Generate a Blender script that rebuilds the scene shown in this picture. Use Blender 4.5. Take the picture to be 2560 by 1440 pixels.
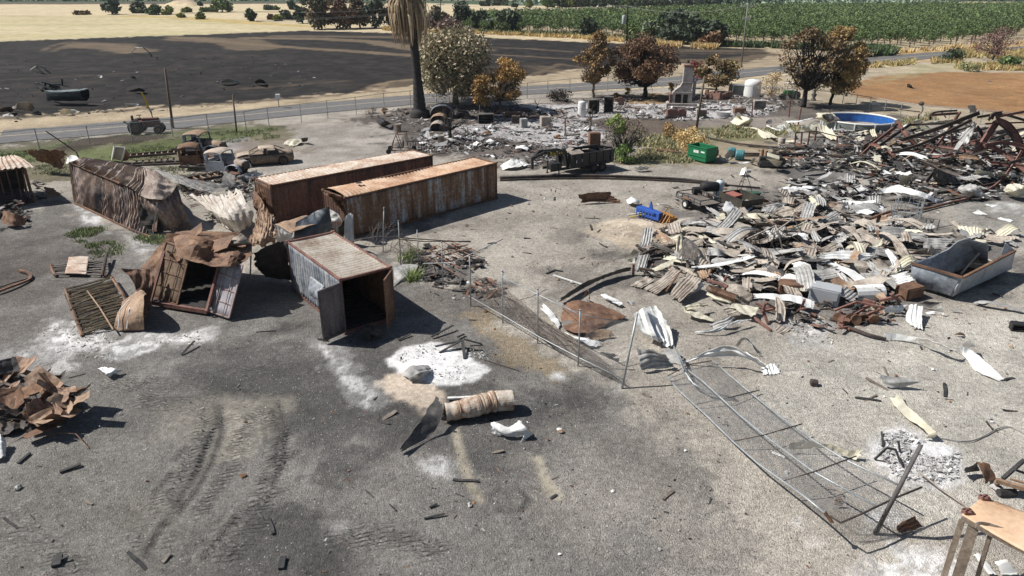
import bpy,math,random
import numpy as np
from mathutils import Vector,Matrix
R=math.radians
for o in list(bpy.data.objects): bpy.data.objects.remove(o)
SC=bpy.context.scene; COL=SC.collection
# ---------------------------------------------------------------- camera
CAMH,PITCH,FPX=14.2,R(23.3),1800.0
cam=bpy.data.cameras.new('camera'); cam.sensor_width=36.0; cam.lens=36.0*FPX/2560
cam.clip_start=0.5; cam.clip_end=6000
camo=bpy.data.objects.new('camera',cam); COL.objects.link(camo)
camo.location=(0,0,CAMH); camo.rotation_euler=(R(90)-PITCH,0,0); SC.camera=camo
# ---------------------------------------------------------------- light
SUN_EL,SUN_AZ=R(48),R(-8)          # light travels along (cos az, sin az) on the ground
w=bpy.data.worlds.new("World"); SC.world=w; w.use_nodes=True
nt=w.node_tree; nt.nodes.clear()
sky=nt.nodes.new('ShaderNodeTexSky'); sky.sky_type='NISHITA'; sky.sun_disc=False
sky.sun_elevation=SUN_EL
sdir=Vector((-math.cos(SUN_AZ)*math.cos(SUN_EL),-math.sin(SUN_AZ)*math.cos(SUN_EL),math.sin(SUN_EL)))
sky.sun_rotation=math.atan2(sdir.x,sdir.y)
bg=nt.nodes.new('ShaderNodeBackground'); bg.inputs['Strength'].default_value=0.055
wo=nt.nodes.new('ShaderNodeOutputWorld'); nt.links.new(sky.outputs[0],bg.inputs[0]); nt.links.new(bg.outputs[0],wo.inputs[0])
sl=bpy.data.lights.new('sun','SUN'); sl.energy=5.0; sl.angle=R(0.5); sl.color=(1,0.965,0.91)
so=bpy.data.objects.new('sun',sl); COL.objects.link(so); so.rotation_euler=sdir.to_track_quat('Z','Y').to_euler(); so.location=(-40,20,60)
SC.view_settings.view_transform='Standard'; SC.view_settings.look='None'
SC.view_settings.exposure=0.2; SC.view_settings.gamma=1.0
# ---------------------------------------------------------------- helpers
CP,SP=math.cos(PITCH),math.sin(PITCH)
def at(x,y,h=0.0):
    "photo pixel -> world point at height h"
    u=(x-1280)/FPX; v=(y-720)/FPX
    dz=-SP-v*CP; t=(h-CAMH)/dz
    return np.array([u*t,(CP-v*SP)*t,h])
def scale_at(p):   # metres per photo pixel at a world point
    return (p[1]*CP-(p[2]-CAMH)*SP)/FPX
def hgt(b,t):     # height of a vertical thing from its base pixel to its top pixel
    p=at(*b)
    v=(t[1]-720)/FPX
    return CAMH + p[1]*(-SP-v*CP)/(CP-v*SP)
def _h(ix,iy,iz,s):
    n=(ix*374761393 + iy*668265263 + iz*2147483647 + s*974634777) & 0xffffffff
    n=((n ^ (n >> 13))*1274126177) & 0xffffffff
    return ((n ^ (n >> 16)) & 0xffff)/65535.0
def vn(x,y,z=0.0,s=0):
    x=np.asarray(x,float); y=np.asarray(y,float); z=np.zeros_like(x)+z
    xi,yi,zi=np.floor(x),np.floor(y),np.floor(z)
    fx,fy,fz=x-xi,y-yi,z-zi
    fx=fx*fx*(3-2*fx); fy=fy*fy*(3-2*fy); fz=fz*fz*(3-2*fz)
    xi,yi,zi=xi.astype(np.int64),yi.astype(np.int64),zi.astype(np.int64)
    r=0
    for dz in ((0,1) if np.any(fz > 0) else (0,)):
        wz=fz if dz else 1-fz
        a=_h(xi,yi,zi+dz,s)*(1-fx)+_h(xi+1,yi,zi+dz,s)*fx
        b=_h(xi,yi+1,zi+dz,s)*(1-fx)+_h(xi+1,yi+1,zi+dz,s)*fx
        r=r+(a*(1-fy)+b*fy)*wz
    return r
def fbm(x,y,z=0.0,o=4,s=0):
    r=0; a=.5; t=0
    for i in range(o):
        r=r+a*vn(x*2**i,y*2**i,z*2**i,s+i*17); t += a; a *= .5
    return r/t-.5
def sstep(a,b,x):
    t=np.clip((x-a)/(b-a),0,1); return t*t*(3-2*t)
class MB:
    def __init__(s): s.v=[]; s.f=[]; s.c=[]; s.n=0
    def add(s,v,f,c=None):
        v=np.asarray(v,float).reshape(-1,3); s.v.append(v)
        s.f += [tuple(i+s.n for i in q) for q in f]; s.n += len(v)
        if c is not None: s.c.append(np.tile(np.asarray(c,float)[:3],(len(v),1)) if np.ndim(c) == 1 else np.asarray(c)[:,:3])
        return s
    def box(s,c,d,rz=0,rx=0,ry=0,col=None,m=None,taper=1.0):
        x,y,z=d[0]/2,d[1]/2,d[2]/2
        v=np.array([(-x,-y,-z),(x,-y,-z),(x,y,-z),(-x,y,-z),(-x*taper,-y*taper,z),(x*taper,-y*taper,z),(x*taper,y*taper,z),(-x*taper,y*taper,z)])
        M=np.array((Matrix.Rotation(rz,3,'Z') @ Matrix.Rotation(ry,3,'Y') @ Matrix.Rotation(rx,3,'X')) if m is None else m)
        return s.add(v @ M.T+np.array(c),[(0,3,2,1),(4,5,6,7),(0,1,5,4),(1,2,6,5),(2,3,7,6),(3,0,4,7)],col)
    def beam(s,p,q,w_,h_,col=None,roll=0):
        p,q=Vector(p),Vector(q); d=q-p; L=d.length
        if L < 1e-6: return s
        m=d.to_track_quat('Y','Z').to_matrix() @ Matrix.Rotation(roll,3,'Y')
        return s.box((p+q)/2,(w_,L,h_),m=m,col=col)
    def tube(s,pts,r,n=6,col=None,cap=True):
        pts=[Vector(p) for p in pts]; k=len(pts)
        rr=r if hasattr(r,'__len__') else [r]*k
        vs=[]; up=Vector((0.13,0.21,1)).normalized()
        for i,p in enumerate(pts):
            d=(pts[min(i+1,k-1)]-pts[max(i-1,0)]).normalized()
            a=d.cross(up)
            if a.length < 1e-3: a=d.cross(Vector((1,0,0)))
            a.normalize(); b=d.cross(a)
            for j in range(n):
                t=2*math.pi*j/n; vs.append(p+(a*math.cos(t)+b*math.sin(t))*rr[i])
        f=[(i*n+j,i*n+(j+1) % n,(i+1)*n+(j+1) % n,(i+1)*n+j) for i in range(k-1) for j in range(n)]
        if cap: f += [tuple(range(n))[::-1],tuple((k-1)*n+j for j in range(n))]
        return s.add([tuple(q) for q in vs],f,col)
    def lathe(s,c,prof,n=16,m=None,col=None):
        "prof: list of (radius, z); m: optional rotation"
        v=[(r*math.cos(2*math.pi*j/n),r*math.sin(2*math.pi*j/n),z) for r,z in prof for j in range(n)]
        v=np.array(v)
        if m is not None: v=v @ np.array(m).T
        k=len(prof)
        f=[(i*n+j,i*n+(j+1) % n,(i+1)*n+(j+1) % n,(i+1)*n+j) for i in range(k-1) for j in range(n)]
        return s.add(v+np.array(c),f,col)
    def grid(s,P,col=None,closed=False):
        "P: array (a,b,3)"
        a,b=P.shape[:2]
        f=[(i*b+j,i*b+(j+1) % b,(i+1)*b+(j+1) % b,(i+1)*b+j) for i in range(a-1) for j in range(b if closed else b-1)]
        return s.add(P.reshape(-1,3),f,col)
    def prism(s,poly,o,ax,ay,az,col=None):
        "poly in 2D (ax, ay) extruded along az"
        o,ax,ay,az=map(np.array,(o,ax,ay,az)); n=len(poly)
        v=[o+ax*a+ay*b for a,b in poly]+[o+ax*a+ay*b+az for a,b in poly]
        return s.add(v,[tuple(range(n))[::-1],tuple(range(n,2*n))]+[(i,(i+1) % n,(i+1) % n+n,i+n) for i in range(n)],col)
    def build(s,name,mat,parent=None,smooth=False,loc=None,solid=0,bevel=0):
        V=np.concatenate(s.v)
        if parent is not None:
            V=V-np.array(PL.get(parent.name,(0,0,0)))
        elif loc is None:
            loc=((V[:,0].min()+V[:,0].max())/2,(V[:,1].min()+V[:,1].max())/2,V[:,2].min())
        if loc is not None and parent is None: V=V-np.array(loc)
        me=bpy.data.meshes.new(name); me.from_pydata(V.tolist(),[],s.f)
        if s.c:
            C=np.concatenate(s.c); ca=me.color_attributes.new('Col','FLOAT_COLOR','POINT')
            ca.data.foreach_set('color',np.hstack([C,np.ones((len(C),1))]).ravel())
        if smooth: me.polygons.foreach_set('use_smooth',[True]*len(me.polygons))
        if mat is not None: me.materials.append(mat)
        o=bpy.data.objects.new(name,me); COL.objects.link(o)
        if parent is not None: o.parent=parent
        else: o.location=loc
        if solid:
            md=o.modifiers.new('solid','SOLIDIFY'); md.thickness=solid; md.offset=0
        if bevel:
            md=o.modifiers.new('bevel','BEVEL'); md.width=bevel; md.segments=2; md.limit_method='ANGLE'
        return o
PL={}    # world location of unrotated thing empties, so parts can be given in world coordinates
def tag(o,label=None,cat=None,group=None,kind=None):
    if label: o['label']=label
    if cat: o['category']=cat
    if group: o['group']=group
    if kind: o['kind']=kind
    return o
def thing(name,label,cat,loc=(0,0,0),rz=0,group=None,world=False):
    o=bpy.data.objects.new(name,None); COL.objects.link(o); o.location=loc; o.rotation_euler=(0,0,rz)
    o.empty_display_size=.3; tag(o,label,cat,group)
    if world: PL[o.name]=tuple(loc)
    return o
def copy_tree(o,parent=None):
    c=o.copy(); COL.objects.link(c); c.parent=parent
    for ch in o.children: copy_tree(ch,c)
    return c
def crom(P,n):
    "Catmull-Rom resample along axis 0 to n rows"
    P=np.asarray(P,float); k=len(P)
    if k == 1: return np.repeat(P,n,0)
    t=np.linspace(0,k-1,n); i=np.minimum(t.astype(int),k-2); u=t-i
    g=lambda j: np.where((j < 0)[...,None] if P.ndim == 2 else (j < 0)[...,None,None],2*P[0]-P[1],np.where((j > k-1)[...,None] if P.ndim == 2 else (j > k-1)[...,None,None],2*P[-1]-P[-2],P[np.clip(j,0,k-1)]))
    a,b,c,d=g(i-1),g(i),g(i+1),g(i+2)
    u=u.reshape((-1,)+(1,)*(P.ndim-1))
    return .5*(2*b+(c-a)*u+(2*a-5*b+4*c-d)*u**2+(3*b-a-3*c+d)*u**3)
def normals(P):
    du=np.gradient(P,axis=0); dv=np.gradient(P,axis=1); n=np.cross(du,dv)
    return n/(np.linalg.norm(n,axis=2,keepdims=True)+1e-9)
def surf(ctrl,nu=16,nv=16,crum=0.0,cs=1.5,corr=None,seed=0,lin=False,torn=0):
    """ctrl: rows of 3D points -> smooth (nu,nv,3) surface. corr=(axis,pitch,amp) real corrugation across that axis"""
    P=np.asarray(ctrl,float)
    if crum and cs < .65: cs *= 1.8; crum *= .65
    if lin:
        def res(P,n):
            t=np.linspace(0,len(P)-1,n); i=np.minimum(t.astype(int),len(P)-2); u=(t-i).reshape((-1,)+(1,)*(P.ndim-1)); return P[i]*(1-u)+P[i+1]*u
    else: res=crom
    if corr:
        ax=corr[0]; e=P if ax == 1 else P.transpose(1,0,2)
        L=np.mean(np.sum(np.linalg.norm(np.diff(e,axis=1),axis=2),1)); n=max(8,int(L/corr[1]*4))
        if ax == 1: nv=n
        else: nu=n
    P=res(P,nu); P=res(P.transpose(1,0,2),nv).transpose(1,0,2)
    N=normals(P)
    if corr:
        e=P if ax == 1 else P.transpose(1,0,2)
        s_=np.concatenate([np.zeros((e.shape[0],1)),np.cumsum(np.linalg.norm(np.diff(e,axis=1),axis=2),1)],1)
        s_=s_.mean(0,keepdims=True)+0*s_
        if ax == 0: s_=s_.T
        P=P+N*(corr[2]*np.clip(np.sin(2*math.pi*s_/corr[1])*1.4,-1,1))[...,None]
    if crum:
        q=P/cs
        d=fbm(q[...,0]+seed*3.1,q[...,1]+seed*1.7,q[...,2],4,seed)*2
        r_=np.abs(fbm(q[...,0]*1.3+9,q[...,1]*1.3,q[...,2]*1.3+seed,3,seed+5))*2
        rs=np.random.default_rng(seed*7+3); t=0
        for k in range(3):
            n_=rs.normal(size=3); n_ /= np.linalg.norm(n_); ph=(q @ n_)*(1.1+.9*k)+rs.random()*5+fbm(q[...,0]*.7+k*5,q[...,1]*.7,q[...,2]*.7+seed,2,seed+k)*2.2
            t=t+(np.abs((ph % 1.0)-.5)*2-.5)*(1.0,.7,.45)[k]
        P=P+N*((d*.4-r_*.35+t*.95)*crum)[...,None]
    if torn:
        for a in (0,1):
            e=P if a == 0 else P.transpose(1,0,2)
            for i0,i1,i2 in (((0,1,3),(-1,-2,-4)) if len(e) > 11 else ((0,1,1),(-1,-2,-2))):
                if len(e) < 6: continue
                k=np.arange(e.shape[1]); rv=(np.clip(fbm(k/2.3+seed,k*0+i0*7.7,o=4,s=seed+a)*2.2+.35,0,1)*torn)[:,None]
                e[i0]=e[i0]*(1-rv)+e[i2]*rv; e[i1]=e[i0]*.6+e[i2]*.4 if abs(i2-i1) > 1 else e[i1]
    return P
def px(rows):      # rows of (x, y, h) photo pixels -> rows of world points
    return np.array([[at(*p) for p in r] for r in rows])
def clampz(P,z=0.015):
    P=P.copy(); P[...,2]=np.maximum(P[...,2],z); return P
# ---------------------------------------------------------------- materials
MATS={}
def lin(c): return tuple((x/255/12.92 if x/255 <= .04045 else ((x/255+.055)/1.055)**2.4) for x in c)
def N_(t,typ,**k):
    n=t.nodes.new(typ)
    for a,b in k.items(): setattr(n,a,b)
    return n
def M(name,stops,scale=1.0,stretch=(1,1,1),rough=.75,metal=0.0,bump=.15,fine=12.0,mixf=.35,detail=6,spread=(.32,.68),attr=False,rnd=True):
    """procedural material: broad noise (stretched, for streaks) + fine noise through a colour ramp of albedos"""
    if name in MATS: return MATS[name]
    m=bpy.data.materials.new(name); m.use_nodes=True; t=m.node_tree; t.nodes.clear(); L=t.links.new
    out=N_(t,'ShaderNodeOutputMaterial'); b=N_(t,'ShaderNodeBsdfPrincipled'); L(b.outputs[0],out.inputs[0])
    b.inputs['Roughness'].default_value=rough; b.inputs['Metallic'].default_value=metal
    tc=N_(t,'ShaderNodeTexCoord'); oi=N_(t,'ShaderNodeObjectInfo')
    mu=N_(t,'ShaderNodeVectorMath',operation='MULTIPLY_ADD')
    cm=N_(t,'ShaderNodeCombineXYZ')
    if rnd:
        for i,k in enumerate((37.0,91.0,53.0)):
            mm=N_(t,'ShaderNodeMath',operation='MULTIPLY'); L(oi.outputs['Random'],mm.inputs[0]); mm.inputs[1].default_value=k; L(mm.outputs[0],cm.inputs[i])
    L(tc.outputs['Object'],mu.inputs[0]); mu.inputs[1].default_value=[q*scale for q in stretch]; L(cm.outputs[0],mu.inputs[2])
    n1=N_(t,'ShaderNodeTexNoise'); n1.inputs['Scale'].default_value=1.0; n1.inputs['Detail'].default_value=detail; n1.inputs['Roughness'].default_value=.62; n1.inputs['Distortion'].default_value=.4
    L(mu.outputs[0],n1.inputs['Vector'])
    n2=N_(t,'ShaderNodeTexNoise'); n2.inputs['Scale'].default_value=fine; n2.inputs['Detail'].default_value=4; L(tc.outputs['Object'],n2.inputs['Vector'])
    mx=N_(t,'ShaderNodeMath',operation='MULTIPLY_ADD'); s1=N_(t,'ShaderNodeMath',operation='MULTIPLY')
    L(n1.outputs[0],s1.inputs[0]); s1.inputs[1].default_value=1-mixf; L(n2.outputs[0],mx.inputs[0]); mx.inputs[1].default_value=mixf; L(s1.outputs[0],mx.inputs[2])
    mr=N_(t,'ShaderNodeMapRange'); mr.inputs[1].default_value=spread[0]; mr.inputs[2].default_value=spread[1]; L(mx.outputs[0],mr.inputs[0])
    cr=N_(t,'ShaderNodeValToRGB'); e=cr.color_ramp.elements
    k=len(stops)
    for i,c in enumerate(stops):
        pos=i/(k-1) if k > 1 else 0
        if len(c) == 4: pos,c=c[0],c[1:]
        if i < 2: el=e[i]; el.position=pos
        else: el=e.new(pos)
        el.color=(*c,1)
    L(mr.outputs[0],cr.inputs[0])
    last=cr.outputs[0]
    if attr:
        at_=N_(t,'ShaderNodeAttribute',attribute_name='Col'); mm=N_(t,'ShaderNodeMix',data_type='RGBA',blend_type='MULTIPLY'); mm.inputs[0].default_value=1
        L(at_.outputs['Color'],mm.inputs[6]); L(last,mm.inputs[7]); last=mm.outputs[2]
    L(last,b.inputs['Base Color'])
    if bump:
        bp=N_(t,'ShaderNodeBump'); bp.inputs['Strength'].default_value=bump; bp.inputs['Distance'].default_value=.04; L(mx.outputs[0],bp.inputs['Height']); L(bp.outputs[0],b.inputs['Normal'])
    MATS[name]=m; return m
# ---------------------------------------------------------------- ground: one sheet, a fan of rows reaching past the horizon
NR,NC=860,820
ys=6*np.exp(np.linspace(0,math.log(3200/6),NR)); rt=np.linspace(-1.75,1.75,NC)
GX=ys[:,None]*rt[None,:]*1.0; GY=np.repeat(ys[:,None],NC,1)
fx,fy=GX.ravel(),GY.ravel()
near=fy < 620
def sdpoly(P,x,y):
    P=np.asarray(P,float); d=np.full(x.shape,1e18); ins=np.zeros(x.shape,bool); n=len(P)
    for i in range(n):
        a,b=P[i],P[(i+1) % n]; e=b-a; wx,wy=x-a[0],y-a[1]
        t=np.clip((wx*e[0]+wy*e[1])/(e@e+1e-12),0,1)
        d=np.minimum(d,(wx-e[0]*t)**2+(wy-e[1]*t)**2)
        c=(a[1] > y) != (b[1] > y)
        with np.errstate(divide='ignore',invalid='ignore'):
            ins ^= c & (x < (b[0]-a[0])*(y-a[1])/(b[1]-a[1]+1e-12)+a[0])
    d=np.sqrt(d); return np.where(ins,-d,d)
def sdline(P,x,y):
    P=np.asarray(P,float); d=np.full(x.shape,1e18)
    for i in range(len(P)-1):
        a,b=P[i],P[i+1]; e=b-a; wx,wy=x-a[0],y-a[1]
        t=np.clip((wx*e[0]+wy*e[1])/(e@e+1e-12),0,1)
        d=np.minimum(d,(wx-e[0]*t)**2+(wy-e[1]*t)**2)
    return np.sqrt(d)
def wpx(pts): return np.array([at(*p)[:2] for p in pts])
GC=np.zeros((len(fx),3)); PEB=np.ones(len(fx)); TRK=np.zeros(len(fx)); ZZ=np.zeros(len(fx))
n_lo=fbm(fx/9,fy/9,o=4,s=3); n_md=fbm(fx/1.6,fy/1.6,o=5,s=9); n_hi=fbm(fx/.35,fy/.35,o=3,s=21)
n_big=fbm(fx/60,fy/25,o=5,s=5)
GC[:]=(.36,.327,.282)
def paint(mask,col,st=1.0,peb=None):
    k=(mask*st)[:,None]; GC[:]=GC*(1-k)+np.array(col)*k
    if peb is not None: PEB[:]=PEB*(1-mask*st)+peb*mask*st
def mask_of(P,soft,nz,kind='poly',wd=0,ns='md',world=False):
    P=np.array(P,float) if world else wpx(P); pad=wd+soft*2+nz*5+1
    sel=(fx > P[:,0].min()-pad) & (fx < P[:,0].max()+pad) & (fy > P[:,1].min()-pad) & (fy < P[:,1].max()+pad)
    m=np.zeros(len(fx)); x,y=fx[sel],fy[sel]
    s=sdpoly(P,x,y) if kind == 'poly' else sdline(P,x,y)-wd
    if kind == 'poly': nz=nz*2.2; soft=soft*.8
    no={'lo': n_lo,'md': n_md,'hi': n_hi,'big': n_big}[ns][sel]
    m[sel]=1-sstep(-soft,soft,s+no*nz*2+n_hi[sel]*nz*.8); return m
def zone(P,col,soft=.5,nz=.5,st=1.0,peb=None,ns='md',**k):
    m=mask_of(P,soft,nz,ns=ns,**k); paint(m,col,st,peb); return m
def line(P,wd,col,soft=.3,nz=.2,st=1.0,peb=None,ns='md'): return zone(P,col,soft,nz,st,peb,ns,kind='line',wd=wd)
# --- far country
LX,RX=-2600,5200
far=fy > 100
paint(far*1.0,(.50,.41,.27),1,.1)
zone([(LX,60),(LX,3),(RX,3),(RX,40),(2700,18),(2560,18),(1900,20),(1200,37),(700,40),(300,60)],(.54,.445,.29),2,4,ns='big')
zone([(LX,15),(-200,12),(1000,9),(1250,6),(1250,3),(LX,5)],(.12,.09,.07),1.5,4,ns='big')
zone([(LX,9),(1000,6),(1290,14),(1290,1),(LX,1)],(.07,.10,.06),1.5,2,ns='big')
zone([(1290,14),(1700,14),(1920,19),(2300,15),(2420,5),(1900,6),(1290,1)],(.15,.19,.14),2,2,ns='big')
zone([(1290,5),(2700,6),(2700,-12),(1290,-12)],(.08,.11,.08),2,2,ns='big')
zone([(2240,16),(2420,4),(2700,6),(2700,19),(2500,17)],(.56,.46,.29),1,1,ns='big')
line([(LX,45),(0,40),(250,41),(560,31),(760,27),(1000,24)],2.2,(.12,.12,.05),1,2,.8,ns='big')
line([(0,62),(300,60),(640,56)],.8,(.30,.27,.19),1,.5,.7)
# golden stubble field beyond the burnt one
m=zone([(LX,125),(-600,112),(0,101),(770,75),(780,60),(560,50),(300,38),(0,42),(LX,55)],(.50,.42,.26),1.2,2,ns='big')
stripe=np.clip(.5+2.2*fbm(fx/90+fy/40,fy/7-fx/60,o=4,s=31),0,1)
paint(m*stripe,(.41,.37,.20),.7); paint(m*(n_big > .08),(.55,.46,.30),.5)
line([(330,41),(450,44),(560,52),(700,62),(790,66)],5,(.44,.33,.14),2,5,.9,ns='big')
line([(LX,128),(-600,114),(0,102.5),(770,76)],.5,(.16,.2,.12),.4,.2,.8)
# --- burnt field
BF=[(LX,330),(-500,318),(0,291),(300,272),(570,255),(700,243),(860,232),(1035,215),(1320,192),(1480,168),(1700,160),(1850,158),(1940,138),(1900,122),(1620,112),(1250,96),(1100,86),(770,77),(0,103.5),(-600,115),(LX,129)]
zone([(LX,420),(0,345),(430,305),(860,262),(1320,225),(1700,210),(2137,165),(2560,130),(3200,70),(3200,40),(2400,100),(1990,120),(1640,122),(1250,98),(1000,85),(700,200),(LX,300)],(.36,.29,.20),.8,1,1,.25)
mb=zone(BF,(.018,.0155,.015),.7,1.2,1,.12)
st2=fbm(fx/3+fy/9,fy/2.2,o=4,s=44)
paint(mb*np.clip(st2*3,0,1),(.045,.037,.031),.8); paint(mb*np.clip(-st2*3-.3,0,1),(.012,.012,.013),.8)
paint(mb*sstep(.02,.12,n_md),(.038,.032,.028),.6); paint(mb*sstep(.05,.2,n_hi),(.012,.011,.011),.6)
paint(mb*sstep(.16,.34,n_big+.0),(.10,.078,.056),.35)
T1=(.16,.12,.08)
for P,wd,st in (([(180,118),(215,108),(300,112),(335,130)],3.0,.6),([(215,112),(290,120),(340,128)],4.5,.7),
                  ([(430,92),(520,100),(640,112),(860,127),(1030,139),(1190,150)],2.0,.9),([(470,97),(600,104),(640,120)],6,.7),
                  ([(620,95),(800,97),(930,104),(1000,116),(1070,126),(1180,132)],3.2,.9),([(700,90),(900,92),(1060,95),(1120,110),(1200,125)],3.5,.6),
                  ([(1120,87),(1130,120),(1200,135),(1480,150)],.8,.7),([(1210,118),(1330,122),(1430,130)],.7,.8),
                  ([(108,128),(120,118),(170,105),(185,104)],.5,.7),([(130,129),(150,120),(185,106)],.5,.6),([(950,225),(1010,205),(1060,200)],2.5,.6),
                  ([(1100,90),(1075,110),(1100,130)],5,.5),([(1400,178),(1560,172),(1700,165),(1840,150)],2,.8),([(1330,188),(1400,160),(1480,172),(1540,165)],.5,.8),
                  ([(1320,165),(1390,182),(1460,178)],.45,.8),([(1345,163),(1400,176),(1520,168)],.45,.8),([(1500,120),(1620,130),(1760,134),(1900,135)],.8,.5),
                  ([(1640,150),(1800,152),(1930,140),(2000,132)],3,.7),([(1960,128),(1800,128),(1700,126)],3,.5),([(0,200),(200,190),(500,170)],.3,.3),([(600,222),(740,212),(860,203)],.5,.5)):
    paint(mask_of(P,.8,1.4,'line',wd)*mb,T1,st)
for c in range(6):   # tyre arcs by the eucalyptus
    P=[(912+c*8,232-c),(925+c*10,214-c*2.2),(980+c*14,203-c*1.5),(1060+c*12,200-c)]
    paint(mask_of(P,.15,.15,'line',.18)*1.0,(.24,.18,.12),.8)
line([(LX,340),(0,296),(570,259),(860,236)],.8,(.05,.04,.03),.5,1.0,.7)
line([(LX,380),(0,312),(430,285),(860,246),(1200,215)],1.5,(.42,.34,.23),1.2,1.0,.7)
# --- right side: pale lot, orange tilled field, orchard floor
zone([(1780,235),(1834,200),(2137,172),(2338,150),(2560,134),(3200,95),(3200,700),(2560,330),(2400,310),(2150,290),(1900,285)],(.37,.31,.225),1,1.5,1,.3)
m=zone([(2105,215),(2200,190),(2350,180),(2560,182),(3300,190),(3300,400),(2560,290),(2450,277),(2300,262),(2150,245)],(.31,.175,.082),.5,.4,1,.5)
paint(m*np.clip(n_md*3,0,1),(.20,.105,.048),.7); paint(m*np.clip(-n_md*3-.2,0,1),(.37,.235,.13),.6); paint(m*sstep(.12,.3,n_lo),(.30,.21,.09),.5)
ZZ += m*(n_hi*.12+.04*n_md)
zone([(1800,118),(2137,126),(2400,112),(2560,95),(3400,40),(2560,17),(1900,22),(1213,40),(1200,80),(1500,92)],(.40,.33,.22),2,2,1,.2)
line([(2240,134),(2338,129),(2560,112)],1.3,(.42,.27,.10),.6,.8,.9)
line([(2110,150),(2200,145)],1.0,(.20,.15,.10),.6,.8,.6)
zone([(2180,210),(2330,178),(2560,170),(2900,178),(2900,150),(2560,150),(2300,160)],(.33,.30,.17),1,2,.6)
line([(2020,175),(2110,168),(2280,152),(2400,150)],1.2,(.40,.27,.12),.8,1.2,.8)
# yard margins
zone([(560,322),(860,283),(1320,238),(1760,214),(1760,232),(1400,262),(900,300),(640,335)],(.36,.325,.28),.6,.4,1,.8)
zone([(640,335),(900,300),(1060,300),(1140,360),(1000,400),(700,470),(640,440),(760,370)],(.35,.32,.285),1,.6,1,1)
zone([(-500,500),(-300,400),(0,362),(230,345),(450,322),(600,305),(690,315),(700,345),(560,380),(480,400),(300,420),(160,450),(0,470)],(.15,.135,.09),.8,1.5,1,.4)
for P,wd,s_ in (([(0,385),(110,372),(170,362)],1.2,.9),([(300,345),(420,340),(600,322),(690,330)],1.6,.7),([(230,385),(380,368),(560,340),(690,342)],1.8,.8),
                  ([(230,400),(330,390),(440,370)],1.6,.8),([(0,405),(60,395)],1.5,.8),([(160,590),(220,585),(290,600)],.7,.5)):
    line(P,wd,(.12,.145,.055),.8,1.0,s_)
zone([(120,372),(230,345),(440,335),(420,352),(200,380)],(.055,.042,.032),.5,.8,.9)
zone([(545,352),(610,342),(640,352),(620,372),(560,378)],(.33,.31,.33),.6,.8,.8)
zone([(640,330),(700,325),(760,350),(760,380),(640,400),(560,395)],(.235,.19,.145),1,1.2,.7)
# house plot
zone([(860,300),(1100,262),(1350,262),(1500,240),(1800,232),(1950,240),(2050,262),(2300,300),(1980,300),(1900,330),(1600,372),(1560,410),(1350,420),(1080,385),(940,360),(1000,330)],(.115,.098,.088),.8,1.5,.95,.8)
zone([(1530,262),(1620,232),(1720,238),(1660,262)],(.30,.20,.10),.6,.8,.9)
for P in ([(1100,322),(1250,300),(1400,292),(1520,330),(1500,372),(1380,368),(1250,345)],[(1300,265),(1500,258),(1640,262),(1620,295),(1450,300)],[(1570,262),(1800,258),(1940,262),(1900,290),(1700,300),(1600,292)],[(1300,320),(1480,318),(1500,345),(1380,350)]):
    zone(P,(.50,.48,.475),.5,1.0,.9)
zone([(1480,300),(1620,295),(1760,312),(1700,345),(1520,330)],(.13,.10,.08),.6,.8,.8)
zone([(1760,298),(1980,290),(1990,310),(1820,330),(1740,318)],(.30,.265,.23),.5,.6,.8)
zone([(1560,410),(1640,350),(1780,318),(1900,330),(2000,360),(2200,400),(1900,420),(1700,408)],(.30,.245,.165),.8,1.2,.85,.5)
for P,wd in (([(1650,360),(1740,345)],2.2),([(1780,325),(1870,328)],1.6),([(2220,300),(2330,330)],1.6),([(1600,400),(1700,395)],1.4),([(1830,345),(1900,340)],1.4)):
    line(P,wd,(.16,.17,.075),.8,1,.7)
line([(2130,262),(2300,278),(2450,300),(2560,315)],2.4,(.36,.30,.21),.8,.8,.8)
# burnt building plots at the right
zone([(1960,360),(2100,330),(2300,320),(2700,330),(2900,420),(2900,530),(2400,520),(2150,500),(1990,440),(1920,430)],(.115,.108,.104),.8,1.6,.85,.8)
zone([(2000,400),(2160,398),(2300,425),(2200,455),(2010,440)],(.24,.225,.215),.8,1,.7)
zone([(1640,520),(1960,470),(2200,520),(2560,600),(2560,650),(2250,790),(1980,850),(1800,700),(1560,650)],(.17,.155,.145),.8,1.6,.85,.8)
zone([(1800,650),(1930,640),(2010,660),(1960,700),(1820,690)],(.40,.36,.29),.4,.7,.85)
# blotches of char on the yard
for x,y,r_,a in ((1500,700,3,.5),(1120,700,2.2,.8),(1200,560,3,.3),(1420,590,1.5,.6),(1540,640,1.2,.6),(1760,560,1.5,.5),(2300,920,.9,.5),(2220,860,.8,.5),(1310,440,2,.3),(1650,640,1.5,.6),(2180,560,2,.5),(2450,540,3,.4),(1000,560,2,.5),(1000,690,2.2,.6)):
    p=at(x,y)[:2]; zone([(p[0]+r_*math.cos(t),p[1]+r_*.7*math.sin(t)) for t in np.linspace(0,6,8)],(.09,.08,.076),r_*.5,r_*.4,a,world=True)
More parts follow.
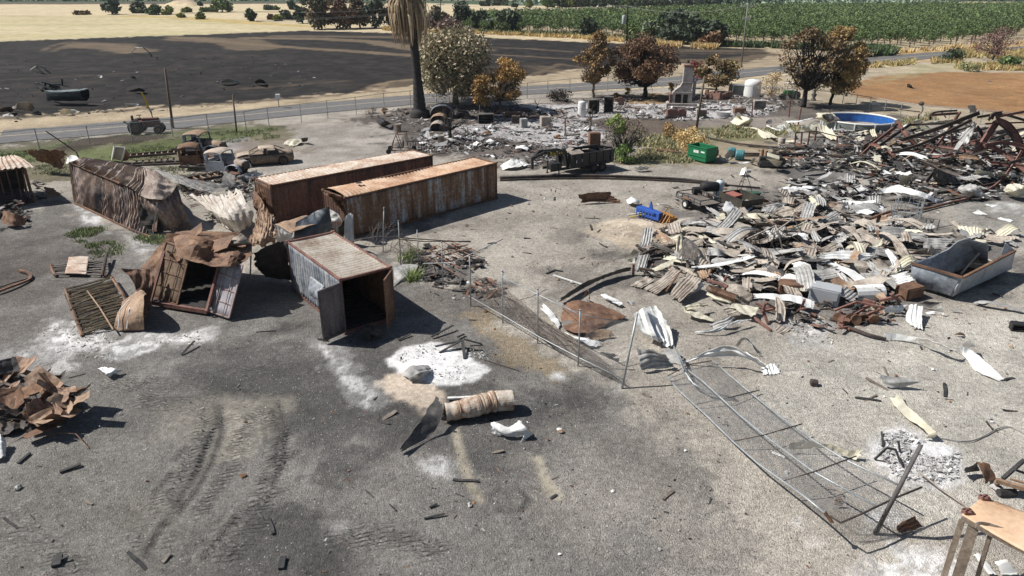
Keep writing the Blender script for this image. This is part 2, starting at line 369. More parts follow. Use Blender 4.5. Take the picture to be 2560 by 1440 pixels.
# dark foreground
zone([(-900,520),(0,520),(190,510),(330,590),(480,640),(720,700),(960,640),(1120,660),(1230,760),(1420,900),(1560,990),(1640,1090),(1700,1200),(1850,1330),(1900,1500),(2000,2200),(-2600,2200)],(.165,.157,.147),1.6,1.5,.9)
zone([(250,880),(700,840),(900,860),(1150,960),(1450,1000),(1500,1100),(1300,1180),(1000,1140),(800,1250),(820,1500),(450,1500),(700,1200),(640,960)],(.095,.091,.088),1.2,1.2,.8)
zone([(-400,560),(150,560),(330,610),(300,690),(150,690),(130,830),(-300,900)],(.15,.132,.12),.8,1.2,.6)
zone([(1010,700),(1150,690),(1260,800),(1100,820),(1000,780)],(.16,.14,.12),.8,1,.5)
zone([(1150,790),(1230,780),(1330,860),(1420,930),(1380,940),(1250,880)],(.32,.255,.17),.35,.6,.75)
zone([(1450,575),(1520,548),(1660,548),(1700,600),(1610,622),(1565,622)],(.52,.44,.34),.15,.25,.95,.2)
m=mask_of([(1500,560),(1650,555),(1690,600),(1600,612)],.5,1.0); paint(m*(n_md > .02),(.26,.21,.165),.6)
zone([(-300,1130),(380,1120),(520,1300),(500,1600),(-600,1600)],(.215,.205,.185),1.5,1.2,.7)
zone([(0,600),(140,640),(120,760),(-100,800)],(.12,.105,.095),1,.8,.6)
zone([(1400,1100),(1650,1070),(1700,1300),(1500,1400),(1350,1250)],(.30,.275,.24),1,1.2,.5)
zone([(1620,1300),(1900,1330),(1950,1500),(1600,1500)],(.33,.30,.265),1,1.5,.5)
zone([(1900,880),(2300,800),(2900,760),(2900,1350),(2250,1300),(1950,1080)],(.47,.445,.395),1.5,1.0,.75)
zone([(2350,500),(2900,520),(2900,620),(2600,640),(2350,560)],(.40,.385,.35),1.5,1.0,.6)
zone([(1350,470),(1650,470),(1500,540),(1300,640),(1150,640),(1250,540)],(.40,.365,.315),1.5,1.0,.6)
# ash
ASH=(.80,.79,.78)
ma=zone([(975,900),(1010,868),(1080,858),(1160,880),(1215,925),(1180,955),(1060,965),(1010,940)],ASH,.16,.22,1,.15); ZZ += ma*(.01+np.abs(n_hi)*.10)
zone([(950,955),(1010,935),(1070,965),(1105,985),(1070,1012),(990,1000)],(.62,.52,.42),.2,.35,.95,.2)
for P,a,nz in (([(85,850),(130,800),(200,815),(300,850),(520,820),(500,860),(300,900),(150,880)],.75,.9),([(0,880),(200,880),(250,930),(120,960),(0,900)],.35,1.2),([(380,840),(520,815),(540,850),(400,880)],.55,.6),
                 ([(770,850),(830,860),(870,900),(960,1000),(940,1040),(860,980),(800,900)],.5,.9),([(1000,1130),(1120,1140),(1130,1200),(1040,1190)],.5,.6),([(190,510),(260,540),(270,585),(210,560)],.7,.5),([(300,580),(400,620),(340,640)],.3,.5),
                 ([(2195,1070),(2260,1060),(2400,1120),(2415,1195),(2345,1225),(2240,1210),(2170,1140)],1.0,.3),([(2140,1285),(2230,1260),(2280,1300),(2160,1330)],.7,.5),([(2150,1370),(2350,1370),(2450,1410),(2500,1600),(2050,1600)],.6,1.2),([(2020,1340),(2080,1345),(2060,1375),(2010,1365)],.6,.3),
                 ([(1980,1290),(2015,1290),(2010,1320),(1980,1315)],.5,.2),([(1960,800),(2060,800),(2090,870),(1990,860)],.5,.6),([(1380,935),(1410,932),(1412,945),(1385,945)],.8,.12),([(1700,545),(1760,545),(1760,570),(1710,570)],.4,.5),
                 ([(820,1310),(870,1300),(880,1330),(830,1330)],.3,.4),([(2480,500),(2560,510),(2560,540),(2480,530)],.4,.5),([(1530,960),(1560,960),(1560,980),(1530,980)],.2,.3)):
    ma=mask_of(P,.35,nz*.7); paint(ma,(.50,.49,.48),a*.75,.4); paint(ma*sstep(-.03,.05,n_hi+.6*n_md),(.70,.695,.69),a,.4); ZZ += ma*(.01+np.abs(n_hi)*.14)
# dusty tracks scraped pale
DUST=(.285,.262,.222)
m=zone([(560,1010),(700,1010),(640,1130),(540,1150),(500,1100)],DUST,.35,.5,.75,.4)
zone([(400,1020),(520,1010),(530,1080),(440,1130),(380,1100)],DUST,.5,.6,.6,.5)
zone([(280,1230),(430,1220),(420,1290),(300,1300)],DUST,.5,.6,.35)
zone([(560,1090),(640,1085),(630,1150),(560,1150)],DUST,.2,.2,.6,.3)
line([(1135,1070),(1155,1150),(1175,1210),(1200,1250)],.14,(.36,.32,.25),.12,.15,.8,.2)
line([(1345,1150),(1365,1200),(1390,1240)],.16,(.36,.32,.25),.12,.15,.8,.2)
# tread marks: real ridges in the sheet plus a bump in the same places
for P,wd in (([(540,985),(530,1060),(480,1150),(430,1240),(380,1330)],.55),([(670,1000),(700,1080),(690,1160),(640,1260),(560,1380)],.5),([(300,960),(420,960),(560,950),(640,930)],.6),([(360,1000),(450,1010),(520,1000)],.6),
              ([(0,1290),(90,1360),(150,1420)],.5),([(820,1370),(960,1330),(1080,1380)],.5),([(640,990),(560,1190),(400,1400)],.4)):
    TRK=np.maximum(TRK,mask_of(P,.35,.5,'line',wd)*np.clip(.75+n_md*2.5,0,1))
for P in ([(530,1010),(535,1060),(500,1130),(470,1210),(410,1290),(350,1390)],[(545,1010),(548,1080),(520,1160),(480,1230),(420,1300)],[(690,1010),(706,1080),(700,1150),(680,1200)],[(675,1020),(690,1090),(680,1160)],[(1215,1240),(1240,1222),(1290,1225),(1312,1250),(1290,1275),(1240,1272)],[(455,1120),(430,1150)],[(420,1185),(375,1240)],[(585,1290),(500,1390)]):
    p=wpx(P); d=sdline(p,fx,fy)
    ZZ += np.exp(-(d/.09)**2)*.05-np.exp(-((d-.22)/.12)**2)*.03
    paint(np.exp(-((d-.06)/.10)**2)*.5,(.09,.083,.078))
# relief
yard=(fy < 150)
rd_far=[(LX,372),(0,331),(430,294),(860,250),(1320,217),(1673,197),(1834,178),(2137,151),(2338,133),(2560,118),(2900,92)]
rd_near=[(LX,420),(0,356),(430,322),(860,281),(1320,236),(1673,212),(1834,194),(2137,165),(2338,142),(2560,127),(2900,100)]
RP=np.concatenate([wpx(rd_far[1:]),wpx(rd_near[1:])[::-1]]); dr=sdpoly(RP,fx,fy)
damp=sstep(1.0,5,dr)*np.where(fy > 200,.3,1)
ZZ=ZZ+damp*(n_md*.05+n_lo*.10*sstep(60,120,fy)+n_hi*.022*(fy < 80))
m=mask_of([(130,372),(230,350),(440,336),(500,345),(380,362),(200,385)],1.5,.5); ZZ += m*.25
m=mask_of([(1665,47-14),(1770,30-14),(1900,33-14),(1890,40-14)],3,2) if False else mask_of([(420,14),(450,9),(490,12),(480,16)],4,1); ZZ += m*2.5
paint(m,(.45,.36,.25),.9)
rock=n_md*.55+n_lo*.5+n_hi*.3; GC *= np.clip(1+rock[:,None]*np.where(fy < 150,1.0,.35)[:,None],.45,1.6)
me=bpy.data.meshes.new('ground')
V=np.stack([fx,fy,ZZ],1)
me.vertices.add(len(V)); me.vertices.foreach_set('co',V.ravel())
ii=(np.arange(NR-1)[:,None]*NC+np.arange(NC-1)[None,:]).ravel()
Q=np.stack([ii,ii+1,ii+NC+1,ii+NC],1).astype(np.int32)
me.loops.add(Q.size); me.loops.foreach_set('vertex_index',Q.ravel()); me.polygons.add(len(Q))
me.polygons.foreach_set('loop_start',np.arange(0,Q.size,4,dtype=np.int32)); me.polygons.foreach_set('use_smooth',np.ones(len(Q),bool))
me.update(calc_edges=True)
ca=me.color_attributes.new('Col','FLOAT_COLOR','POINT'); ca.data.foreach_set('color',np.hstack([GC,PEB[:,None]]).ravel())
ta=me.attributes.new('trk','FLOAT','POINT'); ta.data.foreach_set('value',TRK)
ground=bpy.data.objects.new('ground',me); COL.objects.link(ground); tag(ground,kind='structure')
def gz(x,y):   # terrain height is small; good enough for placing
    return 0.0
def ground_mat():
    m=bpy.data.materials.new('ground'); m.use_nodes=True; t=m.node_tree; t.nodes.clear(); L=t.links.new
    out=N_(t,'ShaderNodeOutputMaterial'); b=N_(t,'ShaderNodeBsdfPrincipled'); L(b.outputs[0],out.inputs[0]); b.inputs['Roughness'].default_value=.95; b.inputs['Specular IOR Level'].default_value=.2
    a=N_(t,'ShaderNodeAttribute',attribute_name='Col'); tk=N_(t,'ShaderNodeAttribute',attribute_name='trk'); tc=N_(t,'ShaderNodeTexCoord'); P=tc.outputs['Object']
    vo=N_(t,'ShaderNodeTexVoronoi'); vo.inputs['Scale'].default_value=27; L(P,vo.inputs['Vector'])
    vo2=N_(t,'ShaderNodeTexVoronoi'); vo2.inputs['Scale'].default_value=60; L(P,vo2.inputs['Vector'])
    n1=N_(t,'ShaderNodeTexNoise'); n1.inputs['Scale'].default_value=4.5; n1.inputs['Detail'].default_value=9; n1.inputs['Roughness'].default_value=.72; L(P,n1.inputs['Vector'])
    n3=N_(t,'ShaderNodeTexNoise'); n3.inputs['Scale'].default_value=.33; n3.inputs['Detail'].default_value=8; n3.inputs['Roughness'].default_value=.7; L(P,n3.inputs['Vector'])
    def mth(op,x,y,z=None):
        n=N_(t,'ShaderNodeMath',operation=op)
        for i,q in enumerate((x,y,z)):
            if q is None: continue
            if isinstance(q,(int,float)): n.inputs[i].default_value=q
            else: L(q,n.inputs[i])
        return n.outputs[0]
    s1=N_(t,'ShaderNodeSeparateColor'); L(vo.outputs['Color'],s1.inputs[0]); s2=N_(t,'ShaderNodeSeparateColor'); L(vo2.outputs['Color'],s2.inputs[0])
    # stone to stone brightness
    v=mth('MULTIPLY_ADD',s1.outputs[0],.42,.79); v2=mth('MULTIPLY_ADD',s2.outputs[0],.6,.70)
    nn=mth('MULTIPLY_ADD',n1.outputs[0],1.7,.15); n3m=mth('MULTIPLY_ADD',n3.outputs[0],1.3,.35)
    peb=mth('MULTIPLY',mth('MULTIPLY',v,v2),1.0); peb=mth('SUBTRACT',peb,1.0); peb=mth('MULTIPLY_ADD',peb,a.outputs['Alpha'],1.0)
    f=mth('MULTIPLY',mth('MULTIPLY',peb,nn),n3m)
    mix=N_(t,'ShaderNodeVectorMath',operation='SCALE'); L(a.outputs['Color'],mix.inputs[0]); L(f,mix.inputs['Scale'])
    # odd pale and odd dark stones
    wh=mth('MULTIPLY',mth('GREATER_THAN',s1.outputs[1],.992),a.outputs['Alpha']); bk=mth('MULTIPLY',mth('LESS_THAN',s1.outputs[2],.02),a.outputs['Alpha'])
    m1=N_(t,'ShaderNodeMix',data_type='RGBA'); L(mth('MULTIPLY',wh,.5),m1.inputs[0]); L(mix.outputs[0],m1.inputs[6]); m1.inputs[7].default_value=(.62,.6,.57,1)
    m2=N_(t,'ShaderNodeMix',data_type='RGBA'); L(mth('MULTIPLY',bk,.6),m2.inputs[0]); L(m1.outputs[2],m2.inputs[6]); m2.inputs[7].default_value=(.03,.027,.025,1)
    L(m2.outputs[2],b.inputs['Base Color'])
    wv=N_(t,'ShaderNodeTexWave'); wv.inputs['Scale'].default_value=1.7; wv.inputs['Distortion'].default_value=9; wv.inputs['Detail'].default_value=3; wv.bands_direction='Y'; L(P,wv.inputs['Vector'])
    hb=mth('ADD',mth('MULTIPLY',mth('MULTIPLY',wv.outputs['Fac'],tk.outputs['Fac']),2.4),mth('ADD',mth('MULTIPLY',n1.outputs[0],1.2),mth('MULTIPLY',mth('MULTIPLY',mth('SUBTRACT',1.0,vo.outputs['Distance']),a.outputs['Alpha']),.5)))
    bp=N_(t,'ShaderNodeBump'); bp.inputs['Strength'].default_value=.85; bp.inputs['Distance'].default_value=.07; L(hb,bp.inputs['Height']); L(bp.outputs[0],b.inputs['Normal'])
    return m
me.materials.append(ground_mat())
# ---------------------------------------------------------------- road
A_,B_=wpx(rd_far),wpx(rd_near); mid=(A_+B_)/2
mid=np.array([(p[0],p[1],0) for p in mid[1:]]); mid=crom(mid,120)
tn=np.gradient(mid,axis=0); tn /= np.linalg.norm(tn,axis=1,keepdims=True); nr=np.stack([-tn[:,1],tn[:,0],tn[:,2]],1)
RW=3.6
def strip(mid,nr,o0,o1,z,mb=None,jit=0,rows=None):
    mb=mb or MB(); m=mid if rows is None else mid[rows]; n=nr if rows is None else nr[rows]
    js=np.array([fbm(m[:,0]/1.5,m[:,1]/1.5,o=3,s=k)*jit for k in (1,2)])
    P=np.stack([m+n*(o0+js[0])[:,None],m+n*(o1+js[1])[:,None]],1)
    P[...,2]=z; return mb.grid(P[:,::-1])
asph=M('asphalt',[(.085,.083,.085),(.13,.126,.125),(.18,.172,.165)],1.2,rough=.9,fine=40,mixf=.4,bump=.05,rnd=False)
mid2=crom(mid,600); nr2=crom(nr,600)
P=np.stack([mid2+nr2*(k+ (fbm(mid2[:,0]/1.2,mid2[:,1]/1.2,o=3,s=int(k+9))*.7 if abs(k) > 3 else 0*mid2[:,0]))[:,None] for k in (-RW,-1.8,0,1.8,RW)],1); P[...,2]=.05+.02*np.array([0,1,1.6,1,0])
tag(MB().grid(P[:,::-1]).build('road',asph,smooth=True),kind='structure')
yl=M('road_line_paint',[(.20,.17,.11),(.42,.36,.26),(.5,.45,.36)],2.5,rough=.8,rnd=False)
tag(strip(mid2,nr2,-.14,.14,.088).build('road_centre_line',yl),kind='structure')
# ---------------------------------------------------------------- vegetation
LEAF=M('leaf',[(1.25,1.25,1.25),(1.9,1.9,1.9)],3,rough=.8,bump=0,attr=True,mixf=.2)
BARK=M('bark',[(.10,.08,.065),(.2,.165,.13)],4,(1,1,.3),rough=.9,bump=.5)
BURNTBARK=M('burnt_bark',[(.012,.011,.011),(.05,.042,.038)],4,(1,1,.3),rough=.9,bump=.5)
PALEBARK=M('pale_bark',[(.12,.095,.075),(.30,.25,.2)],4,(1,1,.3),rough=.9,bump=.5)
def leaves(mb,C,rad,n,size,cols,rng,up=.0,flat=1.0,long=1.0):
    """n leaf-sized faces spread through an uneven clump; cols: list of albedos"""
    C=np.array(C,float); rad=np.array(rad if hasattr(rad,'__len__') else (rad,rad,rad*flat),float)
    d=rng.normal(size=(n,3)); d /= np.linalg.norm(d,axis=1,keepdims=True)
    r_=rng.random(n)**.45; P=C+d*r_[:,None]*rad
    a=rng.normal(size=(n,3)); a /= np.linalg.norm(a,axis=1,keepdims=True); a[:,2] += up; b=np.cross(a,rng.normal(size=(n,3))); b /= np.linalg.norm(b,axis=1,keepdims=True)
    s=size*(.55+.9*rng.random(n))[:,None]
    v=np.stack([P-a*s*long,P-b*s*.55,P+a*s*long,P+b*s*.55],1).reshape(-1,3)
    cols=np.array(cols); k=rng.integers(0,len(cols),n); c=cols[k]*(.75+.5*rng.random((n,1)))
    mb.add(v,[(4*i,4*i+1,4*i+2,4*i+3) for i in range(n)],np.repeat(c,4,0))
def limb(mb,p,q,r0,r1,rng,n=5,wob=.08,seg=6):
    p,q=np.array(p),np.array(q); L=np.linalg.norm(q-p); pts=[p+(q-p)*t+(rng.normal(size=3)*wob*L if 0 < t < 1 else 0) for t in np.linspace(0,1,n)]
    mb.tube(pts,list(np.linspace(r0,r1,n)),seg); return pts
def tree(name,label,base,top,width,cols,rng,nclump=22,per=110,leaf=.16,trunk=.3,tr=.18,bark=None,group=None,cat='tree',lean=0,shape=(1,1),bottom=.28,twig=0,droop=0,dens=1.0,cr=.42):
    """base/top: photo pixels of the foot and of the crown's top; width in photo pixels"""
    p0=at(*base); sc=scale_at(p0); H=max(.8,hgt(base,top)); W=width*sc/2*1.18
    t=thing(name,label,cat,tuple(p0),group=group,world=True)
    mt,ml=MB(),MB(); z0=H*bottom
    fork=p0+np.array([lean*H*.3,0,H*trunk*.9])
    limb(mt,p0-np.array([0,0,.1]),fork,tr,tr*.7,rng,5,.03,8)
    lobes=[(rng.random()*6.283,.35+.65*rng.random()**.5,(q+rng.random())/7) for q in range(7)]
    for i in range(nclump):
        a_,b_,z_=lobes[rng.integers(0,7)]; th=a_+rng.normal()*.42; k=min(1.05,abs(b_+rng.normal()*.2)); zz=min(1,max(0,z_+rng.normal()*.10))
        if i % 5 == 0: th=rng.random()*6.283; k=rng.random()**.6; zz=rng.random()
        prof=math.sin(math.pi*min(.96,.12+.86*zz))**.6
        c=np.array([p0[0]+lean*H*.6+math.cos(th)*W*k*.82*prof*shape[0],p0[1]+math.sin(th)*W*k*.82*prof*shape[1],z0+(H-z0)*(.1+.8*zz)])
        rr=W*cr*(.6+.7*rng.random())
        pts=limb(mt,fork,c,tr*.42,tr*.07,rng,5,.07,5)
        for _ in range(twig):
            q=c+rng.normal(size=3)*rr*.8; limb(mt,pts[rng.integers(2,5)],q,tr*.10,tr*.03,rng,3,.1,4)
        bright=.72+.55*rng.random()
        n=int(per*dens)
        if n:
            leaves(ml,c,(rr,rr,rr*(.75+droop)),n,leaf,np.array(cols)*bright,rng,long=1.0+droop)
    mt.build('trunk',bark or BARK,t,smooth=True)
    if ml.n: ml.build('crown',LEAF,t)
    return t
rng=np.random.default_rng(7)
DG=[(.022,.032,.020),(.035,.05,.028),(.05,.066,.035)]; GG=[(.05,.085,.03),(.08,.12,.04),(.11,.15,.05)]; YG=[(.13,.15,.035),(.18,.20,.05),(.10,.12,.04)]
GREYG=[(.08,.10,.065),(.12,.14,.10),(.06,.08,.05)]; EUC=[(.27,.225,.15),(.33,.28,.195),(.20,.175,.11),(.13,.14,.08),(.40,.35,.26)]
BRN=[(.22,.13,.05),(.28,.17,.065),(.16,.095,.04)]; RED=[(.13,.07,.04),(.16,.09,.055),(.09,.055,.035)]; OCH=[(.26,.16,.055),(.34,.22,.085),(.19,.115,.045)]
DBR=[(.12,.08,.04),(.18,.115,.05),(.08,.06,.035)]; TAN=[(.42,.32,.19),(.33,.25,.14)]; CRIM=[(.22,.03,.05),(.14,.05,.04)]; BLK=[(.03,.025,.02),(.06,.05,.04)]
far_trees=[  # base, top, width, colours, label
 ((283,36),(283,-2),38,DG,'dark rounded tree in the stubble, leftmost tree of the far field'),((346,33),(346,3),38,DG,'dark bushy tree second from the left in the far stubble field'),
 ((388,37),(388,12),36,[GG[0],DG[2]],'olive green tree beside the second dark tree of the far field'),((420,37),(420,20),26,YG,'yellow-green bush touching the olive tree in the far field'),
 ((465,31),(465,21),22,YG,'small yellow-green bush on the far field boundary'),((507,30),(507,20),14,GG,'tiny green bush left of the bright round far tree'),((530,30),(530,21),22,GREYG,'grey-green bush just left of the bright round far tree'),
 ((557,30),(557,1),46,[GG[1],GG[2],YG[0]],'bright green spreading tree in the middle of the far field'),((503,48),(503,35),24,YG,'lone yellow-green bush inside the tan far field'),
 ((452,44),(452,36),16,YG,'low yellow bush at the dry grass line'),((633,53),(633,17),22,DG,'narrow dark tree standing alone in the tan field'),((500,15),(500,7),13,DG,'dark bush on the farthest field edge by the earth mound'),
 ((674,25),(674,15),20,GREYG,'grey bush on the far boundary right of the bright tree'),((690,25),(690,17),12,YG,'small yellow bush on the far boundary'),((731,24),(731,5),20,DG,'dark slim tree on the far boundary'),((742,25),(742,15),13,DG,'low dark bush beside the slim far boundary tree'),
 ((718,49),(718,27),30,DG,'dark round bush left of the scorched tree row'),((695,52),(695,41),20,YG,'yellow bush next to the dark round bush'),((676,49),(676,36),9,DBR,'thin scraggly bush in the tan field'),
 ((205,37),(205,31),30,DBR,'low dead brush at the left of the far field'),
 ((757,58),(757,22),34,DG,'dark green tree at the left end of the scorched row'),((805,73),(800,-8),66,[DG[2],DBR[0],DBR[2]],'scorched tree with a bare dark trunk, left in the row behind the burnt field'),
 ((850,72),(850,-10),66,RED,'red-brown scorched tree in the row behind the burnt field'),((900,70),(900,-8),56,[DBR[2],RED[2],DBR[0]],'brown scorched tree right of the red-brown one'),
 ((940,70),(940,-10),60,DG,'dark green surviving tree in the scorched row'),((985,70),(985,-4),52,[DG[1],DBR[2]],'dark patchy tree left of the palm'),((1012,68),(1012,12),40,[DG[0],DG[2]],'dark tree behind the palm'),
 ((780,20),(782,-14),40,DG,'tall dark tree behind the left end of the scorched row'),((1095,75),(1090,16),44,[GREYG[1],DBR[0]],'greyish half-bare tree right of the palm'),((1120,80),(1120,50),48,[(.15,.10,.09),(.2,.14,.12)],'pinkish dry bush behind the eucalyptus'),
 ((1072,76),(1072,48),34,[(.13,.09,.08),(.17,.12,.1)],'pinkish dry bush between the palm and the utility pole'),((1157,76),(1157,5),58,DG,'big dark green tree at the left end of the orchard hedge'),((1197,76),(1197,30),42,[GREYG[0],DG[2]],'grey-green tree right of the big dark hedge tree'),
 ((1222,79),(1222,50),28,GREYG,'grey shrub in the orchard hedge'),((1246,81),(1246,55),28,YG,'yellow-green shrub in the orchard hedge'),((1270,83),(1270,29),60,[DG[0],DG[1],DG[2]],'broad dark tree in the middle of the orchard hedge'),
 ((1465,91),(1465,47),54,DG,'round dark tree in front of the orchard rows'),((1590,92),(1590,62),46,[YG[2],GG[2]],'yellow-green tree behind the transformer pole'),((1625,96),(1625,50),50,[GREYG[1],GG[2]],'pale green willow left of the dark clump'),
 ((1660,100),(1660,45),50,[GREYG[0],DG[2],GG[0]],'grey-green tree in the dark clump by the orchard'),((1700,108),(1700,34),92,DG,'largest dark tree of the clump by the orchard'),((1692,70),(1690,27),70,[GREYG[1],GG[1]],'pale willow top behind the largest dark tree'),
 ((1780,113),(1785,42),58,DG,'dark tree at the right end of the clump by the orchard'),((1775,116),(1770,78),50,[RED[1],DBR[0]],'rust-brown scorched bush at the foot of the dark clump'),((1740,112),(1738,66),36,DG,'dark bush filling the gap of the dark clump'),
 ((1215,15),(1215,3),26,DG,'dark tree on the far boundary behind the utility pole'),((1245,14),(1240,-6),46,DG,'dark blue-green tree far behind the orchard hedge'),((1288,18),(1288,10),14,DG,'small dark bush at the far tan field edge'),((1322,19),(1322,0),18,YG,'yellow-green tree alone at the far tan field edge'),
]
for i,x in enumerate(range(1370,1960,24)):
    far_trees.append(((x,18-(x > 1700)*4),(x,-3-3*(i % 3)),34,[YG,GG,DG,DG][0 if i == 2 else 1 if i in (0,8) else 2],None))
for i,(b,tp,wd,cl,lb) in enumerate(far_trees):
    far_=at(*b)[1] > 260
    g=None
    if lb is None: lb='dark tree in the hedgerow on the horizon beyond the tan field'; g='hedgerow trees on the horizon'
    tree('far_tree',lb,b,tp,wd,cl,rng,nclump=11 if far_ else 18,per=50 if far_ else 90,leaf=.75 if far_ else .5,trunk=.22,tr=.3,bottom=.06,cr=.5,group=g or 'trees beyond the burnt field')
# --- orchard
def orch(n,lf,seg):
    mt,ml=MB(),MB()
    limb(mt,(0,0,-.1),(0,0,.9),.13,.11,rng,4,.03,seg)
    for k in range(5):
        th=k*1.26+rng.random(); c=np.array([math.cos(th)*.9,math.sin(th)*.9,1.9+rng.random()*.7]); limb(mt,(0,0,.85),c,.06,.02,rng,3,.06,4)
        leaves(ml,c,(.95,.95,.8),n,lf,np.array(GG)*(.55+.5*rng.random()),rng)
    leaves(ml,(0,0,2.9),(1.0,1.0,.75),n,lf,np.array(GG)*.95,rng)
    return mt,ml
protos=[]
for k in range(4):
    t=thing('orchard_tree','small leafy green orchard tree in straight rows beyond the road','tree',(0,0,0),group='orchard trees in rows',world=True)
    a,b=orch(75,.19,6); a.build('trunk',BARK,t); b.build('crown',LEAF,t,loc=None); protos.append(t)
OP=wpx([(1150,84),(1300,86),(1480,92),(1620,96),(1831,112),(2000,118),(2170,122),(2250,123),(2338,119),(2422,110),(2560,92),(2760,70),(3300,16),(2560,20),(1900,24),(1500,36),(1150,45)])
bx=np.array([math.cos(.16),math.sin(.16)]); by=np.array([-bx[1],bx[0]])
pos=[]
for i in range(-60,120):
    for j in range(-60,120):
        p=np.array([50.,176.])+bx*i*4.6+by*(j*4.6+(i % 2)*.3)
        if 100 < p[1] < 420 and -60 < p[0] < 330 and abs(p[0]) < p[1]*.80: pos.append(p)
pos=np.array(pos); ins=sdpoly(OP,pos[:,0],pos[:,1]) < 0; pos=pos[ins]; pos=pos[np.argsort(pos[:,1])]
print('orchard',len(pos))
for i,p in enumerate(pos[:300]):
    o=protos[i] if i < 4 else copy_tree(protos[i % 4]); j=rng.normal(size=2)*.18
    o.location=(p[0]+j[0],p[1]+j[1],0); o.rotation_euler.z=rng.random()*6.28; s=.88+.3*rng.random(); o.scale=(s,s,s*.98)
ml=MB(); rest=pos[300:]
for p in rest:
    s=.9+.3*rng.random(); n=85
    leaves(ml,(p[0],p[1],2.2),(1.9*s,1.9*s,1.15*s),n,.34,np.array(GG)*(.6+.5*rng.random()),rng)
tag(ml.build('orchard_rows',LEAF),'dense green canopy of the farther orchard rows','orchard',kind='stuff')
# far orchards reading as one mass
for nm,poly,cols,lb,sp in (('far_orchard',[(-900,5),(1000,3),(1260,2),(1260,-12),(-900,-14)],[(.035,.06,.035),(.05,.085,.045)],'dark green orchard rows along the left horizon',5.5),
                     ('olive_grove',[(1290,14),(1700,13),(1900,17),(2280,13),(2400,5),(1900,6),(1290,3)],[(.13,.17,.12),(.17,.21,.15)],'pale grey-green olive grove beyond the orchard',5.0),
                     ('far_woodland',[(1900,4),(2760,4),(2760,-8),(1900,-6)],DG,'dark woodland line on the right horizon',6)):
    W=wpx(poly); x0,x1,y0,y1=W[:,0].min(),W[:,0].max(),W[:,1].min(),W[:,1].max()
    gx,gy=np.meshgrid(np.arange(x0,x1,sp),np.arange(y0,y1,sp)); gx,gy=gx.ravel()+rng.normal(size=gx.size)*.4,gy.ravel()+rng.normal(size=gx.size)*.4
    k=(sdpoly(W,gx,gy) < 0) & (np.abs(gx) < gy*.85); ml=MB()
    for x,y in zip(gx[k][:9000],gy[k][:9000]):
        leaves(ml,(x,y,1.8),(2.3,2.3,1.7),12,1.1,np.array(cols)*(.7+.5*rng.random()),rng)
    tag(ml.build(nm,LEAF),lb,'grove',kind='stuff')
# --- grasses and low growth (uncountable)
def grass(nm,label,cat,areas,n,h,cols,wd=.05,clump=1,world=False):
    ml=MB()
    for P,share in areas:
        W=wpx(P); x0,x1,y0,y1=W[:,0].min(),W[:,0].max(),W[:,1].min(),W[:,1].max(); k=int(n*share); got=0
        xs=x0+(x1-x0)*rng.random(k*4); yy=y0+(y1-y0)*rng.random(k*4); ok=(sdpoly(W,xs,yy) < 0) & (fbm(xs/1.3,yy/1.3,o=3,s=77) > -.06); xs,yy=xs[ok][:k],yy[ok][:k]
        m=len(xs)*clump; X=np.repeat(xs,clump)+rng.normal(size=m)*.14; Y=np.repeat(yy,clump)+rng.normal(size=m)*.14
        hh=h*(.5+rng.random(m)); a=rng.random(m)*6.28; ca,sa=np.cos(a)*wd,np.sin(a)*wd; lx,ly=rng.normal(size=m)*hh*.45,rng.normal(size=m)*hh*.45
        v=np.stack([np.stack([X-ca,Y-sa,0*X],1),np.stack([X+ca,Y+sa,0*X],1),np.stack([X+lx,Y+ly,hh],1)],1).reshape(-1,3)
        c=np.array(cols)[rng.integers(0,len(cols),m)]*(.7+.6*rng.random((m,1)))
        if m: ml.add(v,[(3*i,3*i+1,3*i+2) for i in range(m)],np.repeat(c,3,0))
    return tag(ml.build(nm,LEAF),label,cat,kind='stuff')
GW=[(.13,.165,.07),(.17,.20,.09),(.20,.20,.11),(.11,.14,.06)]
grass('weeds','patches of low green weeds around the left containers and fence','weeds',[([(148,600),(190,575),(250,568),(290,590),(285,612),(200,606)],.13),([(340,590),(412,590),(412,612),(350,606)],.07),([(215,612),(240,605),(250,620),(225,622)],.02),
    ([(225,632),(310,612),(300,640),(240,645)],.03),([(0,380),(100,368),(170,352),(190,365),(110,400),(0,420)],.13),([(240,392),(330,360),(440,345),(580,325),(690,320),(700,345),(560,360),(430,392),(330,402)],.42),([(90,415),(160,410),(180,440),(80,435)],.04),
    ([(400,420),(480,410),(520,470),(420,470)],.1),([(560,505),(600,505),(600,540),(520,540)],.04),([(1003,650),(1050,650),(1050,705),(1020,705)],.05)],4600,.13,GW,.03,3)
grass('tall_weed','tall pale green weed growing beside the open container','weeds',[([(1015,680),(1045,675),(1048,700),(1018,705)],.6),([(1000,640),(1040,636),(1035,655),(1005,655)],.4)],26,.55,[(.16,.22,.08),(.22,.26,.1)],.03,12)
grass('dry_grass','strip of tall golden dry grass at the orchard edge','dry grass',[([(1130,82),(1480,99),(1560,106),(1560,96),(1480,91),(1130,76)],.5),([(1630,117),(1700,121),(1702,110),(1640,106)],.14),([(1728,122),(1790,124),(1790,115),(1730,113)],.12),([(960,77),(990,77),(990,72),(960,72)],.04),([(1068,82),(1104,83),(1104,78),(1068,77)],.05),
    ([(2235,134),(2338,128),(2560,110),(2560,106),(2338,122),(2235,130)],.12)],3400,.8,[(.40,.30,.14),(.48,.37,.19),(.33,.25,.12)],.16,5)
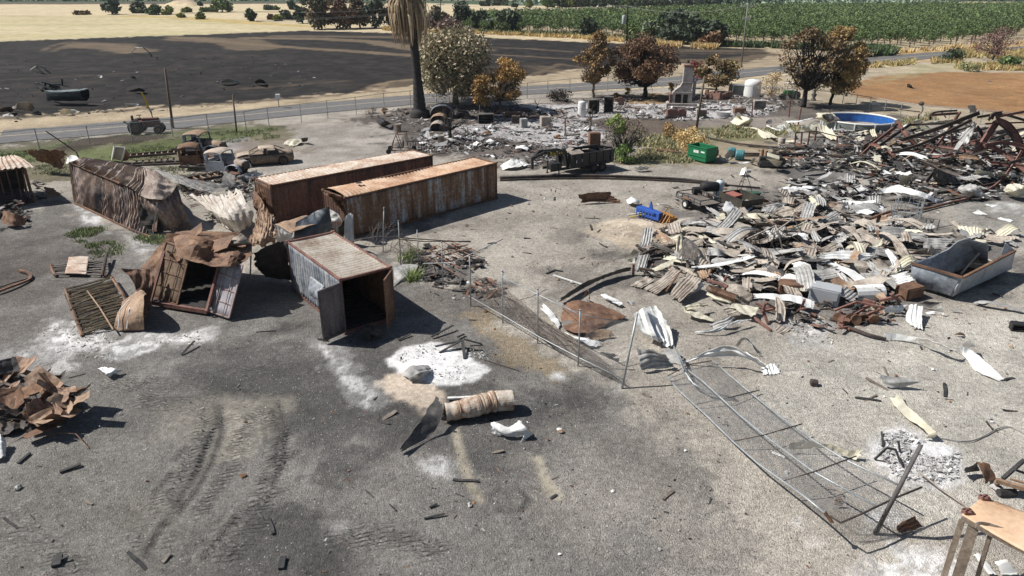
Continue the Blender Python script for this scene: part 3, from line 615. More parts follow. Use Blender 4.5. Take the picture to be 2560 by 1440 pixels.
grass('dry_verge_grass','dry brown and green grass along the far right verge','dry grass',[([(2020,175),(2110,168),(2290,150),(2290,162),(2110,178),(2020,184)],.25),([(2390,165),(2560,160),(2700,165),(2700,190),(2560,178),(2390,174)],.35),([(2330,150),(2400,148),(2400,160),(2330,160)],.1),([(2400,128),(2560,126),(2560,150),(2400,145)],.3)],2600,.6,[(.30,.21,.09),(.2,.2,.08),(.4,.3,.15)],.12,5)
grass('yard_grass','sparse green and straw weeds between the house ruin and the pool','weeds',[([(1600,350),(1660,325),(1770,330),(1760,380),(1640,400),(1590,400)],.3),([(1780,330),(1830,312),(1900,322),(1880,345),(1790,345)],.15),([(2170,320),(2330,285),(2345,300),(2250,325),(2160,330)],.25),
    ([(1660,395),(1760,380),(1780,400),(1680,410)],.1),([(1900,320),(1990,310),(2010,330),(1920,345)],.08),([(1540,400),(1640,395),(1640,408),(1540,408)],.1)],1900,.26,[(.13,.15,.08),(.19,.18,.10),(.3,.25,.14)],.07,5)
grass('bramble','low dark green ground cover at the orchard corner by the bend','brambles',[([(2135,125),(2200,122),(2240,130),(2235,139),(2160,143),(2110,135)],.5),([(1200,85),(1480,96),(1640,108),(1640,103),(1480,88),(1200,80)],.25),([(1800,117),(2000,124),(2120,130),(2120,122),(1990,116),(1800,112)],.25)],2200,1.0,GG+DG,.3,6)
# --- palm
def palm():
    p0=at(1051,292); t=thing('palm_tree','tall palm with a charred black trunk and a skirt of dead fronds','palm tree',tuple(p0),world=True)
    H=12.6; mb=MB(); n=60; top=p0+np.array([-.75,.2,H]); pts=[p0+(top-p0)*u+np.array([math.sin(u*2.5)*.15,0,0]) for u in np.linspace(-.005,1,n)]
    rr=[(.78-.28*min(1,u*3)-.07*u+(.35 if u < .06 else 0))*(1+.04*math.sin(i*2.2)) for i,u in enumerate(np.linspace(0,1,n))]
    mb.tube(pts,rr,14); mb.build('trunk',M('palm_trunk',[(.008,.008,.009),(.03,.028,.028),(.06,.05,.045)],2,(1,1,5),rough=.85,bump=.8,fine=18),t,smooth=True)
    mf=MB(); FC=np.array([(.27,.2,.12),(.2,.145,.085),(.36,.28,.18),(.14,.10,.06)])
    for i in range(330):
        th=rng.random()*6.283; k=rng.random(); L=3.4+1.8*rng.random(); out=.45+1.5*rng.random(); z0=top[2]-.9+rng.random()*1.6
        c=FC[rng.integers(0,4)]*(.7+.6*rng.random())
        pts=[]
        for u in np.linspace(0,1,7):
            r_=.3+out*math.sin(min(1,u*1.5)*1.57)*(.9+.2*k)-u*u*.3; z=z0+.9*math.sin(u*2.0)-L*u**1.35*1.05
            pts.append((top[0]+math.cos(th+u*.15)*r_,top[1]+math.sin(th+u*.15)*r_,z))
        P=np.array(pts); sdv=np.array([-math.sin(th),math.cos(th),0]); wv=np.array([.03,.10,.13,.12,.10,.07,.01])*(.7+.6*rng.random())
        G_=np.stack([P-sdv*wv[:,None],P+np.array([math.cos(th),math.sin(th),0])*.05,P+sdv*wv[:,None]],1); mf.grid(G_,col=np.repeat([c],21,0))
    for i in range(40):
        th=rng.random()*6.283; L=2+1.4*rng.random(); pts=np.array([(top[0]+math.cos(th)*L*u,top[1]+math.sin(th)*L*u,top[2]+1+1.5*u-1.6*u*u) for u in np.linspace(0,1,6)])
        sdv=np.array([-math.sin(th),math.cos(th),0]); wv=np.array([.03,.2,.25,.2,.12,.01]); mf.grid(np.stack([pts-sdv*wv[:,None]-[0,0,.1],pts,pts+sdv*wv[:,None]-[0,0,.1]],1),col=np.repeat([FC[1]],18,0))
    mf.build('fronds',LEAF,t,loc=None)
palm()
# --- the near scorched trees
T=tree
T('scorched_tree','large grey-tan eucalyptus with drooping scorched foliage right of the palm',(1140,260),(1128,82),178,EUC,rng,70,520,.15,.34,.42,PALEBARK,droop=.5,bottom=.26,cr=.34,twig=2)
T('scorched_tree','thin second trunk with little foliage left behind the eucalyptus',(1107,237),(1104,120),80,EUC,rng,12,160,.17,.5,.2,BARK,droop=.4,bottom=.45,cr=.4)
T('scorched_tree','ochre fan-shaped scorched tree right of the eucalyptus',(1250,276),(1245,141),138,OCH,rng,60,170,.12,.2,.2,BARK,bottom=.22,cr=.21,twig=4)
T('scorched_tree','low ochre bush at the left foot of the fan-shaped tree',(1200,280),(1185,185),48,OCH,rng,12,120,.13,.2,.1,BARK,bottom=.04,cr=.5)
T('scorched_tree','tall narrow brown tree with open crown in front of the transformer pole',(1483,243),(1492,76),112,DBR+[BRN[0]],rng,60,110,.15,.22,.2,PALEBARK,bottom=.2,cr=.22,twig=4)
T('scorched_tree','broad red-brown scorched tree on the house lawn',(1612,243),(1600,86),158,RED+[DBR[0]],rng,70,200,.14,.2,.34,BURNTBARK,bottom=.2,cr=.24,twig=3)
T('scorched_tree','small olive-brown tree right behind the brick chimney',(1790,232),(1795,137),86,DBR+[(.15,.13,.05)],rng,28,170,.16,.2,.14,BURNTBARK,bottom=.2,cr=.33,twig=3)
T('scorched_tree','small tree with crimson leaves between the chimney and the leaning pole',(1736,222),(1736,152),42,CRIM+[RED[0]],rng,14,100,.13,.25,.1,BURNTBARK,bottom=.2,cr=.4)
T('scorched_tree','low pale tan twiggy tree beside the white tank',(1925,245),(1925,180),84,TAN,rng,26,40,.10,.14,.07,PALEBARK,bottom=.14,cr=.3,twig=6)
T('scorched_tree','biggest scorched tree with a black trunk and half-bare crown left of the orange field',(2008,268),(2005,66),170,DBR+[(.14,.11,.07)],rng,80,90,.15,.24,.36,BURNTBARK,bottom=.2,cr=.19,twig=5,shape=(1.05,.9))
T('scorched_tree','golden-brown dense tree merging with the right side of the biggest one',(2075,262),(2068,62),118,[(.22,.15,.06),(.28,.19,.08),(.17,.12,.05)],rng,54,240,.14,.3,.2,BURNTBARK,bottom=.12,cr=.25,twig=2)
T('scorched_tree','bare reddish spreading tree by the bend at the right',(2480,150),(2490,72),125,[(.16,.085,.075),(.2,.12,.10),(.12,.07,.06)],rng,36,45,.16,.2,.2,BURNTBARK,bottom=.2,cr=.26,twig=6,lean=.2)
T('shrub','dark green bush on the near verge of the road bend',(2378,156),(2378,124),46,DG+GG[:1],rng,12,90,.2,.1,.05,bottom=.02,cr=.5,cat='bush')
T('shrub','bright green bush under the reddish bare tree',(2520,168),(2520,140),40,GG,rng,10,90,.2,.1,.05,bottom=.02,cr=.5,cat='bush')
T('shrub','dry brown bush at the orchard corner by the road',(2165,143),(2165,129),50,DBR,rng,10,80,.2,.1,.05,bottom=.02,cr=.5,cat='bush')
T('shrub','grey-green weed clump behind the orange field',(2420,178),(2420,160),40,[(.13,.15,.07),(.2,.2,.1)],rng,8,60,.16,.1,.03,bottom=.02,cr=.5,cat='bush')
T('shrub','larger golden dead bush left of the green dumpster',(1722,378),(1722,322),78,[(.40,.30,.14),(.5,.38,.19),(.3,.2,.09)],rng,22,190,.075,.08,.04,bottom=.04,cr=.42,cat='bush')
T('shrub','smaller golden dead bush up-left of the larger one',(1676,342),(1676,308),44,[(.34,.25,.12),(.26,.17,.08)],rng,14,150,.07,.08,.04,bottom=.05,cr=.45,cat='bush')
T('scorched_tree','gnarled dark tree with a green left side beyond the dump trailer',(1562,400),(1560,285),122,[(.16,.13,.08),(.1,.09,.06)],rng,30,36,.085,.2,.13,BURNTBARK,bottom=.24,cr=.24,twig=5)
T('shrub','fresh green foliage growing on the left of the gnarled tree',(1538,402),(1530,282),42,[(.14,.19,.05),(.19,.24,.08)],rng,14,100,.075,.2,.05,BURNTBARK,bottom=.55,cr=.4,cat='bush')
T('shrub','green suckers sprouting at the foot of the gnarled tree',(1552,404),(1552,362),62,[(.13,.18,.05),(.08,.12,.04)],rng,14,120,.08,.1,.03,bottom=.04,cr=.45,cat='bush')
T('burnt_tree','leafless black branching tree in front of the burnt cars',(1125,352),(1120,268),104,BLK,rng,15,0,.1,.35,.2,BURNTBARK,bottom=.4,twig=3)
T('burnt_tree','leafless forked tree behind the tall rusty cabinet',(1475,326),(1480,256),40,BLK,rng,8,0,.1,.35,.15,BARK,bottom=.35,twig=2)
T('burnt_tree','small twisted dead branch standing on the pale road shoulder',(1343,276),(1332,238),34,BLK,rng,6,0,.1,.4,.09,BURNTBARK,bottom=.3,twig=2)
T('shrub','reddish leafless shrub by the fence left of the palm',(930,296),(930,268),34,RED,rng,10,12,.07,.15,.04,BURNTBARK,bottom=.2,cr=.4,twig=5,cat='bush')
T('shrub','orange-brown shrub just left of the palm foot',(962,290),(962,268),18,BRN,rng,8,40,.07,.15,.03,bottom=.05,cr=.4,cat='bush')
T('shrub','round dark bush on the lawn behind the house ruin',(1568,236),(1568,222),16,DBR,rng,8,60,.09,.1,.03,bottom=.04,cr=.5,cat='bush')
T('shrub','dark brown bush left of the chimney base',(1680,232),(1680,205),26,DBR,rng,8,70,.1,.1,.04,bottom=.04,cr=.5,cat='bush')
T('shrub','dark shrub behind the burnt appliances',(1540,250),(1540,232),24,DBR,rng,8,60,.1,.1,.04,bottom=.04,cr=.5,cat='bush')
T('brush_pile','black heap of burnt brush between the road and the house ruin',(1395,252),(1395,230),70,BLK,rng,18,50,.12,.1,.04,BURNTBARK,bottom=.02,cr=.35,twig=4,cat='brush pile')
# ---------------------------------------------------------------- metals
RUSTB=M('rust_brown',[(.045,.028,.022),(.12,.065,.042),(.22,.12,.07),(.33,.24,.17)],1.1,rough=.85,fine=9,spread=(.3,.72))
RUSTO=M('rust_orange_roof',[(.22,.11,.065),(.42,.245,.15),(.54,.375,.255),(.63,.52,.41)],.8,(1,1,1),rough=.8,fine=7)
RUSTP=M('rust_pale_roof',[(.22,.11,.07),(.42,.29,.21),(.58,.50,.42),(.68,.62,.55)],.8,rough=.8,fine=8)
WALLB=M('burnt_wall_streaked',[(.03,.03,.04),(.06,.055,.07),(.15,.075,.045),(.24,.12,.06),(.40,.38,.38)],1.0,(1,1,.18),rough=.7,fine=5,mixf=.25,spread=(.3,.72))
WALLW=M('burnt_wall_white_streaks',[(.045,.04,.05),(.16,.085,.05),(.25,.14,.08),(.42,.42,.42),(.66,.66,.64)],1.25,(1,1,.16),rough=.65,fine=6,mixf=.22,spread=(.32,.66))
WALLA=M('burnt_wall_blue_grey',[(.05,.055,.07),(.15,.17,.20),(.30,.32,.35),(.50,.48,.46),(.38,.20,.14)],1.2,(1,1,.2),rough=.6,fine=6,spread=(.28,.74))
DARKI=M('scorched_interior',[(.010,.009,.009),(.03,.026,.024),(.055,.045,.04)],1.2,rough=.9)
REDOX=M('red_oxide_steel',[(.07,.035,.03),(.20,.095,.075),(.30,.17,.135)],1.2,(1,1,.5),rough=.8,fine=8)
GALV=M('grey_sheet',[(.12,.12,.12),(.28,.275,.265),(.45,.44,.42),(.56,.545,.52)],.9,(1,1,1),rough=.6,fine=6,spread=(.3,.7))
GALVR=M('brown_grey_sheet',[(.12,.095,.075),(.28,.235,.195),(.44,.39,.33),(.56,.52,.46)],.9,rough=.75,fine=7,spread=(.3,.7))
CREAM=M('cream_sheet',[(.22,.185,.13),(.50,.455,.33),(.60,.56,.43),(.68,.65,.54)],.7,rough=.6,fine=6,spread=(.22,.62))
WHITES=M('white_sheet',[(.25,.23,.20),(.56,.55,.52),(.74,.74,.72),(.80,.80,.79)],.8,rough=.55,fine=6,spread=(.24,.6))
DARKS=M('dark_sheet',[(.02,.02,.022),(.06,.058,.058),(.13,.12,.11),(.22,.2,.18)],.9,rough=.7,fine=6)
CHAR=M('charred_wood',[(.010,.010,.011),(.035,.034,.034),(.085,.08,.078)],3,(1,.3,1),rough=.8,fine=14)
STEELD=M('dark_steel',[(.02,.018,.018),(.06,.048,.042),(.14,.09,.065)],1.5,rough=.7,fine=8)
GALVP=M('galvanised_pipe',[(.22,.24,.25),(.36,.38,.39),(.48,.49,.5)],2,rough=.45,metal=.3,fine=9)
ASHM=M('ash',[(.25,.24,.23),(.55,.54,.53),(.78,.775,.77)],2,rough=.95)
def corr_wall(mb,o,du,L,H,z0=0,pitch=.28,amp=.045,nrm=None,crum=0,seed=0,bulge=0):
    o,du=np.array(o,float),np.array(du,float); n=max(8,int(L/pitch*4)); nrm=np.array([du[1],-du[0],0]) if nrm is None else np.array(nrm)
    s=np.linspace(0,L,n+1); zz=np.linspace(z0,H,12)
    P=o+s[None,:,None]*du+np.array([0,0,1])*zz[:,None,None]
    d=amp*np.clip(1.6*np.sin(2*math.pi*s/pitch),-1,1)[None,:]+0*zz[:,None]
    if crum: q=P/1.1; d=d+crum*2*(fbm(q[...,0]+seed,q[...,1],q[...,2],4,seed)-.9*np.abs(fbm(q[...,0]*1.5,q[...,1]*1.5+seed,q[...,2]*2,3,seed+3)))
    if bulge: d=d+bulge*np.sin(np.pi*s/L)[None,:]*np.sin(np.pi*(zz-z0)/(H-z0))[:,None]
    mb.grid(P+nrm*d[...,None])
def container(name,label,o,yaw,L,W,mats,H=2.59,openfront=False,roofsag=.0,crum=.0,seed=0,roofc=.02,roofmap=None,wallseed=0,rib=.028):
    """o: near-left bottom corner, long axis along yaw, width to the right of it"""
    roofm,wl,wr,fm=mats
    t=thing(name,label,'shipping container',tuple(o),group='burnt shipping containers',world=True)
    du=np.array([math.cos(yaw),math.sin(yaw),0]); dw=np.array([du[1],-du[0],0]); o=np.array(o,float); Z=np.array([0,0,1.])
    # roof
    n=int(L/.27*4); s=np.linspace(0.06,L-.06,n); k=14; w_=np.linspace(.05,W-.05,k)
    P=o+s[:,None,None]*du+w_[None,:,None]*dw+Z*(H-.03)
    d=rib*np.clip(1.5*np.sin(2*math.pi*s/.27),-1,.6)[:,None]*np.ones(k); d *= np.clip(np.minimum(w_,W-w_)/.15,0,1)
    e=np.sin(np.pi*w_/W)**.7
    d=d+roofsag*e[None,:]*(1+.4*fbm(s/2.2,0*s,o=3,s=seed)[:,None]*2)+roofc*fbm(P[...,0]/1.3,P[...,1]/1.3,o=4,s=seed)*2*e
    if roofmap is not None: d=d+roofmap(s/L)[:,None]*e[None,:]
    P=P+Z*d[...,None]; MB().grid(P).build('roof',roofm,t,smooth=True)
    for nm,a,b,LL,m_,nn in (('side_wall',o+dw*.04+du*.1,du,L-.2,wl,-dw),('side_wall',o+dw*(W-.04)+du*.1,du,L-.2,wr,dw)):
        mb=MB(); corr_wall(mb,a,b,LL,H-.12,.14,nrm=nn,crum=crum,seed=seed+wallseed); mb.build('side_wall',m_,t,smooth=True,solid=.015)
    mb=MB(); corr_wall(mb,o+du*(L-.05)+dw*.1,dw,W-.2,H-.12,.14,nrm=du); mb.build('end_wall',wr,t,smooth=True,solid=.015)
    if not openfront: mb=MB(); corr_wall(mb,o+du*.05+dw*.1,dw,W-.2,H-.12,.14,nrm=-du); mb.build('end_wall',wl,t,smooth=True,solid=.015)
    mb=MB(); c=[o,o+du*L,o+du*L+dw*W,o+dw*W]; a=.055
    cc=[o+du*a+dw*a,o+du*(L-a)+dw*a,o+du*(L-a)+dw*(W-a),o+du*a+dw*(W-a)]
    for q in cc: mb.beam(q,q+Z*H,.11,.11)
    for i in range(4):
        d_=(cc[(i+1) % 4]-cc[i]); d_=d_/np.linalg.norm(d_)*.056
        mb.beam(cc[i]+d_+Z*.08,cc[(i+1) % 4]-d_+Z*.08,.10,.14); mb.beam(cc[i]+d_+Z*(H-.05),cc[(i+1) % 4]-d_+Z*(H-.05),.10,.10)
    for q in cc:
        for z in (.05,H-.02): mb.box(q+Z*z,(.17,.17,.12),rz=yaw)
    mb.build('frame',fm,t,bevel=.01)
    fl=MB(); fl.add([o+du*.1+dw*.1+Z*.15,o+du*(L-.1)+dw*.1+Z*.15,o+du*(L-.1)+dw*(W-.1)+Z*.15,o+du*.1+dw*(W-.1)+Z*.15],[(0,1,2,3)])
    if openfront:
        for k in range(16): s=.3+k*.36; fl.beam(o+du*s+dw*.12+Z*.19,o+du*s+dw*(W-.12)+Z*.19,.09,.05)
    fl.build('floor',DARKI,t)
    return t,o,du,dw
def door(t,hinge,d,H=2.3,W_=1.15,z0=.16,m=WALLB,bars=True):
    d=np.array([*d,0.]); d /= np.linalg.norm(d); n=np.array([d[1],-d[0],0]); hinge=np.array(hinge,float); Z=np.array([0,0,1.])
    mb=MB(); P=hinge+Z*z0; corr_wall(mb,P-Z*z0+d*.05,d,W_-.1,H+z0-.05,z0+.05,.3,.02,nrm=n)
    o_=mb.build('door',m,t,smooth=True,solid=.02); fb=MB()
    for a,b in ((0,0),(W_,W_)): fb.beam(hinge+d*a+Z*z0,hinge+d*a+Z*(z0+H),.07,.07)
    for z in (z0+.03,z0+H-.03): fb.beam(hinge+d*.03+Z*z,hinge+d*(W_-.03)+Z*z,.06,.09)
    f=fb.build('door_frame',REDOX,o_) if False else None
    V=fb; PL[o_.name]=PL[t.name]; V.build('door_frame',m,o_)
    if bars:
        for a in (.35,.8):
            b=MB().tube([hinge+d*a*W_+n*.07+Z*(z0+.05),hinge+d*a*W_+n*.07+Z*(z0+H-.05)],.02,6)
            for z in (.4,1.2,2.0): b.box(hinge+d*a*W_+n*.05+Z*(z0+z),(.1,.06,.08),rz=math.atan2(d[1],d[0]))
            b.build('locking_bar',STEELD,o_)
    return o_
# A: open container in the middle. fitted footprint
ya=2.216; A0=np.array([-7.225,27.848,0])
tA,oA,duA,dwA=container('shipping_container','short rusty container with a ribbed tan roof and both doors open, centre of yard',A0,ya,6.058,2.438,(M('tan_ribbed_roof',[(.20,.13,.09),(.36,.30,.24),(.50,.45,.385),(.60,.565,.51)],.9,rough=.8,fine=8),WALLA,WALLB,REDOX),openfront=True,crum=.05,roofsag=-.05,seed=3,rib=.05)
door(tA,A0+duA*(-.03)+dwA*.02,(-.62,-.78),m=M('grey_brown_door',[(.05,.045,.05),(.12,.10,.10),(.22,.19,.185)],1.2,(1,1,.3),rough=.7))
door(tA,A0+duA*(-.03)+dwA*2.42,(-.12,-.99),m=RUSTB)
# the torn side wall of the open container: two folds hanging off the side
for (s0,s1,z0,z1),sd in zip(((1.6,3.0,.9,1.75),(.2,1.4,.75,1.55)),(1,2)):
    c=[[A0+duA*(s0+(s1-s0)*a)+np.array([0,0,z1-(z1-z0)*b])-dwA*(.06+.30*math.sin(b*2.6)*(1-.4*abs(a-.5))) for a in np.linspace(0,1,4)] for b in np.linspace(0,1,4)]
    MB().grid(surf(c,14,18,.12,.6,seed=sd)).build('torn_fold',WALLA,tA,smooth=True,solid=.012)
# B and C: long containers
rm=lambda u: .30*np.exp(-((u-.03)/.12)**2)+.22*np.sin(u*9.5)*np.exp(-((u-.4)/.25)**2)-.05
tB,oB,duB,dwB=container('shipping_container','long container with a buckled orange-rust roof and white-streaked side, nearer of the long pair',np.array([-9.633,40.092,0])-0*np.array([0,0,1]),.784,12.19,-2.438,(RUSTO,WALLW,WALLB,REDOX),seed=8,roofc=.10,roofmap=rm,crum=.02) if False else (None,)*4
def long_container(label,o,yaw,mats,seed,rm,crum,twist):
    du=np.array([math.cos(yaw),math.sin(yaw),0]); up=np.array([-du[1],du[0],0])   # up: away from the camera
    o2=np.array(o)+up*2.438
    return container('shipping_container',label,o2,yaw,12.19,2.438,mats,seed=seed,roofc=.08,roofmap=rm,crum=crum,rib=.045)
tB,oB,duB,dwB=long_container('long container with a buckled orange-rust roof and white-streaked side, nearer of the long pair',(-9.633,40.092,0),.784,(RUSTO,WALLB,WALLW,RUSTB),8,rm,.02,0)
tC,oC,duC,dwC=long_container('long container with a pink and white rust roof, farther of the long pair',(-14.734,42.781,0),.729,(RUSTP,WALLB,M('rust_side',[(.05,.035,.04),(.12,.07,.055),(.22,.115,.075),(.32,.18,.11)],1.0,(1,1,.2),rough=.75,fine=5),RUSTB),5,lambda u: .08*np.sin(u*3)+.02,.03,0)
MB().lathe(oB+duB*1.9+dwB*1.1+np.array([0,0,2.86]),[(.0,.02),(.22,.0)],12).build('roof_hole',DARKI,tB)
# bulging peeled corner at the near ends
Z=np.array([0,0,1.])
def S(name,label,cat,rows,mat,parent=None,group=None,nu=16,nv=16,crum=.06,cs=1.0,corr=None,seed=1,solid=.012,z=None,lin=False,torn=.8):
    P=px(rows) if not isinstance(rows,np.ndarray) else rows
    P=clampz(surf(P,nu,nv,crum,cs,corr,seed,lin,torn if parent is None or torn != .8 or name == 'torn_sheet' else 0))
    o=MB().grid(P).build(name,mat,parent,smooth=crum < .045,solid=solid)
    if parent is None: tag(o,label,cat,group)
    return o
S('roof_flap',None,None,[[(857,492,2.65),(840,488,2.9),(818,482,3.0)],[(868,520,2.1),(850,505,2.3),(832,500,2.6)],[(880,560,1.0),(868,545,1.3),(850,520,1.9)]],RUSTB,tB,crum=.12)
S('end_panel',None,None,[[(640,445,2.5),(655,452,2.55),(678,462,2.6)],[(645,490,1.6),(672,500,1.5),(690,510,1.4)],[(655,530,.5),(680,545,.3),(700,550,.2)]],RUSTB,tC,corr=(1,.22,.05),crum=.08)
# D: crumpled container at left
tD=thing('shipping_container','crumpled container with a twisted corrugated roof, buckled in the middle, at the left','shipping container',tuple(at(190,508)),group='burnt shipping containers',world=True)
WALLD=M('burnt_wall_dark',[(.035,.033,.04),(.09,.075,.07),(.17,.115,.09),(.30,.22,.17),(.42,.40,.38)],1.0,(1,1,.2),rough=.7,fine=5,mixf=.3)
ROOFD=M('crumpled_roof',[(.09,.065,.055),(.22,.165,.135),(.38,.31,.26),(.55,.49,.42)],.7,rough=.75,fine=8)
S('side_wall',None,None,[[(174,406,2.35),(230,430,2.3),(285,452,2.3),(340,478,2.1),(372,500,1.6)],[(180,455,1.25),(235,478,1.3),(292,502,1.3),(345,530,1.0),(372,545,.8)],[(187,506,0.1),(238,530,0),(290,556,.05),(335,580,0),(362,588,.05)]],WALLD,tD,corr=(1,.30,.075),crum=.07,cs=1.0,nu=24,seed=4)
S('roof',None,None,[[(174,406,2.4),(230,430,2.4),(285,452,2.4),(335,475,2.3),(352,500,1.8)],[(190,400,2.75),(250,416,2.85),(308,432,2.9),(350,455,2.7),(362,470,2.4)],[(215,396,2.5),(268,405,2.5),(320,416,2.55),(356,425,2.9),(364,420,3.0)],[(230,408,1.2),(290,415,1.2),(340,425,1.2),(370,428,1.6),(376,425,2.0)]],ROOFD,tD,corr=(1,.30,.085),crum=.06,cs=.9,nu=26,seed=6)
S('roof_end',None,None,[[(364,420,3.0),(352,455,2.6),(352,490,2.1)],[(385,428,3.1),(385,460,2.8),(375,498,2.2)],[(415,445,2.7),(415,470,2.5),(405,500,2.1)],[(442,462,2.4),(432,480,2.3),(420,492,2.0)]],ROOFD,tD,crum=.08,cs=1.3,nu=20,nv=16,seed=9)
S('end_wall',None,None,[[(352,492,2.1),(395,492,2.15),(442,463,2.4)],[(362,530,1.2),(412,530,1.4),(460,515,1.3)],[(410,578,0.05),(440,576,.05),(480,570,0)]],WALLD,tD,crum=.10,cs=1.3,corr=(1,.3,.03),nu=18,nv=18,seed=12)
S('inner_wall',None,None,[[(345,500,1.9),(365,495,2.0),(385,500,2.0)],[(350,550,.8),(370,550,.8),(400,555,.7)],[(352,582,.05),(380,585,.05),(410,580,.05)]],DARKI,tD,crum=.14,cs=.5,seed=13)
S('torn_strip',None,None,[[(387,530,1.2),(394,533,1.2)],[(380,578,.2),(392,579,.2)]],RUSTB,tD,crum=.05)
MB().beam(at(174,407,2.42),at(187,508,.06),.1,.1).beam(at(187,508,.07),at(323,572,.07),.1,.12).beam(at(323,572,.09),at(376,592,.09),.1,.1).beam(at(174,406,2.42),at(300,458,2.42),.09,.09).build('frame',RUSTB,tD)
# E: container at the far left edge, side burst open
tE=thing('shipping_container','burst container cut by the left edge, rusty tan roof and dark open side','shipping container',tuple(at(0,520)),group='burnt shipping containers',world=True)
S('roof',None,None,[[(-90,440,2.5),(-20,427,2.5),(40,420,2.5),(84,416,2.5)],[(-90,420,2.6),(-30,408,2.7),(30,404,2.7),(66,402,2.6)],[(-60,400,2.5),(-20,394,2.5),(20,390,2.5),(42,388,2.5)]],RUSTP,tE,corr=(1,.3,.04),crum=.05)
mb=MB()
for x,y in ((84,505),(-90,535),(66,478),(-10,480)): mb.beam(at(x,y,0),at(x,y,0)+Z*2.45,.14,.14)
p,q=at(84,505),at(-90,535); mb.beam(p+Z*2.42,q+Z*2.42,.1,.1); mb.beam(p+Z*.08,q+Z*.08,.1,.1); mb.build('frame',RUSTB,tE)
for i in range(9): u=i/9+.05; a=p+(q-p)*u; MB().beam(a+Z*.1,a+Z*2.35+np.array([rng.normal()*.1,0,0]),.05,.05).build('wall_rib',RUSTB,tE)
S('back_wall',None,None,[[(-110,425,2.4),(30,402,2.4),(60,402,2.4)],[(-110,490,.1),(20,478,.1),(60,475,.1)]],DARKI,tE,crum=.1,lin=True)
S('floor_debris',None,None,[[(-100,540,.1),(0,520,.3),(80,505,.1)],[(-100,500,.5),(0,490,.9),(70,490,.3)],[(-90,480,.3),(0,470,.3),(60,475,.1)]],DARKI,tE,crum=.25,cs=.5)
# F: toppled container with two doors open below the brown crumpled roof
tF=thing('shipping_container','tilted container with a brown and a white door hanging open under a crumpled roof','shipping container',tuple(at(440,770)),group='burnt shipping containers',world=True)
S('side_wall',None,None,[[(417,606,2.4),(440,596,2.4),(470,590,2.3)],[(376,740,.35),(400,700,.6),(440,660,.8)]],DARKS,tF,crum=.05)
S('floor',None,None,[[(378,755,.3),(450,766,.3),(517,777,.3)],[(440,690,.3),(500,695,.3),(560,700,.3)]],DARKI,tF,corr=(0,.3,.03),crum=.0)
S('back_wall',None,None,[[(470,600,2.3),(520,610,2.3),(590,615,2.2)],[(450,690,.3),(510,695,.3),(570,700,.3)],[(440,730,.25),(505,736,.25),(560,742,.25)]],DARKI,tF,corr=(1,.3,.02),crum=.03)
S('side_wall',None,None,[[(553,644,2.3),(580,625,2.3),(600,615,2.2)],[(520,775,.35),(560,735,.35),(580,700,.35)]],DARKS,tF,crum=.04)
MB().beam(at(376,756,.22),at(518,779,.22),.14,.18).beam(at(376,756,.3),at(417,607,2.5),.12,.12).beam(at(517,778,.3),at(553,645,2.4),.12,.12).beam(at(417,607,2.5),at(553,645,2.4),.1,.12).build('frame',REDOX,tF)
def leafdoor(quad,mat,ribm):
    (a,b,c,d)=[at(*q) for q in quad]; dp=surf([[a,b],[d,c]],8,8,.03,.6,lin=True); o_=MB().grid(dp).build('door',mat,tF,smooth=True,solid=.04); PL[o_.name]=PL[tF.name]
    mb=MB(); n=np.cross(b-a,d-a); n /= np.linalg.norm(n); n=n*(1 if n[1] < 0 else -1)*.04
    for u in (0,1): mb.beam(a+(b-a)*u+n,d+(c-d)*u+n,.08,.06)
    for v in (0,.28,.52,.76,1): mb.beam(a+(d-a)*v+n,b+(c-b)*v+n,.05,.05)
    mb.build('door_frame',ribm,o_)
    for u in (.38,.75): MB().tube([a+(b-a)*u+n*2.3,d+(c-d)*u+n*2.3],.022,6).build('locking_bar',ribm,o_)
leafdoor(((417,606,2.55),(478,626,2.45),(444,762,.3),(375,740,.3)),M('brown_door',[(.05,.03,.02),(.12,.075,.045),(.22,.16,.09)],2,rough=.8),RUSTB)
leafdoor(((553,644,2.35),(608,664,2.25),(574,795,.15),(517,776,.15)),M('lilac_grey_door',[(.20,.18,.19),(.36,.34,.36),(.50,.48,.5)],1.4,rough=.6),M('pinkish_frame',[(.25,.17,.15),(.42,.34,.33)],3))
BRR=M('brown_crumpled',[(.05,.028,.018),(.13,.068,.038),(.22,.12,.065),(.30,.19,.12)],1.0,rough=.75,fine=8)
S('crumpled_roof',None,None,[[(440,640,2.4),(470,650,2.5),(520,665,2.3),(570,665,2.4),(600,662,2.2)],[(436,600,2.7),(490,612,3.0),(535,640,2.4),(580,640,2.6),(622,640,2.2)],[(440,582,2.5),(500,590,2.8),(550,600,2.6),(600,615,2.4),(630,610,2.3)],[(460,580,2.0),(510,580,2.2),(560,578,2.3),(600,582,2.2),(622,600,2.0)]],BRR,tF,crum=.13,cs=1.3,nu=17,nv=20,seed=21)
S('curled_wall',None,None,[[(300,672,1.9),(340,672,1.8),(385,672,1.7)],[(322,690,1.6),(345,700,1.4),(385,710,1.2)],[(345,730,1.0),(355,740,.8),(378,745,.5)],[(362,800,.25),(368,790,.2),(374,780,.1)]],RUSTB,tF,crum=.10,cs=.8,nu=24,nv=18,seed=22)
S('brown_panel',None,None,[[(410,598,2.3),(440,600,2.4),(450,604,2.4)],[(370,650,1.2),(400,650,1.5),(430,650,1.6)],[(350,672,.8),(380,675,.9),(400,680,1.0)]],BRR,tF,crum=.06)
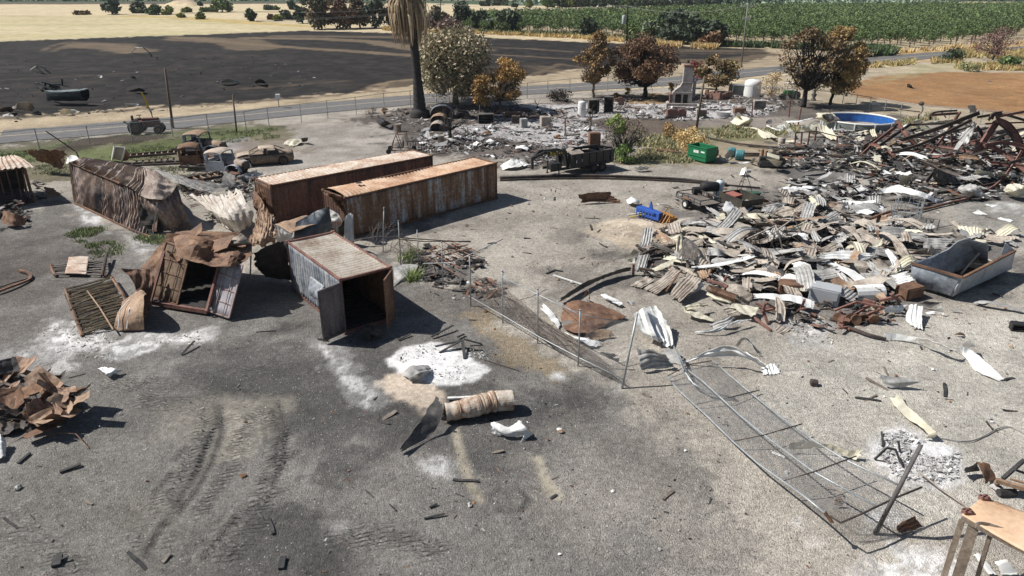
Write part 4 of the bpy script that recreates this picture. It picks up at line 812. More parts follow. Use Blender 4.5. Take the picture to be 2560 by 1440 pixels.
# corrugated end sheet over the brown roof, dark wall panel, white/grey cab pieces
S('corrugated_sheet','curved olive-brown corrugated sheet resting on the brown crumpled roof','metal sheet',[[(556,596,2.7),(590,590,2.9),(604,582,2.8)],[(565,610,2.75),(600,606,2.9),(622,600,2.7)],[(580,620,2.3),(605,614,2.4),(626,610,2.3)]],GALVR,corr=(0,.13,.02),crum=.03,group='large torn container sheets')
S('torn_metal_sheet','dark scorched wall panel leaning left of the open container','metal sheet',[[(628,632,2.3),(670,615,2.4),(712,597,2.4)],[(632,655,1.6),(680,650,1.5),(725,640,1.4)],[(650,680,.8),(690,685,.6),(735,680,.5)],[(668,692,.2),(700,700,.1),(738,702,.1)]],DARKI,corr=(0,.35,.02),crum=.05,group='large torn container sheets',nu=20)
S('torn_metal_sheet','big pale rust-washed sheet draped left of the long containers','metal sheet',[[(466,484,1.4),(520,485,1.3),(560,480,1.6),(592,464,2.5)],[(490,500,1.2),(535,510,1.5),(575,515,1.8),(612,490,2.3)],[(520,530,.7),(560,545,1.2),(590,545,1.3),(630,520,1.8)],[(545,550,.3),(575,565,.5),(600,575,.5),(636,545,1.2)],[(570,572,.1),(585,578,.1),(602,580,.15),(630,560,.7)]],
  M('pale_torn_sheet',[(.15,.10,.07),(.34,.27,.21),(.50,.45,.39),(.64,.61,.56)],1.0,(1,1,.4),rough=.6,fine=7,spread=(.25,.62)),crum=.10,cs=1.2,corr=(1,.5,.04),nu=20,nv=20,seed=31,group='large torn container sheets')
TANR=M('tan_rust',[(.12,.075,.05),(.32,.21,.135),(.50,.38,.27)],1,rough=.75,fine=8)
S('torn_metal_sheet','tan curled container skin between the pale sheet and the brown roof','metal sheet',[[(650,500,1.8),(668,520,1.7),(690,545,1.2)],[(640,545,1.3),(665,560,1.3),(692,570,1.0)],[(625,590,1.0),(655,592,1.4),(690,590,1.0)],[(610,610,.8),(650,618,.9),(690,610,.6)]],TANR,crum=.14,cs=.7,corr=(1,.22,.03),seed=33,group='large torn container sheets')
S('torn_metal_sheet','rusty folded flap at the near end of the farther long container','metal sheet',[[(632,470,2.0),(642,478,2.1),(655,500,1.9)],[(630,510,1.4),(648,508,1.6),(664,520,1.4)],[(640,540,.6),(655,545,.7),(668,535,.9)]],RUSTB,crum=.16,cs=.5,seed=35,group='large torn container sheets')
S('torn_metal_sheet','crumpled brown sheet pointing up at the far left, behind the crumpled container','metal sheet',[[(52,376,1.9),(90,372,2.1),(130,372,2.2),(171,372,2.4)],[(70,385,1.6),(105,390,1.5),(140,392,1.4),(165,395,1.6)],[(100,405,.8),(125,412,.6),(145,422,.4),(160,424,.6)]],BRR,crum=.14,cs=.9,nu=22,nv=26,seed=36,group='large torn container sheets')
S('torn_metal_sheet','pale flat sheet tucked behind the crumpled container','metal sheet',[[(165,392,.8),(185,388,.8),(200,398,.8)],[(165,410,.4),(180,410,.4),(200,404,.5)]],WHITES,crum=.03,group='large torn container sheets')
# white cab / box pieces behind the open container
tW=thing('truck_box','burnt white box body with a dark torn side between the containers','truck box',tuple(at(780,610)),world=True)
S('roof',None,None,[[(690,560,1.9),(730,548,1.9),(768,537,1.9)],[(728,582,1.9),(745,575,1.9),(790,560,1.9)]],TANR,tW,crum=.04)
S('side_panel',None,None,[[(740,555,2.1),(790,528,2.4),(822,516,2.9)],[(735,590,1.5),(790,570,1.7),(830,560,1.6)],[(742,618,.8),(790,610,.7),(835,580,.8)]],M('blue_black_panel',[(.03,.035,.045),(.065,.08,.10),(.12,.14,.16)],1,rough=.5),tW,crum=.07,seed=41,nu=22,nv=22)
S('front_panel',None,None,[[(688,560,1.85),(728,583,1.85)],[(690,600,.3),(730,620,.2)]],WHITES,tW,crum=.05)
S('cab_shell',None,None,[[(822,522,2.4),(845,535,2.3),(855,550,2.0)],[(826,555,1.6),(842,552,1.8),(855,556,1.7)]],WHITES,tW,crum=.05)
S('end_panel',None,None,[[(862,545,1.7),(875,533,1.9),(882,538,1.8)],[(860,590,.6),(872,592,.6),(884,590,.6)],[(862,612,.05),(875,615,.05),(885,610,.05)]],WHITES,tW,corr=(1,.2,.03),crum=.05)
S('inner_panel',None,None,[[(835,560,1.2),(850,565,1.3),(862,548,1.6)],[(840,600,.1),(850,602,.1),(862,600,.1)]],DARKI,tW,crum=.05)
# G: ribbed floor frame lying flat, with curled side
def ribfloor(label,quad,nr_,mat,h=.22,curl=None,cols=(0,)):
    a,b,c,d=[at(*q) for q in quad]; t=thing('container_floor',label,'container floor',tuple((a+c)/2*np.array([1,1,0])),group='burnt container floors',world=True)
    for i in range(nr_):
        u=(i+.5)/nr_; p=a+(d-a)*u; q=b+(c-b)*u; j=rng.normal(size=3)*.04
        m_=(p+q)/2+j; MB().tube([p+rng.normal(size=3)*.06,(p+m_)/2+rng.normal(size=3)*.02,m_,(q+m_)/2,q+rng.normal(size=3)*.06],.052,4).build('floor_rib',mat,t)
    for u in (0,1): MB().tube([a+(b-a)*u-Z*.03,(a+(b-a)*u+d+(c-d)*u)/2+rng.normal(size=3)*.05,d+(c-d)*u-Z*.03],.07,5).build('side_rail',RUSTB,t)
    return t
tG=ribfloor('ribbed rusty container floor lying flat with a curled end wall, left foreground',((164,722,.22),(278,690,.35),(330,800,.25),(205,838,.12)),22,M('olive_rust_rib',[(.04,.03,.022),(.13,.10,.06),(.3,.24,.15)],1.5,rough=.8))
MB().tube([at(218,727,.33),at(250,770,.33),at(283,824,.3)],.035,6).build('strap',TANR,tG)
S('floor_plate',None,None,[[(160,735,.03),(280,700,.03)],[(205,840,.03),(325,812,.03)]],DARKI,tG,crum=.02,z=0)
S('curled_end',None,None,[[(283,825,.1),(318,826,.1),(360,825,.1)],[(292,790,.5),(322,780,.8),(358,780,1.0)],[(312,750,.5),(340,740,1.2),(360,745,1.5)],[(335,735,.3),(350,725,1.0),(366,735,1.4)]],TANR,tG,crum=.08,cs=.6,seed=44)
for dx in (0,22): MB().tube([at(295+dx,822,.2),at(300+dx,775,.9),at(325+dx*.5,748,1.0)],.025,5).build('curled_strap',WHITES,tG)
tH=ribfloor('small burnt ribbed floor with a pale square plate, behind the larger ribbed floor',((128,660,.15),(265,648,.2),(262,690,.15),(140,690,.1)),6,STEELD)
S('cover_plate',None,None,[[(172,642,.3),(222,641,.3)],[(162,684,.2),(216,685,.2)]],RUSTP,tH,crum=.04)
MB().tube([at(268,632,.4),at(262,655,.35),at(254,690,.2)],.07,6).build('bent_rail',STEELD,tH)
# H: rust pile at the left edge, foreground: one crumpled skin folded over itself, with loose torn pieces
FGR=M('foreground_rust',[(.06,.035,.025),(.20,.115,.075),(.36,.235,.155),(.55,.44,.34)],1.6,rough=.75,fine=9,bump=.35)
tK=thing('crumpled_metal_heap','large crumpled rust-brown metal heap cut by the left edge of the foreground','crumpled metal',tuple(at(90,1050)),world=True)
S('torn_sheet',None,None,[[(-50,925,.25),(20,915,.3),(95,930,.15),(140,955,.05)],[(-50,980,.45),(30,975,.5),(110,975,.45),(190,990,.2)],[(-50,1040,.4),(40,1035,.4),(120,1025,.3),(205,1010,.1)],[(-50,1100,.02),(40,1095,.05),(120,1070,.05),(212,1025,.02)]],STEELD,tK,crum=.12,cs=.8,nu=16,nv=20,seed=61)
def shard(par,c,L,W_,yaw,tilt,rollv,mat,sd,fold):
    du=np.array([math.cos(yaw)*math.cos(tilt),math.sin(yaw)*math.cos(tilt),math.sin(tilt)]); dw=np.cross((0,0,1),du); dw /= np.linalg.norm(dw); dw=dw*math.cos(rollv)+np.cross(du,dw)*math.sin(rollv); n=np.cross(du,dw)
    k=(rng.random()-.5)*.5; rows=np.array([[np.array(c)+du*L*a+dw*W_*b*(1-.3*abs(a))+n*fold*(abs(a-k)*1.3*L if i_ != 9 else 0)+n*.25*W_*fold*abs(b+k) for b in (-.5,-.15,.2,.5)] for i_,a in enumerate((-.5,-.3,k,.3,.5))])
    MB().grid(clampz(surf(rows,11,9,.04,.7,seed=sd,lin=True,torn=.95))).build('torn_sheet',mat,par,solid=.01)
for i in range(46):
    x,y=-40+rng.random()*250,925+rng.random()*150
    if y < 925+(x-60)*.35 or (x > 120 and y > 1150-.62*x): continue
    hh=.25+.75*rng.random()*(1-abs(y-990)/110); c=at(x,y,max(.12,hh)); shard(tK,c,.5+.9*rng.random(),.35+.45*rng.random(),rng.normal()*.5+.35,rng.normal()*.32,rng.normal()*.45,(FGR,FGR,BRR,TANR,RUSTB,FGR,STEELD)[i % 7],70+i,.1+.5*rng.random())
for i,(x,y,h,L,W_,yw_,tl,rl,m_) in enumerate(((70,925,.7,1.7,1.0,-.35,.1,.5,FGR),(120,965,.75,1.4,.8,-.5,-.1,.35,FGR),(60,985,.8,1.9,.5,.1,.05,.7,BRR),(110,1015,.55,1.9,.6,.25,.0,.5,FGR),(180,1010,.5,1.1,.7,.75,.2,-.6,TANR),(25,915,1.0,.8,.7,.1,.2,1.1,DARKS),(20,1015,.7,1.3,.8,.5,.2,.6,RUSTB))): shard(tK,at(x,y,h),L,W_,yw_,tl,rl,m_,130+i,.35)
for i,(x,y,h,L,W_,yw_,tl,rl,m_) in enumerate(((470,600,2.45,1.8,1.0,.2,.15,.4,BRR),(540,625,2.4,2.0,1.1,-.1,-.1,.5,BRR),(590,650,2.1,1.6,.9,-.3,-.3,.3,RUSTB),(450,645,2.0,1.2,.8,.8,-.3,.4,RUSTB))): shard(tF,at(x,y,h),L,W_,yw_,tl,rl,m_,150+i,.4)
MB().tube([at(108,1093,.1),at(150,1082,.25),at(190,1085,.2),at(222,1120,.03)],.018,5).build('bent_rod',RUSTB,tK)
S('metal_sheet','cream rusted sheet corner at the left edge below the rust heap','metal sheet',[[(-30,1090,.3),(0,1085,.5),(15,1100,.2)],[(-30,1160,.1),(5,1150,.15),(16,1135,.1)]],WHITES,crum=.06,cs=.3)
# ---------------------------------------------------------------- torn sheets, traced one by one (each row crosses the sheet; ribs are real)
LM={'the grey dump body': (2400,670),'the blue tiller': (1625,545),'the box trailer': (1850,505),'the flatbed trailer': (1740,510),'the white freezer': (2060,735),'the steel coil': (1810,735),
      'the tangled wire rack': (1960,590),'the wire cage': (2260,550),'the leaning end post': (1570,880),'the blue pool': (2150,300),'the collapsed steel arch': (2470,380),'the red-brown implement': (2180,770),
      'the green dumpster': (1757,395),'the burnt machine': (1930,410),'the ash heap': (2330,1150),'the brown box': (2275,735),'the grey chest': (2130,665),'the curved beam': (1440,700),'the cream upright panel': (2265,450),'the fallen chain-link fence': (2050,1100),
      'the white-ash patch': (1090,910),'the open container': (850,720),'the long containers': (950,480),'the burnt sedan': (660,400),'the dump trailer': (1440,405),'the brick chimney': (1700,240),'the palm foot': (1050,285),'the leaning wooden pole': (1745,320),
      'the left foreground heap': (110,1000),'the tilted container': (460,690),'the ribbed floor': (240,770),'the crumpled container': (320,500),'the rolled bundle': (1200,1015),'the corner table': (2450,1340),'the yellow-bladed tractor': (350,320),'the overturned boat': (170,245)}
USED=[]
def where(x,y):
    k=min(LM,key=lambda n: math.hypot(x-LM[n][0],(y-LM[n][1])*1.6)); dx,dy=x-LM[k][0],y-LM[k][1]
    if math.hypot(dx,dy*1.6) < 26: return 'against '+k
    if abs(dx) > abs(dy)*1.6: return ('right of ' if dx > 0 else 'left of ')+k
    return ('in front of ' if dy > 0 else 'behind ')+k
def auto(o,head,cat,x,y,group): tag(o,head+' '+where(x,y),cat,group); USED.append((o,x,y)); return o
ZS={'K1': (1560,560,5.333),'K2': (2000,560,3.033),'K3': (1640,440,3.033),'K4': (2080,250,3.033),'K5': (860,230,3.033),'K6': (1300,230,3.033),'K7': (0,140,3.033),'K8': (2160,1080,2.275),
      'R3': (1860,240,3.6),'R4': (1860,560,3.6),'ZN': (1200,560,3.272),'K9': (1700,900,2.666),'K0': (850,900,2.666),'KB': (1600,140,4.571),'P': (0,0,1)}
def zp(k,x,y): a,b,s=ZS[k]; return a+x/s,b+y/s
def zat(k,x,y,h): return at(*zp(k,x,y),h)
MN={'g': (GALV,'grey'),'b': (GALVR,'brown-grey'),'c': (CREAM,'cream'),'w': (WHITES,'white'),'d': (DARKS,'dark'),'t': (TANR,'tan rusty'),'r': (RUSTB,'rusty brown')}
def sh(k,rows,m='g',cor=None,label=None,crum=.06,cs=1.1,pitch=.17,amp=.026,nu=18,nv=14,dh=0):
    R_=[[zp(k,q[0],q[1])+(q[2]*1.0+dh,) for q in r] for r in rows]
    xs=[q[0] for r in R_ for q in r]; ys_=[q[1] for r in R_ for q in r]; x,y=sum(xs)/len(xs),sum(ys_)/len(ys_)
    mat,nm=MN[m]
    sd=len(USED)+3
    P=surf(px(R_),nu,nv,crum,cs,(cor,pitch,amp) if cor is not None else None,sd,torn=.5)
    if cor is not None:     # rough torn end
        pass
    o=MB().grid(clampz(P)).build('roofing_sheet' if cor is not None else 'metal_sheet',mat,smooth=False,solid=.01)
    hs=[q[2] for r in rows for q in r]; L=(max(xs)-min(xs))*scale_at(at(x,y))
    form='flat' if max(hs)-min(hs) < .25 else ('bent' if max(hs) < .85 else 'upturned')
    size='long ' if L > 3.2 else ('short ' if L < 1.3 else '')
    if label: tag(o,label,'metal sheet','torn metal sheets'); USED.append((o,x,y))
    else: auto(o,size+form+' '+nm+(' corrugated sheet' if cor is not None else ' metal sheet'),'metal sheet',x,y,'torn metal sheets')
    return o
# K1
A_=lambda *a,**k: sh('K1',*a,**k)
A_([[(250,50,.9),(400,30,.9)],[(210,260,.35),(360,270,.35)],[(165,290,.25),(320,370,.2)]],'g',1)
A_([[(200,370,.4),(355,395,.4)],[(160,500,.25),(320,500,.25)],[(130,610,.1),(280,630,.1)]],'g',1)
A_([[(710,155,1.2),(785,140,1.2)],[(690,300,.7),(795,290,.7)],[(690,430,.3),(800,420,.3)]],'c',1,pitch=.25,amp=.03)
A_([[(690,440,.4),(810,400,.4)],[(760,540,.1),(850,520,.1)]],'w')
A_([[(950,300,.8),(1080,320,.9)],[(975,440,.4),(1130,430,.5)],[(985,540,.1),(1150,560,.1)]],'b',1)
A_([[(1090,300,.7),(1240,310,.8),(1360,370,.5)],[(1130,420,.4),(1250,430,.6),(1360,440,.3)]],'g',0)
A_([[(1010,190,.9),(1070,180,.9)],[(1180,300,.7),(1240,270,.7)],[(1420,430,.5),(1480,370,.5)],[(1640,520,.3),(1700,480,.3)],[(1800,570,.2),(1860,560,.2)]],'b',nu=30)
A_([[(1640,450,.4),(1660,500,.3)],[(1830,440,.2),(1850,570,.1)],[(2040,400,.8),(2060,500,.6)]],'g',1)
A_([[(60,820,.05),(290,690,.2)],[(230,870,.05),(440,740,.2)]],'b',0)
A_([[(240,870,.05),(420,960,.05)],[(520,700,.4),(640,790,.4)],[(650,560,.7),(800,660,.7)]],'b',1,nu=20)
A_([[(590,950,.2),(750,1050,.2)],[(740,760,.6),(930,880,.5)],[(850,650,.8),(1050,740,.8)]],'b',1,nu=20)
A_([[(960,640,.8),(1030,740,.8)],[(1080,610,.8),(1120,720,.7)],[(1190,610,.7),(1110,730,.7)]],'t',0)
A_([[(820,980,.1),(860,960,.1)],[(950,880,.3),(1040,850,.4)],[(1000,760,.7),(1080,770,.7)]],'w')
A_([[(370,600,.5),(400,640,.5)],[(520,520,.6),(540,600,.5)],[(670,460,.6),(660,540,.5)]],'c')
A_([[(1080,900,.4),(1090,950,.2)],[(1240,960,.5),(1250,1020,.3)],[(1440,1040,.4),(1460,1060,.3)]],'c',1)
A_([[(1500,1040,.2),(1590,880,.8)],[(1560,1050,.2),(1680,900,.8)],[(1670,1100,.1),(1720,960,.6)]],'b')
A_([[(1710,920,.6),(1720,1000,.5)],[(2020,930,.7),(2040,1010,.6)],[(2300,950,.6),(2320,1060,.5)],[(2560,1040,.4),(2560,1160,.2)]],'w',nu=24)
A_([[(1380,1100,.5),(1450,1050,.5)],[(1560,1180,.4),(1640,1070,.4)],[(1700,1250,.3),(1850,1140,.3)]],'c')
A_([[(1300,1090,.5),(1400,1070,.5)],[(1390,1230,.3),(1560,1190,.3)]],'b',0)
A_([[(780,1100,.5),(790,1150,.4)],[(950,1060,.5),(960,1140,.4)],[(1120,1060,.4),(1140,1090,.3)]],'c',1)
A_([[(780,1150,.4),(790,1100,.45)],[(950,1240,.25),(960,1160,.3)],[(1190,1310,.05),(1210,1280,.1)]],'c')
A_([[(1100,1340,.05),(1200,1390,.05)],[(1300,1270,.4),(1400,1330,.3)],[(1400,1220,.5),(1500,1250,.4)]],'g',1)
A_([[(900,1440,.05),(960,1470,.02)],[(1150,1400,.3),(1300,1420,.2)],[(1400,1350,.3),(1500,1290,.4)],[(1620,1280,.4),(1710,1270,.3)]],'w',1)
A_([[(1890,650,.7),(2060,630,.7)],[(1920,720,.7),(2110,710,.7)],[(1940,820,.3),(2140,790,.3)]],'t',1)
A_([[(2080,630,.7),(2100,760,.5)],[(2300,680,.7),(2300,850,.5)],[(2500,770,.6),(2430,820,.5)]],'w')
A_([[(1720,760,.5),(1700,790,.4)],[(1850,800,.4),(1840,840,.35)],[(2020,880,.2),(1980,920,.2)]],'g')
A_([[(2230,520,.6),(2260,570,.5)],[(2380,500,.7),(2350,640,.5)],[(2540,660,.3),(2480,710,.2)]],'w')
A_([[(2120,610,.3),(2140,620,.3)],[(2200,500,.6),(2230,520,.6)],[(2370,440,.8),(2400,470,.8)]],'b')
A_([[(2180,280,.3),(2560,320,.3)],[(2330,180,.3),(2470,190,.3)]],'b')
A_([[(1700,380,.4),(1720,410,.4)],[(1950,320,.5),(1960,400,.4)],[(2150,340,.4),(2130,410,.3)]],'g',1)
A_([[(520,80,.3),(520,100,.3)],[(850,30,.5),(860,80,.4)],[(1180,60,.5),(1160,110,.4)]],'c')
A_([[(670,110,.3),(700,130,.2)],[(900,80,.5),(920,140,.3)],[(1160,100,.5),(1090,150,.3)]],'c',1)
A_([[(2020,960,.7),(2050,960,.7)],[(2010,1100,.5),(2150,1110,.5)],[(2030,1320,.1),(2140,1320,.1)]],'b',1)
A_([[(2000,1420,.05),(2100,1330,.1)],[(2100,1480,.02),(2220,1400,.1)]],'b',0)
A_([[(60,400,.4),(140,330,.6)],[(120,430,.1),(200,370,.3)]],'c'); A_([[(50,460,.35),(150,450,.35)],[(40,510,.1),(150,530,.1)]],'c')
A_([[(480,300,.3),(620,270,.5)],[(560,340,.1),(660,320,.2)]],'t',0); A_([[(570,240,.6),(660,190,.8)],[(620,400,.2),(690,380,.3)]],'b',1)
A_([[(1180,660,.4),(1260,740,.2)],[(1300,700,.5),(1360,780,.3)]],'w'); A_([[(1380,800,.6),(1390,860,.4)],[(1500,800,.7),(1540,900,.5)],[(1660,860,.6),(1640,920,.4)]],'b')
A_([[(700,540,.5),(720,560,.4)],[(850,600,.4),(830,640,.3)],[(1000,690,.5),(950,700,.4)]],'b'); A_([[(1200,220,.9),(1240,210,.9)],[(1400,300,.6),(1430,280,.6)],[(1640,400,.3),(1650,370,.3)]],'d')
A_([[(1480,270,.4),(1580,280,.5)],[(1520,330,.2),(1600,340,.3)]],'b',1); A_([[(2370,420,.6),(2380,450,.5)],[(2460,420,.7),(2470,480,.5)],[(2580,440,.6),(2570,500,.4)]],'c')
A_([[(2430,880,.8),(2560,830,.8)],[(2440,900,.6),(2560,870,.7)]],'w')
# ZN
A_=lambda *a,**k: sh('ZN',*a,**k)
A_([[(1255,735,1.1),(1330,690,1.2),(1380,680,1.0),(1440,665,1.1)],[(1290,850,.7),(1370,800,.85),(1440,800,.5),(1520,770,.8)],[(1330,900,.4),(1420,920,.5),(1500,880,.3),(1560,860,.4)],[(1400,930,.1),(1480,950,.2),(1540,1010,.1),(1590,990,.1)]],'w',1,pitch=.45,amp=.09,nu=24,nv=26,label='big multi-folded pale sheet standing behind the leaning end post',crum=.05)
A_([[(1280,1015,.9),(1310,1150,.4),(1300,1200,.1)],[(1400,1020,.9),(1420,1100,.5),(1430,1190,.1)],[(1530,1070,.7),(1560,1120,.3),(1600,1170,.1)]],'g',1,label='torn grey sheet with holes standing right of the leaning end post')
A_([[(1480,1040,.3),(1530,1000,.4)],[(1560,1130,.1),(1660,1080,.2)],[(1640,1150,.05),(1690,1030,.3)]],'g')
A_([[(1650,1140,.05),(1680,1130,.1)],[(1860,1040,.7),(1850,1090,.4)],[(2020,990,1.0),(2060,1080,.5)],[(2180,1060,.8),(2200,1110,.5)],[(2370,1190,.05),(2380,1200,.02)]],'w',1,pitch=.2,nu=30,label='long twisted white ribbon of roofing arching above the fallen fence')
A_([[(2080,1000,.1),(2110,1010,.1)],[(2140,930,.8),(2160,950,.7)],[(2200,950,.7),(2210,970,.6)],[(2270,1070,.1),(2310,1060,.1)]],'g',nu=20,label='small grey metal loop standing behind the twisted white ribbon')
A_([[(2290,1170,.15),(2420,1130,.15)],[(2310,1240,.02),(2470,1225,.02)]],'w',1)
A_([[(635,655,.05),(640,620,.5)],[(860,520,.1),(850,480,.5)],[(1060,430,.1),(1070,395,.5)],[(1240,380,.2),(1240,345,.5)]],'d',nu=30,label='long dark curved purlin sweeping across the gravel to the sheet pile',crum=.04)
A_([[(680,660,.3),(780,620,.4),(950,640,.3)],[(660,750,.1),(850,740,.4),(1200,750,.15)],[(680,860,.1),(860,900,.2),(1090,800,.1)]],'r',nu=26,nv=26,crum=.06,cs=1.0,label='crumpled rust-brown plate lying behind the chain-link fence')
A_([[(490,690,.3),(520,645,.4)],[(580,780,.2),(620,750,.2)],[(640,860,.1),(660,830,.1)]],'w')
A_([[(680,870,.1),(700,900,.1)],[(830,960,.3),(860,930,.3)],[(950,1010,.1),(1000,960,.2)]],'w')
A_([[(860,900,.4),(930,860,.4),(1100,870,.3)],[(900,950,.1),(980,945,.1),(1100,920,.1)]],'t',crum=.1)
A_([[(980,580,.2),(1020,560,.4)],[(1060,620,.3),(1090,600,.3)],[(1150,680,.1),(1170,650,.2)]],'w',crum=.12,cs=.3)
A_([[(1190,630,.2),(1270,635,.2)],[(1200,655,.05),(1270,660,.05)]],'w',crum=.1,cs=.3)
A_([[(840,600,.1),(860,600,.1)],[(880,540,.9),(890,545,.9)],[(890,610,.1),(895,630,.1)]],'r')
A_([[(655,790,.1),(770,790,.3)],[(690,840,.05),(780,850,.1)]],'d'); A_([[(960,1050,.1),(1080,1100,.1)],[(1070,1060,.4),(1130,1070,.1)]],'d')
# R4
A_=lambda *a,**k: sh('R4',*a,**k)
A_([[(1265,965,.4),(1270,1040,.05)],[(1500,1010,.3),(1490,1050,.1)],[(1680,1040,.7),(1680,1062,.4)],[(1850,1120,.6),(1850,1135,.4)],[(1950,1180,.2),(1980,1190,.1)]],'w',nu=28,label='bright white ribbon of sheet lying right of the red-brown implement')
A_([[(1940,1090,.5),(1970,1180,.1)],[(2080,1150,.3),(2000,1220,.1)],[(2220,1280,.2),(2120,1350,.05)],[(2340,1390,.1),(2330,1430,.02)]],'w',nu=22,label='bright white leaf-shaped sheet pointing down right on bare gravel')
A_([[(1960,1090,.3),(2020,1030,.9)],[(1990,1110,.2),(2090,1100,.3)]],'w'); A_([[(1480,720,.5),(1610,730,.5)],[(1450,850,.2),(1610,850,.3)],[(1490,910,.05),(1610,960,.05)]],'w',1,pitch=.16)
A_([[(1240,750,.5),(1480,720,.5)],[(1260,800,.2),(1420,800,.2)]],'w',crum=.12,cs=.4)
A_([[(2050,720,.05),(2060,700,.1)],[(2200,715,.3),(2220,688,.35)],[(2400,760,.2),(2400,740,.2)],[(2520,800,.1),(2520,780,.1)]],'g')
A_([[(1730,790,.1),(1750,720,.6)],[(1810,830,.05),(1780,740,.5)]],'w'); A_([[(1570,720,.2),(1640,700,.4)],[(1680,760,.1),(1790,700,.4)]],'d'); A_([[(1630,790,.1),(1720,780,.2)],[(1640,815,.02),(1720,810,.05)]],'w')
A_([[(1860,770,.15),(1880,765,.15)],[(1970,800,.05),(1960,780,.1)]],'g'); A_([[(1890,1000,.05),(1940,970,.3)],[(2000,1010,.02),(1990,990,.1)]],'t')
A_([[(20,1030,.5),(50,1040,.5)],[(100,1130,.2),(120,1130,.2)],[(130,1180,.02),(160,1180,.02)]],'g'); A_([[(0,1150,.2),(20,1170,.2)],[(120,1210,.2),(130,1220,.2)],[(240,1310,.02),(250,1320,.02)]],'w')
sh('K9',[[(1325,88,.5),(1345,150,.2),(1400,190,.05)],[(1440,110,.4),(1450,150,.3),(1480,180,.1)],[(1605,135,.4),(1606,142,.38),(1600,152,.3)]],'g',label='lone grey bent sheet lying on bare gravel at the right')
sh('K9',[[(1385,240,.15),(1475,235,.15)],[(1430,320,.1),(1510,290,.15)],[(1540,410,.12),(1610,390,.2)],[(1650,490,.3),(1705,475,.35)],[(1620,530,.05),(1700,520,.1)]],'c',nu=24,label='cream panel slanting down to the ash heap at the right',crum=.06)
sh('K9',[[(695,555,.4),(700,605,.1)],[(870,535,.5),(880,590,.2)],[(1000,560,.4),(1000,600,.2)],[(1120,600,.3),(1110,640,.1)],[(1235,595,.4),(1180,675,.05)]],'c',nu=26,label='crumpled cream strip caught on the fallen chain-link fence',crum=.08,cs=.4)
sh('K9',[[(605,600,.05),(610,620,.02)],[(700,640,.1),(695,655,.05)]],'w'); sh('K9',[[(960,860,.2),(1010,850,.2)],[(1090,880,.1),(1080,900,.1)]],'t'); sh('K9',[[(1020,960,.1),(1040,900,.4)],[(1090,980,.05),(1080,920,.3)]],'t',1)
sh('K9',[[(680,740,.02),(715,730,.1)],[(700,785,.02),(725,780,.05)]],'g'); sh('K9',[[(1700,512,.08),(1720,525,.02)],[(1940,535,.08),(1935,546,.02)],[(2165,440,.08),(2160,449,.02)],[(2330,505,.08),(2330,513,.02)]],'g',lab if False else None,label='long thin grey channel zigzagging right of the cream panel',crum=.01)
sh('K9',[[(1430,1110,.3),(1570,1035,.4)],[(1460,1160,.05),(1640,1110,.05)]],'r',0); sh('K9',[[(1895,740,.4),(1980,670,.5)],[(1900,760,.05),(2000,740,.1)]],'d'); sh('K9',[[(1975,670,.6),(2060,690,.5)],[(2030,830,.05),(2110,790,.1)]],'r')
sh('K9',[[(2050,830,.1),(2100,820,.15)],[(2120,880,.1),(2140,860,.15)]],'g'); sh('K9',[[(1950,1300,.1),(1990,1290,.1)],[(2060,1440,.1),(2120,1430,.1)]],'w'); sh('K9',[[(2095,1340,.3),(2180,1330,.4)],[(2150,1430,.1),(2280,1440,.1)]],'w',crum=.12)
# K2
A_=lambda *a,**k: sh('K2',*a,**k)
A_([[(165,280,.7),(200,270,.7)],[(330,370,.7),(430,360,.7)],[(500,500,.4),(560,470,.4)],[(620,590,.1),(690,570,.1)]],'w',nu=26)
A_([[(500,300,.8),(520,270,.8)],[(600,400,.6),(650,370,.6)],[(750,510,.2),(800,450,.3)]],'g',1)
A_([[(510,270,.9),(590,250,.9)],[(620,370,.4),(660,330,.5)],[(700,370,.5),(720,340,.5)],[(770,290,1.0),(730,250,1.0)]],'b',1)
A_([[(700,150,.9),(770,130,.9)],[(740,220,.7),(820,200,.7)],[(800,280,.4),(860,260,.4)]],'b',1)
A_([[(610,15,.8),(800,20,.8)],[(610,100,.5),(830,100,.5)]],'g',0); A_([[(750,60,.95),(830,50,.95)],[(770,130,.65),(860,135,.65)]],'b',1)
A_([[(820,50,.8),(950,75,.7)],[(830,110,.5),(950,130,.4)]],'g',0); A_([[(935,105,.8),(1180,110,.9)],[(935,180,.5),(1100,190,.5)]],'g',0)
A_([[(960,220,.9),(990,150,1.3)],[(1050,240,.5),(1010,180,.9)]],'b'); A_([[(290,10,.9),(420,15,.9)],[(400,80,.6),(450,90,.6)],[(440,140,.3),(500,150,.3)]],'b')
A_([[(120,240,.7),(130,260,.6)],[(300,200,.8),(300,270,.6)],[(460,210,.7),(460,280,.5)],[(600,240,.5),(590,250,.4)]],'w',1,pitch=.2)
A_([[(80,60,.8),(110,45,.8)],[(100,130,.5),(160,140,.5)]],'g',1); A_([[(0,100,.4),(60,100,.4)],[(0,220,.2),(200,200,.2)]],'b'); A_([[(270,170,.6),(300,135,.7)],[(290,210,.4),(340,200,.4)]],'g',1)
A_([[(340,180,.6),(345,190,.6)],[(430,140,.7),(450,180,.6)],[(530,165,.6),(540,200,.4)],[(635,100,.9),(630,150,.7)]],'c',nu=20)
A_([[(0,280,.6),(0,340,.4)],[(60,310,.6),(50,370,.4)],[(110,380,.3),(90,400,.2)]],'w'); A_([[(120,360,.5),(180,350,.5)],[(170,410,.3),(240,400,.3)],[(200,460,.1),(290,450,.1)]],'w',1)
A_([[(130,290,.8),(160,260,.8)],[(130,350,.5),(190,360,.5)]],'g'); A_([[(640,200,.8),(660,180,.8)],[(680,270,.6),(740,270,.6)],[(720,340,.3),(760,330,.3)]],'w',1)
